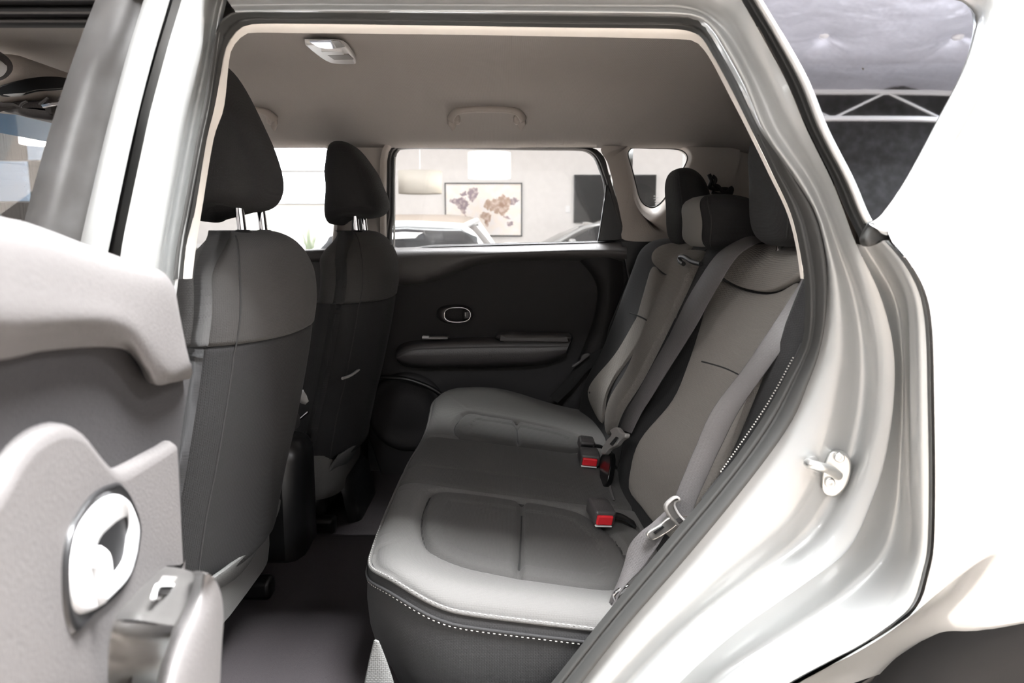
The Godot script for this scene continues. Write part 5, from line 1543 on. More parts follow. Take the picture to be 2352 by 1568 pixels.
	# cross seams in the inserts
	for q in [[Vector3(0.4149, 0.8823, -0.6232), Vector3(0.4229, 0.8869, -0.5243), Vector3(0.4283, 0.8893, -0.4543), Vector3(0.4342, 0.8929, -0.3829)], [Vector3(0.3774, 0.909, -1.3728), Vector3(0.3822, 0.9072, -1.2902), Vector3(0.3868, 0.905, -1.2067)]]:
		var st := mb()
		var p: Array = []
		for v: Vector3 in curve(q, 14): p.append(Vector3(back_x(v.y, v.z) - 0.0145, v.y, v.z))
		tube(st, p, 0.0022, 5)
		obj("seam", done(st), M.seam_thread_and_shade, t)
	# pull loop of the folding panel
	var st3 := mb()
	var lp: Array = []
	for v: Vector3 in curve([Vector3(0.4386, 1.0863, -0.901), Vector3(0.4379, 1.0914, -0.9385), Vector3(0.4393, 1.0986, -0.9559), Vector3(0.4422, 1.1038, -0.9391), Vector3(0.4442, 1.1018, -0.8985), Vector3(0.4452, 1.0951, -0.8463), Vector3(0.4473, 1.0927, -0.8018), Vector3(0.4493, 1.0921, -0.7678)], 24): lp.append(v)
	tube(st3, lp, 0.006, 8)
	obj("pull_loop", done(st3), M.black_rubber, t)
	# side bolster strip with twin bright stitching by the door
	st3 = mb()
	strap(st3, [Vector3(0.4773, 0.9879, -0.19), Vector3(0.4398, 0.8936, -0.19), Vector3(0.3935, 0.8122, -0.19), Vector3(0.3524, 0.7596, -0.19), Vector3(0.3247, 0.7215, -0.19)], [Vector3(0.5067, 0.9831, -0.175), Vector3(0.463, 0.8899, -0.175), Vector3(0.4175, 0.8093, -0.175), Vector3(0.377, 0.7572, -0.175), Vector3(0.3429, 0.7121, -0.175)], 0.02, 24)
	obj("side_bolster", done(st3), M.seat_black, t)
	st3 = mb()
	for c: Array in [curve([Vector3(0.451, 0.9697, -0.17), Vector3(0.4246, 0.9141, -0.17), Vector3(0.402, 0.873, -0.17), Vector3(0.3724, 0.8256, -0.17), Vector3(0.3424, 0.7783, -0.17)], 90), curve([Vector3(0.444, 0.9352, -0.165), Vector3(0.4273, 0.8959, -0.165), Vector3(0.406, 0.8576, -0.165), Vector3(0.3751, 0.8109, -0.165), Vector3(0.3551, 0.7815, -0.165)], 80)]:
		for i in range(0, c.size() - 1, 2):
			tube(st3, [c[i], (c[i] as Vector3).lerp(c[i + 1], 0.8)], 0.0013, 5)
	obj("stitching", done(st3), M.stitch, t).set_meta("kind", "stuff")
	# small metal anchor studs at the foot of the backrest
	for v: Vector3 in [Vector3(0.2891, 0.5833, -0.7462), Vector3(0.2651, 0.6384, -1.4104)]:
		st3 = mb()
		lathe(st3, [Vector2(0.0075, -0.002), Vector2(0.007, 0.004), Vector2(0.004, 0.006), Vector2(0.0, 0.006)], Vector3(back_x(v.y, v.z) - 0.003, v.y, v.z), Vector3(-0.9, 0.3, 0.3).normalized(), 14)
		obj("anchor_stud", done(st3), M.chrome, t)
	# headrests: far, centre (low and deep), near
	rear_headrest(t, Vector3(0.53, 1.12, -1.28), 0.055, 0.125, 0.235, -0.02, M.seat_black)
	rear_headrest(t, Vector3(0.495, 1.125, -0.80), 0.085, 0.135, 0.13, -0.01, M.seat_black)
	rear_headrest(t, Vector3(0.535, 1.14, -0.47), 0.055, 0.13, 0.24, -0.02, M.seat_black)
	for v: Vector3 in [Vector3(0.535, 1.10, -0.47), Vector3(0.52, 1.08, -1.28)]:
		for s: float in [-0.06, 0.06]:
			st3 = mb()
			tube(st3, [v + Vector3(0, -0.02, s), v + Vector3(0.03, 0.09, s)], 0.007, 10)
			obj("headrest_post", done(st3), M.chrome, t)

func rear_headrest(t: Node3D, at: Vector3, dx: float, dz: float, h: float, lean: float, m: Material) -> void:
	var rings: Array = []
	for i in 25:
		var f := 0.5 - 0.5 * cos(PI * i / 24.0)
		var e := sqrt(maxf(0.0, 1.0 - pow(absf(f * 2 - 1), 3.2)))
		var wide := lerpf(0.3, 1.0, e)
		var ring: Array = []
		for k in 48:
			var g := TAU * k / 48
			ring.append(at + Vector3(dx * (0.12 + 0.88 * e) * sgnpow(cos(g), 0.6) + lean * f + dx * 0.25 * sin(f * PI), h * f, dz * wide * (1.0 - 0.12 * f) * sgnpow(sin(g), 0.55)))
		rings.append(ring)
	var st := mb()
	loft(st, rings)
	var o := obj("headrest", done(st), m, t)
	if m == M.seat_black and dx > 0.07:
		# front of the low middle headrest, coloured paler for light it catches
		var fr: Array = []
		for i in 15:
			var f := lerpf(0.06, 0.96, i / 14.0)
			var e := sqrt(maxf(0.0, 1.0 - pow(absf(f * 2 - 1), 3.2)))
			var wide := lerpf(0.3, 1.0, e)
			var row: Array = []
			for k in 17:
				var g := PI - 0.62 + 1.24 * k / 16.0
				row.append(at + Vector3((dx + 0.004) * (0.12 + 0.88 * e) * sgnpow(cos(g), 0.6) + lean * f + dx * 0.25 * sin(f * PI), h * f, (dz + 0.001) * wide * (1.0 - 0.12 * f) * sgnpow(sin(g), 0.55)))
			fr.append(row)
		st = mb()
		grid(st, fr)
		obj("lit_front_face", done(st), M.lit_front_cloth, o)
	# seam round the front cushion of the headrest
	for s: float in [-1.0, 1.0]:
		var p: Array = []
		for i in range(1, 14):
			var f := i / 14.0
			var e := sqrt(maxf(0.0, 1.0 - pow(absf(f * 2 - 1), 3.2)))
			var wide := lerpf(0.3, 1.0, e)
			var g := PI - 0.95
			p.append(at + Vector3(dx * (0.12 + 0.88 * e) * sgnpow(cos(g), 0.6) + lean * f + dx * 0.25 * sin(f * PI), h * f, s * dz * wide * (1.0 - 0.12 * f) * sgnpow(sin(g), 0.55)))
		st = mb()
		tube(st, curve(p, 30), 0.0022, 5)
		obj("seam", done(st), M.seam_thread_and_shade, o)

# ---------- belts and buckles ----------
func build_belts() -> void:
	# near outer belt, lit by the door opening
	var t := thing("seat_belt", "grey seat belt hanging by the open door with its pale tongue", "seat belt", Vector3(0.45, 0.5, -0.25), "rear seat belts")
	var st := mb()
	strap(st, [Vector3(0.5174, 1.1173, -0.3), Vector3(0.502, 1.08, -0.29), Vector3(0.4803, 1.049, -0.28), Vector3(0.458, 1.019, -0.27), Vector3(0.4268, 0.9749, -0.26), Vector3(0.3979, 0.9323, -0.255), Vector3(0.3476, 0.8627, -0.25), Vector3(0.3192, 0.7918, -0.25), Vector3(0.3025, 0.7468, -0.25), Vector3(0.2858, 0.6989, -0.25), Vector3(0.2804, 0.6748, -0.25)], [Vector3(0.5424, 1.1111, -0.27), Vector3(0.5284, 1.0743, -0.265), Vector3(0.5103, 1.0449, -0.26), Vector3(0.4895, 1.0118, -0.255), Vector3(0.4625, 0.9757, -0.245), Vector3(0.434, 0.9352, -0.24), Vector3(0.3881, 0.8664, -0.235), Vector3(0.3567, 0.7964, -0.235), Vector3(0.3403, 0.7558, -0.235), Vector3(0.3203, 0.7046, -0.235), Vector3(0.3137, 0.6767, -0.235)], 0.003, 60)
	obj("shoulder_webbing", done(st), M.belt_web, t)
	st = mb()
	strap(st, [Vector3(0.2725, 0.6812, -0.25), Vector3(0.25, 0.6586, -0.25), Vector3(0.2283, 0.637, -0.255), Vector3(0.2118, 0.611, -0.26), Vector3(0.2009, 0.5753, -0.255), Vector3(0.1906, 0.5479, -0.25), Vector3(0.178, 0.5214, -0.245), Vector3(0.1729, 0.4936, -0.25)], [Vector3(0.3077, 0.6727, -0.235), Vector3(0.2928, 0.6647, -0.235), Vector3(0.2704, 0.6487, -0.235), Vector3(0.2559, 0.6221, -0.235), Vector3(0.2301, 0.5815, -0.235), Vector3(0.2091, 0.5578, -0.235), Vector3(0.1919, 0.5332, -0.235), Vector3(0.1802, 0.5017, -0.235)], 0.003, 50)
	obj("lap_webbing", done(st), M.belt_web, t)
	var tg := Node3D.new()
	tg.name = "tongue"
	t.add_child(tg, true)
	tg.position = Vector3(-0.1, 0.06, 0.01)
	st = mb()
	slab(st, [Vector3(0.265, 0.6955, -0.238), Vector3(0.2767, 0.7098, -0.238), Vector3(0.2873, 0.713, -0.238), Vector3(0.2921, 0.705, -0.238), Vector3(0.2832, 0.6987, -0.238), Vector3(0.2929, 0.6795, -0.238), Vector3(0.3087, 0.6667, -0.238), Vector3(0.3174, 0.6795, -0.238), Vector3(0.3261, 0.6907, -0.238), Vector3(0.3308, 0.6859, -0.238), Vector3(0.3222, 0.6715, -0.238), Vector3(0.3074, 0.6603, -0.238), Vector3(0.2906, 0.6587, -0.238), Vector3(0.282, 0.6651, -0.238), Vector3(0.2701, 0.6795, -0.238)], Vector3(0, 0.004, 0.014), 0.004, 56)
	obj("tongue_head", done(st), M.grey_plastic, tg)
	st = mb()
	slab(st, [Vector3(0.2783, 0.6739, -0.24), Vector3(0.2909, 0.6627, -0.24), Vector3(0.2791, 0.6498, -0.24), Vector3(0.258, 0.6353, -0.24), Vector3(0.2459, 0.6304, -0.24), Vector3(0.2364, 0.6385, -0.24), Vector3(0.2377, 0.6466, -0.24), Vector3(0.2573, 0.6595, -0.24), Vector3(0.2677, 0.6691, -0.24)], Vector3(0, 0.003, 0.009), 0.003, 44)
	obj("tongue_blade", done(st), M.satin_metal, tg)
	st = mb()
	slab(st, [Vector3(0.2621, 0.6612, -0.23), Vector3(0.266, 0.658, -0.23), Vector3(0.2504, 0.646, -0.23), Vector3(0.2465, 0.6492, -0.23)], Vector3(0, 0.001, 0.002), 0.0006, 4, false)
	obj("tongue_slot_shade", done(st), M.black_plastic, tg)  # thin dark plate drawn for the shade in the slot
	st = mb()
	tube(st, curve([Vector3(0.19, 0.5115, -0.24), Vector3(0.1834, 0.5273, -0.24), Vector3(0.1956, 0.5389, -0.24), Vector3(0.2079, 0.5446, -0.24), Vector3(0.2051, 0.5306, -0.24), Vector3(0.1898, 0.519, -0.24), Vector3(0.1762, 0.5024, -0.24)], 24), 0.0045, 8)
	obj("floor_anchor", done(st), M.chrome, t)
	# centre belt, coming down over the backrest
	t = thing("seat_belt", "grey seat belt lying down the middle of the rear backrest", "seat belt", Vector3(0.35, 0.55, -0.8), "rear seat belts")
	st = mb()
	strap(st, [Vector3(0.5339, 1.1584, -0.6667), Vector3(0.4948, 1.1513, -0.6142), Vector3(0.4578, 1.1308, -0.6132), Vector3(0.4397, 1.1056, -0.6335), Vector3(0.4251, 1.0629, -0.6756), Vector3(0.4085, 1.0091, -0.7224), Vector3(0.3909, 0.9614, -0.7371), Vector3(0.3717, 0.8984, -0.7743), Vector3(0.3497, 0.8411, -0.8062), Vector3(0.321, 0.7649, -0.8418), Vector3(0.2986, 0.7068, -0.875), Vector3(0.2818, 0.6586, -0.8767)], [Vector3(0.5403, 1.1497, -0.5982), Vector3(0.5042, 1.1431, -0.5492), Vector3(0.4687, 1.1239, -0.5307), Vector3(0.453, 1.1024, -0.5348), Vector3(0.4353, 1.0564, -0.5616), Vector3(0.421, 1.0075, -0.5981), Vector3(0.4044, 0.9633, -0.6165), Vector3(0.3863, 0.9054, -0.6631), Vector3(0.364, 0.8481, -0.6998), Vector3(0.3387, 0.7823, -0.7387), Vector3(0.3167, 0.7254, -0.7728), Vector3(0.297, 0.6715, -0.7885)], 0.003, 60)
	obj("shoulder_webbing", done(st), M.belt_web, t)
	tg = Node3D.new()
	tg.name = "tongue"
	t.add_child(tg, true)
	st = mb()
	slab(st, [Vector3(0.2654, 0.6539, -0.8726), Vector3(0.2751, 0.6741, -0.8323), Vector3(0.2796, 0.6764, -0.7747), Vector3(0.2846, 0.6841, -0.7392), Vector3(0.2832, 0.6782, -0.7293), Vector3(0.2754, 0.6612, -0.7585), Vector3(0.2677, 0.6425, -0.7767), Vector3(0.257, 0.62, -0.8217), Vector3(0.2488, 0.6002, -0.8413), Vector3(0.244, 0.5925, -0.8738), Vector3(0.2473, 0.6037, -0.8834), Vector3(0.2583, 0.6322, -0.8667), Vector3(0.266, 0.6503, -0.8438)], Vector3(-0.012, 0.003, 0.004), 0.004, 48)
	obj("tongue_head", done(st), M.grey_plastic, tg)
	st = mb()
	slab(st, [Vector3(0.2616, 0.6621, -0.7901), Vector3(0.2645, 0.6658, -0.7654), Vector3(0.2528, 0.6375, -0.7937), Vector3(0.2499, 0.634, -0.8206)], Vector3(-0.003, 0.001, 0.001), 0.0008, 4, false)
	obj("tongue_slot_shade", done(st), M.black_plastic, tg)  # dark plate standing for the shaded slot
	# far outer belt end by the far door
	t = thing("seat_belt", "dark seat belt slanting down beside the far rear door", "seat belt", Vector3(0.2, 0.7, -1.5), "rear seat belts")
	st = mb()
	strap(st, [Vector3(0.3137, 0.7691, -1.52), Vector3(0.2794, 0.7539, -1.52), Vector3(0.2437, 0.7326, -1.52), Vector3(0.1873, 0.6621, -1.52), Vector3(0.1303, 0.6003, -1.52)], [Vector3(0.3358, 0.7252, -1.51), Vector3(0.2985, 0.713, -1.51), Vector3(0.2613, 0.6947, -1.51), Vector3(0.211, 0.6334, -1.51), Vector3(0.1572, 0.5794, -1.51)], 0.003, 24)
	obj("webbing", done(st), M.seat_black, t)
	st = mb()
	slab(st, [Vector3(0.2319, 0.7347, -1.49), Vector3(0.2376, 0.7498, -1.49), Vector3(0.2583, 0.7588, -1.49), Vector3(0.2658, 0.7528, -1.49), Vector3(0.2497, 0.7378, -1.49), Vector3(0.2232, 0.7166, -1.49), Vector3(0.2069, 0.7091, -1.49), Vector3(0.2053, 0.7166, -1.49)], Vector3(0, 0, 0.008), 0.003, 30)
	obj("tongue", done(st), M.dark_plastic, t)
	# buckles standing at the seat joint
	buckle("red-button belt buckle nearest the open door, with a dark grey top", Vector3(0.201, 0.524, -0.60), Vector3(0.05, 0.036, 0.066), 0.2)
	buckle("red-button belt buckle in the middle of the rear seat", Vector3(0.208, 0.549, -0.935), Vector3(0.054, 0.034, 0.055), 0.05)
	buckle("black belt buckle just behind the middle red-button one", Vector3(0.21, 0.56, -1.03), Vector3(0.044, 0.03, 0.045), 0.05)
	# receiver of the centre tongue
	t = thing("buckle_receiver", "slim black buckle standing upright between the two red-button buckles", "buckle", Vector3(0.24, 0.50, -0.8))
	st = mb()
	slab(st, [Vector3(0.251, 0.5645, -0.9253), Vector3(0.2576, 0.58, -0.9064), Vector3(0.2659, 0.5967, -0.8676), Vector3(0.2656, 0.5893, -0.8318), Vector3(0.259, 0.5649, -0.8041), Vector3(0.2504, 0.5379, -0.7929), Vector3(0.243, 0.5217, -0.8192), Vector3(0.2426, 0.5304, -0.8716)], Vector3(-0.014, 0.005, 0.008), 0.004, 36)
	obj("body", done(st), M.gloss_black, t)
	st = mb()
	strap(st, [Vector3(0.2426, 0.5234, -0.8341), Vector3(0.2438, 0.5184, -0.79), Vector3(0.2452, 0.5134, -0.7421)], [Vector3(0.2491, 0.5355, -0.7997), Vector3(0.2488, 0.528, -0.7635), Vector3(0.2498, 0.523, -0.7225)], 0.004, 12)
	obj("strap", done(st), M.belt_web, t)

func buckle(label: String, at: Vector3, size: Vector3, turn: float) -> void:
	var t := thing("belt_buckle", label, "buckle", at, "belt buckles")
	var b := Basis.from_euler(Vector3(0.18, turn, -0.12)) 
	var st := mb()
	# the case: long way runs from the seat joint forward, towards the cabin
	rbox(st, Vector3(size.x, size.y, size.z), 0.007, Transform3D(b, at + Vector3(0, size.y * 0.5, 0)))
	obj("case", done(st), M.dark_plastic, t)
	var front := at + Vector3(0, size.y * 0.5, 0) + b * Vector3(-0.002, -0.001, size.z * 0.5)
	# red button on the face turned to the door
	if not label.begins_with("black"):
		st = mb()
		rbox(st, Vector3(size.x * 0.74, size.y * 0.62, 0.012), 0.003, Transform3D(b, front))
		obj("release_button", done(st), M.red_plastic, t)
		st = mb()
		rbox(st, Vector3(size.x * 0.78, 0.003, 0.006), 0.001, Transform3D(b, front + b * Vector3(0, -size.y * 0.42, 0.001)))
		obj("button_rim", done(st), M.white_plastic, t)
	else:
		st = mb()
		rbox(st, Vector3(size.x * 0.8, size.y * 0.5, 0.006), 0.002, Transform3D(b, front))
		obj("button_recess", done(st), M.gloss_black, t)
	st = mb()
	strap(st, [at + Vector3(0.02, 0.008, -size.z * 0.3), at + Vector3(0.05, 0.0, -size.z * 0.4), at + Vector3(0.08, -0.02, -size.z * 0.5)], [at + Vector3(0.02, 0.008, size.z * 0.1), at + Vector3(0.05, 0.0, 0.0), at + Vector3(0.08, -0.02, 0.0)], 0.006, 10)
	obj("strap", done(st), M.black_plastic, t)

# ---------- near doors ----------
func build_near_doors() -> void:
	# front door, shut: black post film, run channel and its clear window
	var f := thing("door_assembly", "silver front door, shut, with a wide matt black window post", "car door", Vector3(-1.1, 0.3, -0.06))
	var p0: Array = [Vector3(-0.747, 1.0046, -0.04), Vector3(-0.7147, 1.0667, -0.04), Vector3(-0.6851, 1.1519, -0.045), Vector3(-0.6463, 1.297, -0.07), Vector3(-0.6095, 1.4055, -0.085), Vector3(-0.5784, 1.4908, -0.1), Vector3(-0.5533, 1.5574, -0.11)]
	var p1: Array = [Vector3(-0.6846, 1.0061, -0.03), Vector3(-0.6483, 1.0677, -0.03), Vector3(-0.6254, 1.152, -0.035), Vector3(-0.5936, 1.2958, -0.06), Vector3(-0.564, 1.4034, -0.075), Vector3(-0.5374, 1.4879, -0.09), Vector3(-0.5144, 1.5539, -0.1)]
	var p2: Array = [Vector3(-0.6325, 1.0069, -0.025), Vector3(-0.6088, 1.0682, -0.025), Vector3(-0.5882, 1.1521, -0.03), Vector3(-0.5565, 1.2952, -0.055), Vector3(-0.527, 1.4023, -0.07), Vector3(-0.5023, 1.4864, -0.085), Vector3(-0.4806, 1.5522, -0.095)]
	var st := mb()
	strap(st, p0, p2, 0.016, 40)
	obj("window_post", done(st), M.black_film, f).set_meta("label", "matt black window post film")
	st = mb()
	var lo: Array = [Vector3(-2.05, 1.10, 0), Vector3(-1.6, 1.10, 0), Vector3(-1.1, 1.10, 0), Vector3(-0.62, 1.11, 0)]
	var rows: Array = []
	for q in [[1.115, -0.07], [1.10, -0.035], [1.04, -0.01], [0.9, 0.005], [0.7, 0.01], [0.5, -0.01], [0.3, -0.05]]:
		var row: Array = []
		for i in 20: row.append(Vector3(-2.05 + 1.46 * i / 19.0, q[0], q[1]))
		rows.append(row)
	grid(st, rows)
	obj("outer_panel", done(st), M.silver_paint, f)
	# upper frame with its ribbed rubber run
	for k in 4:
		st = mb()
		var yy: float = [1.515, 1.503, 1.49, 1.48][k]
		rbox(st, Vector3(1.6, [0.014, 0.010, 0.012, 0.008][k], 0.05 - k * 0.006), 0.004, Transform3D(Basis(), Vector3(-1.33, yy, -0.14 - k * 0.012)))
		obj(["window_frame", "run_channel", "run_channel", "run_channel"][k], done(st), [M.rubber, M.black_rubber, M.black_plastic, M.black_rubber][k], f)

	# rear door, swung wide open towards the viewer
	var d := thing("door_assembly", "near rear door swung wide open, its grey inner panel close to the viewer", "car door", Vector3(-0.42, 0.3, 0.06))
	# painted edge of the window frame beside the pillar gap
	st = mb()
	strap(st, [Vector3(-0.6211, 1.0323, -0.02), Vector3(-0.6036, 1.0808, -0.02), Vector3(-0.5825, 1.1523, -0.02), Vector3(-0.5486, 1.2934, -0.04), Vector3(-0.5196, 1.399, -0.055), Vector3(-0.4953, 1.482, -0.07), Vector3(-0.4764, 1.5469, -0.08)], [Vector3(-0.5904, 1.0329, -0.015), Vector3(-0.5743, 1.0812, -0.015), Vector3(-0.5541, 1.1524, -0.015), Vector3(-0.5234, 1.2928, -0.035), Vector3(-0.4965, 1.3979, -0.05), Vector3(-0.4735, 1.4806, -0.065), Vector3(-0.4553, 1.5452, -0.075)], 0.02, 40)
	obj("window_frame", done(st), M.silver_paint, d).set_meta("label", "silver window frame edge")
	st = mb()
	tube(st, curve([Vector3(-0.512, 1.50, -0.08), Vector3(-0.50, 1.53, 0.0), Vector3(-0.44, 1.54, 0.3), Vector3(-0.40, 1.53, 0.6), Vector3(-0.37, 1.45, 0.85), Vector3(-0.33, 1.25, 1.02), Vector3(-0.33, 1.16, 1.05)], 30), 0.02, 10)
	obj("window_frame_top", done(st), M.silver_paint, d)
	# outer skin and body of the door behind the panel
	st = mb()
	var dn := Vector3(0.98544, 0, -0.17)
	var dx := Vector3(0.17, 0, 0.98544)
	var o := Vector3(-0.395, 0, 0.10)
	var body: Array = []
	for q in [[0.05, 1.10], [0.3, 1.15], [0.6, 1.17], [0.96, 1.19], [1.0, 1.1], [0.98, 0.8], [0.85, 0.6], [0.7, 0.4], [0.6, 0.33], [0.1, 0.33], [0.06, 0.5], [0.05, 0.8]]:
		body.append(o + dx * q[0] + Vector3(0, q[1], 0) - dn * 0.16)
	slab(st, body, dn * 0.135, 0.03, 60)
	obj("door_shell", done(st), M.silver_paint, d)
	# upper trim: ledge rolling over to a hanging lip
	var a0: Array = [Vector3(-0.3292, 1.2015, 0.6576), Vector3(-0.3419, 1.1937, 0.5844), Vector3(-0.3616, 1.1797, 0.47), Vector3(-0.3675, 1.1765, 0.4361), Vector3(-0.3756, 1.1693, 0.3887), Vector3(-0.3861, 1.1587, 0.3279), Vector3(-0.4019, 1.1435, 0.2363), Vector3(-0.4171, 1.1295, 0.1485), Vector3(-0.4243, 1.1233, 0.1065), Vector3(-0.4296, 1.1142, 0.076), Vector3(-0.4319, 1.1073, 0.0624)]
	var a1: Array = [Vector3(-0.2921, 1.1958, 0.6966), Vector3(-0.3033, 1.1889, 0.6316), Vector3(-0.3208, 1.1759, 0.5303), Vector3(-0.326, 1.1729, 0.5002), Vector3(-0.3332, 1.1662, 0.4582), Vector3(-0.3425, 1.1569, 0.4043), Vector3(-0.3565, 1.1426, 0.3233), Vector3(-0.3699, 1.1297, 0.2455), Vector3(-0.3779, 1.1226, 0.1992), Vector3(-0.3832, 1.1129, 0.1684), Vector3(-0.3859, 1.1039, 0.153)]
	var a2: Array = [Vector3(-0.2769, 1.1847, 0.7138), Vector3(-0.2876, 1.178, 0.6522), Vector3(-0.3042, 1.1661, 0.556), Vector3(-0.3091, 1.1629, 0.5276), Vector3(-0.3159, 1.157, 0.4877), Vector3(-0.3248, 1.1485, 0.4365), Vector3(-0.338, 1.1351, 0.3596), Vector3(-0.3503, 1.1224, 0.2886), Vector3(-0.3587, 1.1125, 0.2398), Vector3(-0.3652, 1.0955, 0.2022), Vector3(-0.368, 1.0834, 0.1862)]
	var a3: Array = [Vector3(-0.2689, 1.1652, 0.7249), Vector3(-0.2791, 1.1555, 0.6657), Vector3(-0.2951, 1.1407, 0.573), Vector3(-0.2999, 1.1372, 0.5455), Vector3(-0.3066, 1.1315, 0.5067), Vector3(-0.3152, 1.1238, 0.4569), Vector3(-0.327, 1.1121, 0.3882), Vector3(-0.3381, 1.0969, 0.324), Vector3(-0.3471, 1.0782, 0.2716), Vector3(-0.3565, 1.054, 0.2174), Vector3(-0.361, 1.0462, 0.1911)]
	var a4: Array = [Vector3(-0.2658, 1.1433, 0.7314), Vector3(-0.2759, 1.1336, 0.6729), Vector3(-0.2917, 1.1197, 0.5812), Vector3(-0.2964, 1.1162, 0.554), Vector3(-0.303, 1.1121, 0.5154), Vector3(-0.3116, 1.1068, 0.4656), Vector3(-0.3209, 1.099, 0.4116), Vector3(-0.33, 1.0843, 0.3594), Vector3(-0.3379, 1.0587, 0.3135), Vector3(-0.3472, 1.0307, 0.2597), Vector3(-0.3604, 1.0212, 0.1828)]
	var a5: Array = [Vector3(-0.275, 1.1229, 0.725), Vector3(-0.2856, 1.1165, 0.6638), Vector3(-0.3021, 1.1065, 0.5679), Vector3(-0.307, 1.1037, 0.5396), Vector3(-0.3139, 1.1009, 0.4993), Vector3(-0.3228, 1.0954, 0.4478), Vector3(-0.3312, 1.086, 0.399), Vector3(-0.3394, 1.0708, 0.352), Vector3(-0.3462, 1.0431, 0.3122), Vector3(-0.3538, 1.018, 0.2682), Vector3(-0.3747, 1.0054, 0.1472)]
	var a6: Array = [Vector3(-0.2894, 1.1102, 0.7121), Vector3(-0.3005, 1.1021, 0.648), Vector3(-0.3178, 1.0909, 0.5473), Vector3(-0.323, 1.0886, 0.5173), Vector3(-0.3275, 1.0872, 0.4911), Vector3(-0.3386, 1.0795, 0.4268), Vector3(-0.348, 1.0713, 0.3722), Vector3(-0.3561, 1.0607, 0.3255), Vector3(-0.3617, 1.0412, 0.2929), Vector3(-0.3682, 1.0144, 0.2551), Vector3(-0.3924, 0.9917, 0.1153)]
	st = mb()
	skin(st, [a0, a1, a2, a3, a4, a5, a6], 80, 6)
	var up := obj("upper_trim", done(st), M.door_plastic, d)
	# end of the trim towards the hinge
	st = mb()
	var e0: Array = []
	var e1: Array = []
	for c: Array in [a1, a2, a3, a4, a5, a6]:
		e0.append(c[10])
		e1.append((c[10] as Vector3) - dn * 0.05 + dx * -0.004)
	skin(st, [e0, e1], 24, 1)
	obj("trim_end", done(st), M.door_plastic, up)
	# dark insert between the two trims
	st = mb()
	slab(st, back([Vector3(-0.2996, 1.1222, 0.6998), Vector3(-0.3291, 1.1035, 0.5289), Vector3(-0.3532, 1.0948, 0.3891), Vector3(-0.3776, 1.0684, 0.248), Vector3(-0.395, 1.024, 0.1468), Vector3(-0.4087, 1.0047, 0.0676), Vector3(-0.4061, 0.9795, 0.0826), Vector3(-0.3996, 0.944, 0.1204), Vector3(-0.3947, 0.9087, 0.1487), Vector3(-0.3926, 0.8268, 0.161), Vector3(-0.3624, 0.8549, 0.336), Vector3(-0.3237, 0.9467, 0.5602), Vector3(-0.2958, 1.0007, 0.7219)], dn * 0.022), dn * 0.022, 0.006, 13, false)
	obj("insert_panel", done(st), M.door_insert, d)
	# lower panel with its high arch
	st = mb()
	slab(st, back([Vector3(-0.2787, 0.9474, 0.7509), Vector3(-0.2835, 0.982, 0.7228), Vector3(-0.2918, 0.9939, 0.6746), Vector3(-0.303, 1.0054, 0.61), Vector3(-0.311, 1.0188, 0.5633), Vector3(-0.315, 1.03, 0.54), Vector3(-0.3201, 1.0351, 0.5107), Vector3(-0.3259, 1.0328, 0.4772), Vector3(-0.3303, 1.0247, 0.4518), Vector3(-0.3337, 1.0123, 0.4316), Vector3(-0.3377, 0.9914, 0.4085), Vector3(-0.3414, 0.9735, 0.3874), Vector3(-0.3448, 0.9622, 0.3673), Vector3(-0.3492, 0.9572, 0.3418), Vector3(-0.3565, 0.9519, 0.2996), Vector3(-0.3663, 0.9447, 0.2426), Vector3(-0.3742, 0.9387, 0.1971), Vector3(-0.3753, 0.9215, 0.1905), Vector3(-0.3748, 0.8876, 0.1933), Vector3(-0.3745, 0.8409, 0.1955), Vector3(-0.374, 0.7912, 0.1984), Vector3(-0.3729, 0.7287, 0.2043), Vector3(-0.3713, 0.6589, 0.214), Vector3(-0.3686, 0.5657, 0.2295), Vector3(-0.336, 0.6502, 0.4183), Vector3(-0.3023, 0.7963, 0.6141)], dn * 0.024), dn * 0.024, 0.012, 130)
	obj("lower_panel", done(st), M.door_plastic, d)
	# inner handle: dark groove, pale bowl, dark well and lever
	var hb := Node3D.new()
	hb.name = "release_handle"
	d.add_child(hb, true)
	hb.position = Vector3(0.05, 0.6, 0.3)
	var g0: Array = [Vector3(-0.3413, 0.953, 0.3821), Vector3(-0.3382, 0.9584, 0.3997), Vector3(-0.3351, 0.9621, 0.4176), Vector3(-0.3317, 0.9638, 0.4375), Vector3(-0.3286, 0.9622, 0.4552), Vector3(-0.3258, 0.9589, 0.4715), Vector3(-0.3238, 0.9546, 0.4833), Vector3(-0.3222, 0.9465, 0.4925), Vector3(-0.3211, 0.9357, 0.4992), Vector3(-0.3205, 0.9225, 0.5027), Vector3(-0.3202, 0.9084, 0.5042), Vector3(-0.3204, 0.8961, 0.5031), Vector3(-0.321, 0.885, 0.4995), Vector3(-0.3219, 0.8772, 0.4943), Vector3(-0.3233, 0.8759, 0.4859), Vector3(-0.325, 0.876, 0.4762), Vector3(-0.3266, 0.8765, 0.4668), Vector3(-0.3321, 0.8682, 0.4352), Vector3(-0.3371, 0.8645, 0.406), Vector3(-0.343, 0.8679, 0.3722), Vector3(-0.347, 0.8866, 0.3488), Vector3(-0.3476, 0.9021, 0.3453), Vector3(-0.3457, 0.9232, 0.3561), Vector3(-0.3438, 0.9397, 0.3675)]
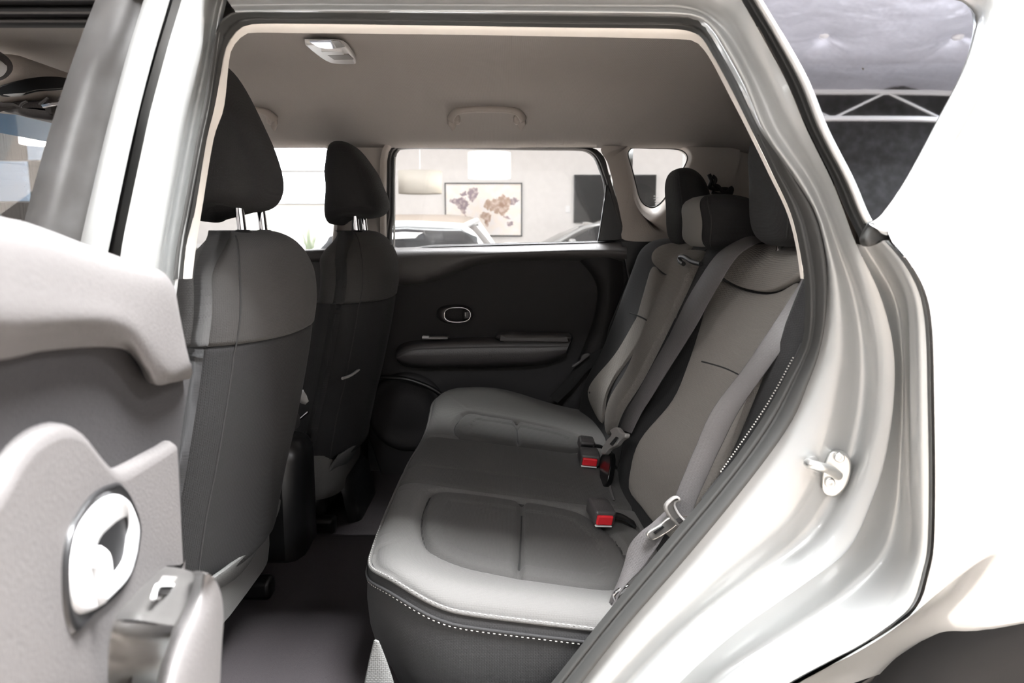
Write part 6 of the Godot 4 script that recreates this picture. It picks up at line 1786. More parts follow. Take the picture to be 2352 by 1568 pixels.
	var g1: Array = [Vector3(-0.3355, 0.9489, 0.398), Vector3(-0.3325, 0.9537, 0.4151), Vector3(-0.3298, 0.9565, 0.4307), Vector3(-0.3271, 0.9573, 0.4468), Vector3(-0.3244, 0.9563, 0.4624), Vector3(-0.3221, 0.9533, 0.4753), Vector3(-0.3206, 0.9483, 0.4843), Vector3(-0.3195, 0.9391, 0.4908), Vector3(-0.3186, 0.9292, 0.496), Vector3(-0.3183, 0.9167, 0.4978), Vector3(-0.3186, 0.9046, 0.4958), Vector3(-0.3194, 0.8946, 0.491), Vector3(-0.3207, 0.8875, 0.4837), Vector3(-0.3228, 0.882, 0.4717), Vector3(-0.3251, 0.8774, 0.4579), Vector3(-0.3279, 0.8741, 0.4421), Vector3(-0.3308, 0.872, 0.4252), Vector3(-0.3346, 0.87, 0.4029), Vector3(-0.3379, 0.8715, 0.3838), Vector3(-0.34, 0.8782, 0.3719), Vector3(-0.3415, 0.8865, 0.3629), Vector3(-0.3428, 0.9041, 0.3553), Vector3(-0.3407, 0.9265, 0.368), Vector3(-0.3384, 0.9391, 0.3809)]
	var g2: Array = [Vector3(-0.3419, 0.9191, 0.3728), Vector3(-0.34, 0.9217, 0.3833), Vector3(-0.3379, 0.9236, 0.3958), Vector3(-0.3353, 0.9248, 0.4109), Vector3(-0.3328, 0.9253, 0.4255), Vector3(-0.3311, 0.9235, 0.4353), Vector3(-0.33, 0.9191, 0.4418), Vector3(-0.3294, 0.9122, 0.4451), Vector3(-0.3294, 0.9048, 0.4449), Vector3(-0.3301, 0.8987, 0.4407), Vector3(-0.3316, 0.8936, 0.4324), Vector3(-0.3331, 0.8896, 0.4236), Vector3(-0.3347, 0.8867, 0.4143), Vector3(-0.3362, 0.8847, 0.4055), Vector3(-0.3375, 0.8851, 0.398), Vector3(-0.3388, 0.8859, 0.3902), Vector3(-0.3399, 0.8898, 0.3839), Vector3(-0.3408, 0.8958, 0.3792), Vector3(-0.3413, 0.9004, 0.3759), Vector3(-0.3419, 0.9044, 0.3727), Vector3(-0.3422, 0.9084, 0.3706), Vector3(-0.3424, 0.9122, 0.3698), Vector3(-0.3423, 0.9156, 0.3702), Vector3(-0.3422, 0.9175, 0.3709)]
	st = mb()
	var n := 72
	var ca := curve(g0, n, true)
	var cb := curve(g1, n, true)
	rows = []
	for q in [[-0.05, -0.003], [0.0, 0.001], [0.3, 0.003], [0.6, 0.0], [1.0, -0.002]]:
		var row: Array = []
		for j in n: row.append((ca[j] as Vector3).lerp(cb[j], q[0]) + dn * q[1])
		rows.append(row)
	grid(st, rows, true)
	obj("groove", done(st), M.black_plastic, hb)
	st = mb()
	var cc := curve(g2, n, true)
	rows = []
	for q in [[0.0, -0.002], [0.03, 0.001], [0.12, 0.003], [0.3, 0.003], [0.6, 0.001], [0.9, -0.0005], [1.0, -0.0012]]:
		var row: Array = []
		for j in n: row.append((cb[j] as Vector3).lerp(cc[j], q[0]) + dn * q[1])
		rows.append(row)
	grid(st, rows, true)
	obj("bowl", done(st), M.satin_silver, hb)
	st = mb()
	cap(st, cc.map(func(v: Vector3) -> Vector3: return v - dn * 0.001))
	obj("well", done(st), M.black_plastic, hb)
	st = mb()
	tube(st, curve([Vector3(-0.3226, 0.9212, 0.4607), Vector3(-0.3238, 0.9196, 0.4541), Vector3(-0.3248, 0.9139, 0.4481), Vector3(-0.3251, 0.9064, 0.4461), Vector3(-0.3248, 0.8972, 0.4481), Vector3(-0.3236, 0.8904, 0.455), Vector3(-0.3226, 0.8871, 0.4611)], 20), 0.0075, 10)
	obj("lever", done(st), M.white_plastic, hb)
	# armrest with its switch plate and pull pocket
	st = mb()
	slab(st, back([Vector3(-0.3657, 0.8236, 0.27), Vector3(-0.3679, 0.8176, 0.2573), Vector3(-0.3674, 0.8139, 0.2598), Vector3(-0.3601, 0.8242, 0.3023), Vector3(-0.3493, 0.834, 0.3648), Vector3(-0.344, 0.8373, 0.3956), Vector3(-0.3409, 0.8314, 0.4137), Vector3(-0.3387, 0.8206, 0.4262), Vector3(-0.3365, 0.7895, 0.4388), Vector3(-0.3331, 0.7416, 0.4588), Vector3(-0.3595, 0.6206, 0.3058), Vector3(-0.3793, 0.6884, 0.1909), Vector3(-0.3806, 0.7663, 0.1833)], dn * 0.001), dn * 0.02, 0.006, 13, false)
	var arm := obj("armrest", done(st), M.dark_plastic, d)
	st = mb()
	var t0: Array = [Vector3(-0.3614, 0.8242, 0.2713), Vector3(-0.3579, 0.8291, 0.2914), Vector3(-0.3534, 0.8335, 0.3175), Vector3(-0.348, 0.8387, 0.3492), Vector3(-0.3435, 0.8419, 0.375), Vector3(-0.3405, 0.8446, 0.3925), Vector3(-0.3383, 0.8451, 0.4054), Vector3(-0.3368, 0.8442, 0.4139)]
	var t1: Array = [Vector3(-0.3282, 0.8411, 0.3108), Vector3(-0.3246, 0.8448, 0.3313), Vector3(-0.3208, 0.8479, 0.3537), Vector3(-0.3163, 0.851, 0.3798), Vector3(-0.3127, 0.8529, 0.4006), Vector3(-0.3101, 0.8545, 0.4156), Vector3(-0.3082, 0.8559, 0.4266), Vector3(-0.3067, 0.8554, 0.4355)]
	var t2: Array = [Vector3(-0.2926, 0.8558, 0.3522), Vector3(-0.2909, 0.8531, 0.3625), Vector3(-0.2891, 0.8506, 0.3725), Vector3(-0.2869, 0.848, 0.3852), Vector3(-0.2849, 0.847, 0.3971), Vector3(-0.2829, 0.8467, 0.4084), Vector3(-0.2811, 0.8471, 0.4192), Vector3(-0.2793, 0.8475, 0.4296)]
	var t2b: Array = [Vector3(-0.3168, 0.8068, 0.3771), Vector3(-0.3176, 0.8041, 0.3724), Vector3(-0.3184, 0.8013, 0.3676), Vector3(-0.3192, 0.7984, 0.3627), Vector3(-0.3201, 0.7959, 0.3576), Vector3(-0.3206, 0.7949, 0.355), Vector3(-0.321, 0.7938, 0.3524), Vector3(-0.3215, 0.7927, 0.3498)]
	skin(st, [t0, t1, t2], 30, 5)
	obj("switch_plate", done(st), M.plate_plastic, arm)
	st = mb()
	var u0: Array = [Vector3(-0.2556, 0.9228, 0.5553), Vector3(-0.2588, 0.9106, 0.5367), Vector3(-0.2626, 0.8976, 0.5147), Vector3(-0.2674, 0.8806, 0.4869), Vector3(-0.2724, 0.8627, 0.4577), Vector3(-0.2762, 0.8511, 0.436)]
	var u1: Array = [Vector3(-0.2615, 0.9108, 0.5501), Vector3(-0.265, 0.8968, 0.5302), Vector3(-0.2693, 0.8807, 0.5049), Vector3(-0.2742, 0.8634, 0.4765), Vector3(-0.2787, 0.849, 0.4507), Vector3(-0.2821, 0.839, 0.431)]
	var u2: Array = [Vector3(-0.282, 0.8808, 0.5198), Vector3(-0.2859, 0.8648, 0.4971), Vector3(-0.2906, 0.8477, 0.4701), Vector3(-0.296, 0.829, 0.4388), Vector3(-0.2998, 0.8164, 0.4167), Vector3(-0.3033, 0.8063, 0.396)]
	var u3: Array = [Vector3(-0.3098, 0.8349, 0.4763), Vector3(-0.3138, 0.82, 0.453), Vector3(-0.3189, 0.8012, 0.4237), Vector3(-0.3236, 0.7837, 0.3964), Vector3(-0.3268, 0.7719, 0.3778), Vector3(-0.3296, 0.7615, 0.3617)]
	var u4: Array = [Vector3(-0.3226, 0.7891, 0.4606), Vector3(-0.3271, 0.771, 0.435), Vector3(-0.3323, 0.7497, 0.4048), Vector3(-0.3362, 0.7337, 0.3822), Vector3(-0.3381, 0.7261, 0.3713), Vector3(-0.3396, 0.7197, 0.3623)]
	skin(st, [u0, u1, u2, u3, u4], 30, 5)
	obj("pull_pocket", done(st), M.plate_plastic, arm)
	st = mb()
	var w0: Array = [Vector3(-0.2763, 0.8748, 0.3882), Vector3(-0.2897, 0.8647, 0.3689), Vector3(-0.2911, 0.8577, 0.3613), Vector3(-0.2897, 0.8518, 0.3691), Vector3(-0.2864, 0.8472, 0.3883), Vector3(-0.2826, 0.8449, 0.4102), Vector3(-0.2782, 0.8433, 0.4357), Vector3(-0.2739, 0.8389, 0.4611), Vector3(-0.2708, 0.8323, 0.4785), Vector3(-0.2678, 0.8213, 0.4962), Vector3(-0.2649, 0.8055, 0.5131)]
	var w1: Array = [Vector3(-0.2735, 0.877, 0.3927), Vector3(-0.2657, 0.8846, 0.4083), Vector3(-0.2665, 0.8785, 0.4039), Vector3(-0.2656, 0.8714, 0.4087), Vector3(-0.2629, 0.8657, 0.4249), Vector3(-0.2593, 0.8623, 0.4452), Vector3(-0.2552, 0.8604, 0.469), Vector3(-0.2513, 0.8562, 0.4916), Vector3(-0.2487, 0.8493, 0.5068), Vector3(-0.246, 0.838, 0.5223), Vector3(-0.2433, 0.8229, 0.5381)]
	var w2: Array = [Vector3(-0.2711, 0.8779, 0.3946), Vector3(-0.2527, 0.8909, 0.4246), Vector3(-0.2554, 0.878, 0.4093), Vector3(-0.256, 0.866, 0.4059), Vector3(-0.2545, 0.8572, 0.4147), Vector3(-0.2515, 0.8511, 0.4319), Vector3(-0.2482, 0.8454, 0.451), Vector3(-0.2451, 0.8395, 0.4692), Vector3(-0.2429, 0.8322, 0.4816), Vector3(-0.2405, 0.818, 0.4954), Vector3(-0.2384, 0.798, 0.5077)]
	var w3: Array = [Vector3(-0.2721, 0.8749, 0.3892), Vector3(-0.2555, 0.8807, 0.4085), Vector3(-0.2588, 0.8649, 0.3894), Vector3(-0.2605, 0.8493, 0.3796), Vector3(-0.2604, 0.8345, 0.38), Vector3(-0.2592, 0.8203, 0.3874), Vector3(-0.2577, 0.8079, 0.396), Vector3(-0.2565, 0.7949, 0.4029), Vector3(-0.2551, 0.7837, 0.411), Vector3(-0.2533, 0.7638, 0.4213), Vector3(-0.2513, 0.7393, 0.4327)]
	var w4: Array = [Vector3(-0.2758, 0.8696, 0.379), Vector3(-0.2728, 0.8579, 0.367), Vector3(-0.2763, 0.8385, 0.3471), Vector3(-0.278, 0.8185, 0.3373), Vector3(-0.2778, 0.8011, 0.3381), Vector3(-0.2765, 0.7868, 0.3458), Vector3(-0.2751, 0.7719, 0.3536), Vector3(-0.2739, 0.7581, 0.3611), Vector3(-0.2719, 0.7443, 0.3722), Vector3(-0.2699, 0.7264, 0.3841), Vector3(-0.2676, 0.7019, 0.3976)]
	var w5: Array = [Vector3(-0.2814, 0.8644, 0.37), Vector3(-0.3268, 0.7973, 0.26), Vector3(-0.3293, 0.776, 0.2457), Vector3(-0.3304, 0.7532, 0.2392), Vector3(-0.3296, 0.7354, 0.2439), Vector3(-0.3282, 0.7197, 0.2522), Vector3(-0.3267, 0.7021, 0.2609), Vector3(-0.3252, 0.6848, 0.2694), Vector3(-0.3237, 0.6677, 0.2779), Vector3(-0.3215, 0.649, 0.2906), Vector3(-0.3189, 0.6204, 0.3056)]
	skin(st, [w0, w1, w2, w3, w4, w5], 50, 5)
	obj("armrest_pad", done(st), M.door_plastic, arm)
	st = mb()
	slab(st, [Vector3(-0.3096, 0.8669, 0.3835), Vector3(-0.3202, 0.8357, 0.322), Vector3(-0.3195, 0.8323, 0.326), Vector3(-0.3179, 0.8317, 0.3354), Vector3(-0.3151, 0.8285, 0.3512), Vector3(-0.304, 0.8624, 0.4156), Vector3(-0.3061, 0.8665, 0.4038), Vector3(-0.3082, 0.8666, 0.3913)], Vector3(0, 0.002, 0) + dn * 0.001, 0.001, 8, false)
	obj("window_switch", done(st), M.grey_plastic, arm)
	st = mb()
	tube(st, curve([Vector3(-0.3017, 0.864, 0.4171), Vector3(-0.3034, 0.8678, 0.4077), Vector3(-0.305, 0.8665, 0.3981), Vector3(-0.3152, 0.8357, 0.3389), Vector3(-0.3146, 0.8336, 0.3424), Vector3(-0.3127, 0.8303, 0.3537)], 24), 0.0022, 6)
	obj("switch_rim", done(st), M.white_plastic, arm)
	st = mb()
	slab(st, [Vector3(-0.3014, 0.8675, 0.4071), Vector3(-0.3084, 0.8477, 0.3669), Vector3(-0.3073, 0.8451, 0.3731), Vector3(-0.3005, 0.8651, 0.4126)], Vector3(0, 0.003, 0), 0.001, 4, false)
	obj("switch_key", done(st), M.gloss_black, arm)


func back(outline: Array, d: Vector3) -> Array:
	return outline.map(func(v: Vector3) -> Vector3: return v - d)

# ---------- front of the cabin ----------
func build_cabin_details() -> void:
	var t := thing("centre_console", "black centre console between the front seats, rounded at its rear end", "console", Vector3(-0.95, 0.28, -0.89))
	var st := mb()
	rbox(st, Vector3(0.85, 0.36, 0.17), 0.05, Transform3D(Basis(), Vector3(-0.955, 0.465, -0.875)))
	obj("console_body", done(st), M.black_plastic, t)
	st = mb()
	rbox(st, Vector3(0.34, 0.05, 0.165), 0.02, Transform3D(Basis(), Vector3(-0.74, 0.665, -0.875)))
	obj("lid", done(st), M.dark_plastic, t)
	st = mb()
	lathe(st, [Vector2(0.0, -0.02), Vector2(0.016, -0.016), Vector2(0.024, 0.0), Vector2(0.02, 0.014), Vector2(0.0, 0.02)], Vector3(-0.5833, 0.704, -1.05), Vector3(0.5, 0.6, 0.6).normalized(), 16)
	obj("recline_knob", done(st), M.grey_plastic, t)
	st = mb()
	tube(st, [Vector3(-0.5949, 0.6462, -1), Vector3(-0.5798, 0.6598, -1), Vector3(-0.5647, 0.6734, -1)], 0.004, 6)
	obj("bright_strip", done(st), M.chrome, t)
	t = thing("floor_hook", "small chrome hook on the carpet below the far front seat", "hook", Vector3(-0.5845, 0.4, -1.2))
	st = mb()
	tube(st, curve([Vector3(-0.6022, 0.3972, -1.2), Vector3(-0.5937, 0.4056, -1.2), Vector3(-0.5789, 0.407, -1.2), Vector3(-0.5657, 0.4, -1.2), Vector3(-0.5715, 0.3888, -1.2), Vector3(-0.5877, 0.3888, -1.2), Vector3(-0.5969, 0.3944, -1.2)], 20), 0.004, 6)
	obj("ring", done(st), M.chrome, t)
	st = mb()
	rbox(st, Vector3(0.05, 0.02, 0.03), 0.006, Transform3D(Basis(), Vector3(-0.5881, 0.3775, -1.2)))
	obj("base", done(st), M.black_plastic, t)
	t = thing("seat_duct", "rounded black plastic cover on the floor under the far front seat", "seat cover", Vector3(-0.55, 0.28, -1.25))
	st = mb()
	slab(st, [Vector3(-0.6311, 0.2424, -1.42), Vector3(-0.6207, 0.366, -1.42), Vector3(-0.5981, 0.418, -1.42), Vector3(-0.5683, 0.4302, -1.42), Vector3(-0.5241, 0.4302, -1.42), Vector3(-0.4923, 0.4089, -1.42), Vector3(-0.479, 0.3584, -1.42), Vector3(-0.4761, 0.2502, -1.42)], Vector3(0, 0, 0.26), 0.035, 48)
	obj("cover", done(st), M.black_plastic, t)
	# dashboard and front closing wall
	t = thing("dashboard", "dark dashboard low in front of the front seats", "dashboard", Vector3(-1.9, 0.6, -0.88))
	st = mb()
	rbox(st, Vector3(0.5, 0.5, 1.46), 0.1, Transform3D(Basis(), Vector3(-1.85, 0.76, -0.88)))
	obj("dash_body", done(st), M.dark_plastic, t)
	st = mb()
	rbox(st, Vector3(0.1, 0.8, 1.6), 0.02, Transform3D(Basis(), Vector3(-2.15, 0.55, -0.88)))
	obj("bulkhead", done(st), M.black_plastic, t)
	t = thing("windscreen", "clear windscreen with a deep blue shade band along its top", "windscreen", Vector3(-1.6, 1.2, -0.88))
	st = mb()
	slab(st, [Vector3(-1.28, 1.53, -0.2), Vector3(-2.1, 1.02, -0.14), Vector3(-2.1, 1.02, -1.62), Vector3(-1.28, 1.53, -1.56)], Vector3(-0.002, 0.003, 0), 0.0008, 4, false)
	obj("pane", done(st), M.glass, t)
	st = mb()
	slab(st, [Vector3(-1.28, 1.527, -0.2), Vector3(-1.42, 1.44, -0.19), Vector3(-1.42, 1.44, -1.57), Vector3(-1.28, 1.527, -1.56)], Vector3(0.002, -0.002, 0), 0.0006, 4, false)
	obj("shade_band", done(st), M.shade_band, t)
	# overhead console with its reading lamps, mirror stem
	t = thing("overhead_console", "dark grey overhead console with a sunglasses lid near the windscreen", "console", Vector3(-1.2, 1.5, -0.88))
	st = mb()
	slab(st, [Vector3(-1.3862, 1.5193, -0.98), Vector3(-1.3173, 1.5355, -0.98), Vector3(-1.248, 1.557, -0.98), Vector3(-1.1689, 1.5656, -0.98), Vector3(-1.1026, 1.557, -0.98), Vector3(-1.0946, 1.5193, -0.98), Vector3(-1.1133, 1.4977, -0.98), Vector3(-1.1539, 1.4836, -0.98), Vector3(-1.2228, 1.4684, -0.98), Vector3(-1.3016, 1.4684, -0.98), Vector3(-1.3901, 1.4836, -0.98)], Vector3(0, 0, 0.26), 0.03, 60)
	obj("console_body", done(st), M.grey_trim, t)
	st = mb()
	slab(st, [Vector3(-1.1443, 1.4875, -0.72), Vector3(-1.0843, 1.5043, -0.72), Vector3(-1.0255, 1.5099, -0.72), Vector3(-0.9824, 1.5025, -0.72), Vector3(-0.9988, 1.4828, -0.72), Vector3(-1.0576, 1.4781, -0.72), Vector3(-1.1074, 1.4669, -0.72), Vector3(-1.1462, 1.4688, -0.72)], Vector3(0.0, 0.0, 0.006), 0.003, 36)
	obj("lamp_lens", done(st), M.gloss_black, t)
	for k in 3:
		st = mb()
		tube(st, curve([[Vector3(-1.0818, 1.4562, -0.712), Vector3(-1.094, 1.4505, -0.712), Vector3(-1.0996, 1.443, -0.712)], [Vector3(-1.0345, 1.4636, -0.712), Vector3(-1.0449, 1.4562, -0.712), Vector3(-1.0553, 1.4487, -0.712)], [Vector3(-0.995, 1.4711, -0.712), Vector3(-1.0052, 1.4655, -0.712), Vector3(-1.0108, 1.458, -0.712)]][k], 8), 0.003, 6)
		obj("lid_rib", done(st), M.dark_plastic, t)
	st = mb()
	slab(st, [Vector3(-1.0495, 1.4487, -0.712), Vector3(-1.0082, 1.4543, -0.712), Vector3(-1.0089, 1.4468, -0.712), Vector3(-1.0463, 1.4411, -0.712)], Vector3(0, 0, 0.004), 0.0015, 4, false)
	obj("trim_strip", done(st), M.chrome, t)
	st = mb()
	slab(st, [Vector3(-1.1329, 1.4707, -0.715), Vector3(-1.0839, 1.4744, -0.715), Vector3(-1.0944, 1.467, -0.715), Vector3(-1.1188, 1.466, -0.715)], Vector3(0, 0, 0.004), 0.0015, 4, false)
	obj("trim_strip", done(st), M.satin_metal, t)
	t = thing("mirror_mount", "dark mirror mount hanging below the overhead console", "mirror", Vector3(-1.25, 1.4, -0.88))
	st = mb()
	slab(st, [Vector3(-1.2265, 1.4639, -0.95), Vector3(-1.1588, 1.4767, -0.95), Vector3(-1.0927, 1.4714, -0.95), Vector3(-1.0848, 1.4338, -0.95), Vector3(-1.1293, 1.4338, -0.95), Vector3(-1.1676, 1.4402, -0.95), Vector3(-1.1813, 1.4488, -0.95), Vector3(-1.2035, 1.4488, -0.95), Vector3(-1.2184, 1.4553, -0.95)], Vector3(0, 0, 0.14), 0.02, 48)
	obj("stem_cover", done(st), M.dark_plastic, t)
	t = thing("sun_visor", "pale sun visor pivot end at the windscreen header, top left", "visor", Vector3(-1.25, 1.47, -0.5))
	st = mb()
	slab(st, [Vector3(-1.1391, 1.5277, -0.6), Vector3(-1.0851, 1.5277, -0.6), Vector3(-1.0572, 1.5191, -0.6), Vector3(-1.0458, 1.507, -0.6), Vector3(-1.0508, 1.4931, -0.6), Vector3(-1.0717, 1.4827, -0.6), Vector3(-1.145, 1.4741, -0.6)], Vector3(0, 0, 0.05), 0.02, 40)
	obj("visor_body", done(st), M.white_plastic, t)
	st = mb()
	slab(st, [Vector3(-1.1524, 1.5408, -0.62), Vector3(-1.0881, 1.546, -0.62), Vector3(-1.0569, 1.5304, -0.62), Vector3(-1.0461, 1.5112, -0.62), Vector3(-1.0551, 1.4937, -0.62), Vector3(-1.0802, 1.4814, -0.62), Vector3(-1.1601, 1.4708, -0.62)], Vector3(0, 0, 0.03), 0.01, 40)
	obj("pivot_bracket", done(st), M.dark_plastic, t)
	# dark luggage strap behind the far headrest
	t = thing("tether_strap", "loose black tether strap bunched beside the far rear headrest", "strap", Vector3(0.63, 1.27, -1.36))
	st = mb()
	tube(st, curve([Vector3(0.6248, 1.3392, -1.36), Vector3(0.6361, 1.3285, -1.36), Vector3(0.6313, 1.3125, -1.36), Vector3(0.6451, 1.3072, -1.36), Vector3(0.6594, 1.2912, -1.36), Vector3(0.6815, 1.2858, -1.36), Vector3(0.6892, 1.2965, -1.36), Vector3(0.6834, 1.3045, -1.36), Vector3(0.6758, 1.2912, -1.36), Vector3(0.6461, 1.2832, -1.36), Vector3(0.624, 1.2912, -1.36)], 40), 0.006, 6)
	obj("webbing", done(st), M.black_rubber, t)
	st = mb()
	tube(st, curve([Vector3(0.6163, 1.3452, -1.37), Vector3(0.6254, 1.3239, -1.37), Vector3(0.6206, 1.3051, -1.37), Vector3(0.6427, 1.2997, -1.37), Vector3(0.6728, 1.2997, -1.37), Vector3(0.6896, 1.2917, -1.37), Vector3(0.682, 1.2783, -1.37)], 30), 0.007, 6)
	obj("webbing", done(st), M.black_rubber, t)


# ---------- things in the showroom ----------
func pendant(called: String, label: String, c: Vector3, r: float, h: float, lit: bool) -> void:
	var t := thing(called, label, "lamp", c, "drum pendant lamps")
	var st := mb()
	lathe(st, [Vector2(r, h / 2), Vector2(r + 0.004, h / 2), Vector2(r + 0.004, -h / 2), Vector2(r, -h / 2), Vector2(r - 0.004, -h / 2), Vector2(r - 0.004, h / 2), Vector2(r, h / 2)], c, Vector3.UP, 40)
	obj("shade", done(st), M.lamp_glow if lit else M.shade_beige, t)
	st = mb()
	lathe(st, [Vector2(0.0, 0.0), Vector2(r - 0.01, 0.0)], c + Vector3(0, -h / 2 + 0.02, 0), Vector3.UP, 40)
	obj("diffuser", done(st), M.lamp_glow if lit else M.shade_cloth, t)
	st = mb()
	tube(st, [c + Vector3(0, h / 2 - 0.02, 0), Vector3(c.x, 4.66, c.z)], 0.008, 8)
	obj("rod", done(st), M.white_plastic, t)
	st = mb()
	for k in 3:
		var a := TAU * k / 3
		tube(st, [c + Vector3(0, h / 2 - 0.03, 0), c + Vector3(cos(a) * r, h / 2 - 0.03, sin(a) * r)], 0.005, 6)
	obj("spider", done(st), M.white_plastic, t)
	if lit:
		var l := OmniLight3D.new()
		l.name = "bulb_light"
		l.light_energy = 0.25
		l.light_size = 0.1
		l.omni_range = 20.0
		l.shadow_enabled = true
		l.light_color = Color(1, 0.96, 0.9)
		t.add_child(l)
		l.position = Vector3(0, -h / 2 - 0.15, 0)

func map_texture() -> ImageTexture:
	var w := 224
	var h := 152
	var im := Image.create(w, h, false, Image.FORMAT_RGBA8)
	var n := FastNoiseLite.new()
	n.seed = 11
	n.frequency = 0.03
	n.fractal_octaves = 4
	var lands: Array = []
	var cols: Array = []
	# land outlines in hundredths of the sheet
	var add := func(c: Color, pts: Array) -> void:
		var p := PackedVector2Array()
		for q in pts: p.append(Vector2(q[0] * w / 100.0, q[1] * h / 100.0))
		lands.append(p)
		cols.append(c)
	var mauve := Color(0.60, 0.54, 0.57)
	var pink := Color(0.70, 0.62, 0.62)
	var tan := Color(0.72, 0.61, 0.53)
	var brown := Color(0.66, 0.53, 0.45)
	add.call(mauve, [[5, 32], [9, 28], [16, 29], [21, 26], [26, 27], [28, 34], [31, 40], [29, 44], [25, 50], [27, 54], [24, 58], [21, 55], [18, 49], [15, 42], [9, 38], [6, 37]])
	add.call(mauve, [[30, 10], [36, 7], [42, 9], [43, 16], [41, 24], [38, 31], [34, 36], [31, 30], [29, 20]])
	add.call(mauve, [[17, 19], [23, 18], [26, 12], [28, 14], [27, 22], [22, 24]])
	add.call(pink, [[21, 55], [25, 58], [28, 64], [32, 66], [30, 69], [26, 64]])
	add.call(mauve, [[29, 66], [34, 65], [39, 71], [38, 78], [35, 83], [33, 90], [31, 86], [30, 76], [28, 70]])
	add.call(tan, [[48, 54], [54, 55], [58, 57], [60, 64], [58, 70], [56, 78], [54, 82], [51, 76], [50, 68], [46, 65], [46, 58]])
	add.call(brown, [[51, 70], [55, 66], [58, 70], [56, 79], [54, 83], [52, 78]])
	add.call(tan, [[52, 34], [55, 30], [60, 32], [68, 28], [75, 20], [78, 24], [84, 28], [90, 28], [88, 36], [84, 44], [82, 52], [78, 58], [74, 62], [70, 56], [66, 58], [62, 52], [57, 50], [52, 48], [50, 42]])
	add.call(mauve, [[84, 28], [92, 27], [97, 32], [93, 36], [90, 42], [86, 40]])
	add.call(brown, [[72, 36], [80, 34], [80, 42], [74, 46], [70, 42]])
	add.call(pink, [[76, 60], [82, 64], [86, 67], [82, 68], [77, 65]])
	add.call(mauve, [[80, 76], [84, 72], [88, 74], [89, 80], [85, 82], [80, 80]])
	for y in h:
		for x in w:
			var v := n.get_noise_2d(x, y)
			var c := Color(0.97, 0.955, 0.95).lerp(Color(0.99, 0.95, 0.91), clampf(0.5 + v * 1.4, 0, 1))
			var p := Vector2(x + n.get_noise_2d(x * 3, y * 3) * 5.0, y + n.get_noise_2d(x * 3 + 500, y * 3) * 5.0)
			for k in lands.size():
				if Geometry2D.is_point_in_polygon(p, lands[k]):
					c = (cols[k] as Color).lerp(Color(0.93, 0.86, 0.83), clampf(0.2 + n.get_noise_2d(x * 2, y * 2 + 90) * 1.0, 0, 0.7))
			im.set_pixel(x, y, c)
	return ImageTexture.create_from_image(im)

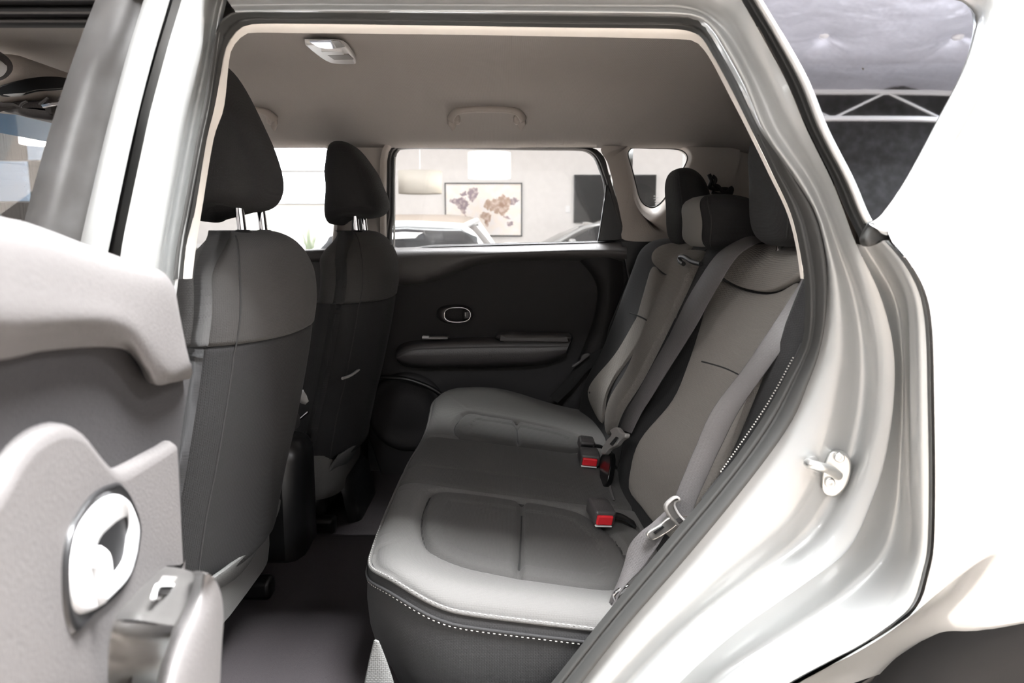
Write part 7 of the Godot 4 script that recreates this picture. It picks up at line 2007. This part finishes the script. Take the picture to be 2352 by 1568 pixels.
func build_showroom_things() -> void:
	# framed map on the back wall
	var t := thing("map_poster", "watercolour world map in a thin black frame on the white wall", "picture", Vector3(-0.5, 1.54, -12.48))
	var st := mb()
	st.set_smooth_group(-1)
	var lo := Vector2(-1.19, 1.085)
	var hi := Vector2(0.17, 2.005)
	var vs := [Vector3(lo.x, lo.y, -12.47), Vector3(lo.x, hi.y, -12.47), Vector3(hi.x, hi.y, -12.47), Vector3(hi.x, lo.y, -12.47)]
	var uv := [Vector2(0, 1), Vector2(0, 0), Vector2(1, 0), Vector2(1, 1)]
	for i in [0, 1, 2, 0, 2, 3]:
		st.set_uv(uv[i])
		st.add_vertex(vs[i])
	var pm := mat("map_print", Color(0.92, 0.92, 0.92), 0.7)
	pm.albedo_texture = map_texture()
	obj("print", done(st), pm, t)
	st = mb()
	slabbox(st, Vector3(lo.x, lo.y, -12.495), Vector3(hi.x, hi.y, -12.472))
	obj("backing", done(st), M.white_plastic, t)
	for b in [[lo.x - 0.012, lo.y - 0.012, lo.x + 0.008, hi.y + 0.012], [hi.x - 0.008, lo.y - 0.012, hi.x + 0.012, hi.y + 0.012], [lo.x, hi.y - 0.008, hi.x, hi.y + 0.012], [lo.x, lo.y - 0.012, hi.x, lo.y + 0.008]]:
		st = mb()
		slabbox(st, Vector3(b[0], b[1], -12.495), Vector3(b[2], b[3], -12.45))
		obj("frame", done(st), M.black_frame, t)
	# television
	t = thing("television", "black flat television on the white wall right of the map", "television", Vector3(1.84, 1.72, -12.44))
	obj("screen", box_at(Vector3(1.42, 0.80, 0.01), Vector3(1.835, 1.735, -12.42), 0.003), M.tv_screen, t)
	obj("bezel", box_at(Vector3(1.46, 0.84, 0.06), Vector3(1.835, 1.735, -12.457), 0.008), M.black_frame, t)
	# light switch beside the television
	t = thing("wall_switch", "small white switch plate on the wall left of the television", "switch", Vector3(1.0, 1.55, -12.49))
	obj("plate", box_at(Vector3(0.08, 0.12, 0.012), Vector3(1.0, 1.55, -12.494), 0.004), M.white_plastic, t)
	obj("rocker", box_at(Vector3(0.03, 0.05, 0.008), Vector3(1.0, 1.55, -12.486), 0.002), M.white_plastic, t)
	# drum pendants
	pendant("pendant_lamp", "lit white drum pendant lamp hanging in front of the map", Vector3(-0.3166, 2.0728, -9.6), 0.292, 0.34, true)
	pendant("pendant_lamp", "unlit beige drum pendant lamp hanging left of the map", Vector3(-1.2889, 1.8402, -9.6), 0.30, 0.31, false)
	pendant("pendant_lamp", "white drum pendant lamp seen through the windscreen by the patterned wall", Vector3(-5.8277, 2.4445, -8.5), 0.27, 0.42, true)
	# patterned feature wall: alternating ribbed panels
	t = thing("feature_wall", "feature wall of alternating grey and pale blue ribbed panels", "wall panelling", Vector3(-9.2, 0, -12.45))
	for i in 9:
		for j in 6:
			var x := -12.3 + i * 0.62
			var y := 0.25 + j * 0.72
			if x > -7.0: continue
			var grey := (i + j) % 2 == 0
			st = mb()
			slabbox(st, Vector3(x, y, -12.495), Vector3(x + 0.60, y + 0.70, -12.46))
			var pn := obj("panel", done(st), M.slat_grey if grey else M.slat_blue, t)
			st = mb()
			var rng := RandomNumberGenerator.new()
			rng.seed = i * 10 + j
			for k in (26 if grey else 20):
				var f := (k + 0.5) / (26 if grey else 20)
				var d := 0.012 + rng.randf() * 0.02
				if grey:
					slabbox(st, Vector3(x + f * 0.6 - 0.008, y, -12.46), Vector3(x + f * 0.6 + 0.006, y + 0.70, -12.46 + d))
				else:
					slabbox(st, Vector3(x + rng.randf() * 0.1, y + f * 0.70 - 0.011, -12.46), Vector3(x + 0.6 - rng.randf() * 0.1, y + f * 0.70 + 0.008, -12.46 + d))
			obj("ribs", done(st), M.slat_grey if grey else M.slat_blue, pn).set_meta("kind", "stuff")
	# low grey counter by the far wall, seen between post and seat
	t = thing("counter", "grey counter top against the back wall left of the shop window", "counter", Vector3(-5.6, 0, -12.1))
	obj("cabinet", box_at(Vector3(0.9, 0.84, 0.6), Vector3(-5.55, 0.42, -12.15), 0.01), M.grey_plastic, t)
	obj("top", box_at(Vector3(0.96, 0.04, 0.66), Vector3(-5.55, 0.86, -12.14), 0.008), M.grey_plastic, t)
	obj("paper_stack", box_at(Vector3(0.4, 0.06, 0.3), Vector3(-5.5, 0.91, -12.1), 0.006), M.white_plastic, t)
	other_car("white convertible with a tan cloth top parked beyond the far door", Vector3(-0.98, 0, -6.6), 0.0, M.white_paint, M.tan_top, 1.31)
	other_car("silver car with arched side windows parked by the television wall", Vector3(1.66, 0, -10.0), -PI / 2, M.silver_paint, M.silver_paint, 1.35)

# a parked car, nose towards +z before turning
func other_car(label: String, at: Vector3, turn: float, paint: Material, roof: Material, hgt: float) -> void:
	var t := thing("parked_car", label, "car", at)
	var x := Transform3D(Basis(Vector3.UP, turn), at)
	var st := mb()
	var rings: Array = []
	# lower hull, stations along the length: z, half width, top height, bottom
	for q in [[2.15, 0.55, 0.62, 0.35], [2.1, 0.75, 0.72, 0.25], [1.8, 0.86, 0.82, 0.2], [1.0, 0.9, 0.93, 0.2], [0.2, 0.9, 0.97, 0.2], [-1.2, 0.9, 0.98, 0.2], [-1.9, 0.86, 0.97, 0.22], [-2.15, 0.75, 0.9, 0.3], [-2.2, 0.6, 0.8, 0.4]]:
		var ring: Array = []
		for k in 28:
			var g := TAU * k / 28
			ring.append(x * Vector3(q[1] * sgnpow(cos(g), 0.4), (q[2] + q[3]) / 2 + (q[2] - q[3]) / 2 * sgnpow(sin(g), 0.5), q[0]))
		rings.append(ring)
	loft(st, rings)
	obj("body", done(st), paint, t)
	# roof
	var rf := [[0.55, 0.50, 0.0], [0.35, 0.56, 0.075], [0.0, 0.60, 0.115], [-0.5, 0.61, 0.125], [-0.9, 0.58, 0.09], [-1.25, 0.52, 0.0]]
	st = mb()
	var rows: Array = []
	for q in rf:
		var row: Array = []
		for k in 13:
			var u := (k - 6) / 6.0
			row.append(x * Vector3(q[1] * u, hgt - 0.09 + q[2] - 0.05 * u * u * u * u, q[0]))
		rows.append(row)
	grid(st, rows)
	obj("roof", done(st), roof, t)
	# header rail and pillars
	for s: float in [-1.0, 1.0]:
		st = mb()
		tube(st, curve([x * Vector3(s * 0.78, 0.95, 1.15), x * Vector3(s * 0.62, hgt - 0.18, 0.75), x * Vector3(s * 0.53, hgt - 0.11, 0.52), x * Vector3(s * 0.60, hgt - 0.05, 0.0), x * Vector3(s * 0.61, hgt - 0.045, -0.5), x * Vector3(s * 0.58, hgt - 0.09, -1.0), x * Vector3(s * 0.66, hgt - 0.22, -1.4), x * Vector3(s * 0.76, 0.96, -1.8)], 40), 0.032, 8)
		obj("pillar", done(st), paint, t)
		st = mb()
		tube(st, [x * Vector3(s * 0.82, 0.96, -0.25), x * Vector3(s * 0.62, hgt - 0.07, -0.30)], 0.035, 8)
		obj("pillar", done(st), paint, t)
		st = mb()
		grid(st, [[x * Vector3(s * 0.80, 0.96, 1.05), x * Vector3(s * 0.83, 0.97, 0.2), x * Vector3(s * 0.83, 0.97, -0.7), x * Vector3(s * 0.78, 0.97, -1.7)], [x * Vector3(s * 0.56, hgt - 0.12, 0.5), x * Vector3(s * 0.60, hgt - 0.07, 0.2), x * Vector3(s * 0.61, hgt - 0.07, -0.6), x * Vector3(s * 0.58, hgt - 0.12, -1.0)]])
		obj("side_window", done(st), M.tint_glass, t)
		st = mb()
		rbox(st, Vector3(0.18, 0.13, 0.1), 0.04, x * Transform3D(Basis(), Vector3(s * 0.98, 1.0, 0.85)))
		obj("door_mirror", done(st), paint, t)
		for zz: float in [1.35, -1.35]:
			st = mb()
			lathe(st, [Vector2(0.0, 0.06), Vector2(0.18, 0.07), Vector2(0.22, 0.09), Vector2(0.30, 0.09), Vector2(0.325, 0.05), Vector2(0.325, -0.1), Vector2(0.25, -0.12), Vector2(0.0, -0.12)], x * Vector3(s * 0.80, 0.325, zz), (x.basis * Vector3(s, 0, 0)).normalized(), 28)
			obj("wheel", done(st), M.tire, t)
	st = mb()
	grid(st, [[x * Vector3(-0.78, 0.95, 1.15), x * Vector3(0, 0.98, 1.28), x * Vector3(0.78, 0.95, 1.15)], [x * Vector3(-0.66, 1.12, 0.86), x * Vector3(0, 1.14, 0.96), x * Vector3(0.66, 1.12, 0.86)], [x * Vector3(-0.53, hgt - 0.115, 0.52), x * Vector3(0, hgt - 0.09, 0.58), x * Vector3(0.53, hgt - 0.115, 0.52)]])
	obj("windscreen", done(st), M.tint_glass, t)
	st = mb()
	tube(st, curve([x * Vector3(-0.53, hgt - 0.105, 0.52), x * Vector3(0, hgt - 0.08, 0.59), x * Vector3(0.53, hgt - 0.105, 0.52)], 20), 0.034, 8)
	obj("header_rail", done(st), paint, t)
	st = mb()
	grid(st, [[x * Vector3(-0.72, 0.97, -1.85), x * Vector3(0.72, 0.97, -1.85)], [x * Vector3(-0.5, hgt - 0.11, -1.22), x * Vector3(0.5, hgt - 0.11, -1.22)]])
	obj("rear_window", done(st), M.tint_glass, t)
	# seats, dashboard and mirror behind the glass
	for s: float in [-0.36, 0.36]:
		st = mb()
		rbox(st, Vector3(0.44, 0.5, 0.14), 0.06, x * Transform3D(Basis.from_euler(Vector3(-0.25, 0, 0)), Vector3(s, 0.82, -0.28)))
		var seat := obj("seat", done(st), M.shade_beige, t)
		st = mb()
		rbox(st, Vector3(0.24, 0.16, 0.10), 0.045, x * Transform3D(Basis(), Vector3(s, 1.13, -0.34)))
		obj("headrest", done(st), M.shade_beige, seat)
	st = mb()
	rbox(st, Vector3(1.4, 0.12, 0.4), 0.04, x * Transform3D(Basis(), Vector3(0, 0.96, 0.75)))
	obj("dashboard", done(st), M.dark_plastic, t)
	st = mb()
	rbox(st, Vector3(0.2, 0.06, 0.03), 0.015, x * Transform3D(Basis(), Vector3(0.05, hgt - 0.2, 0.52)))
	obj("rear_view_mirror", done(st), M.white_plastic, t)
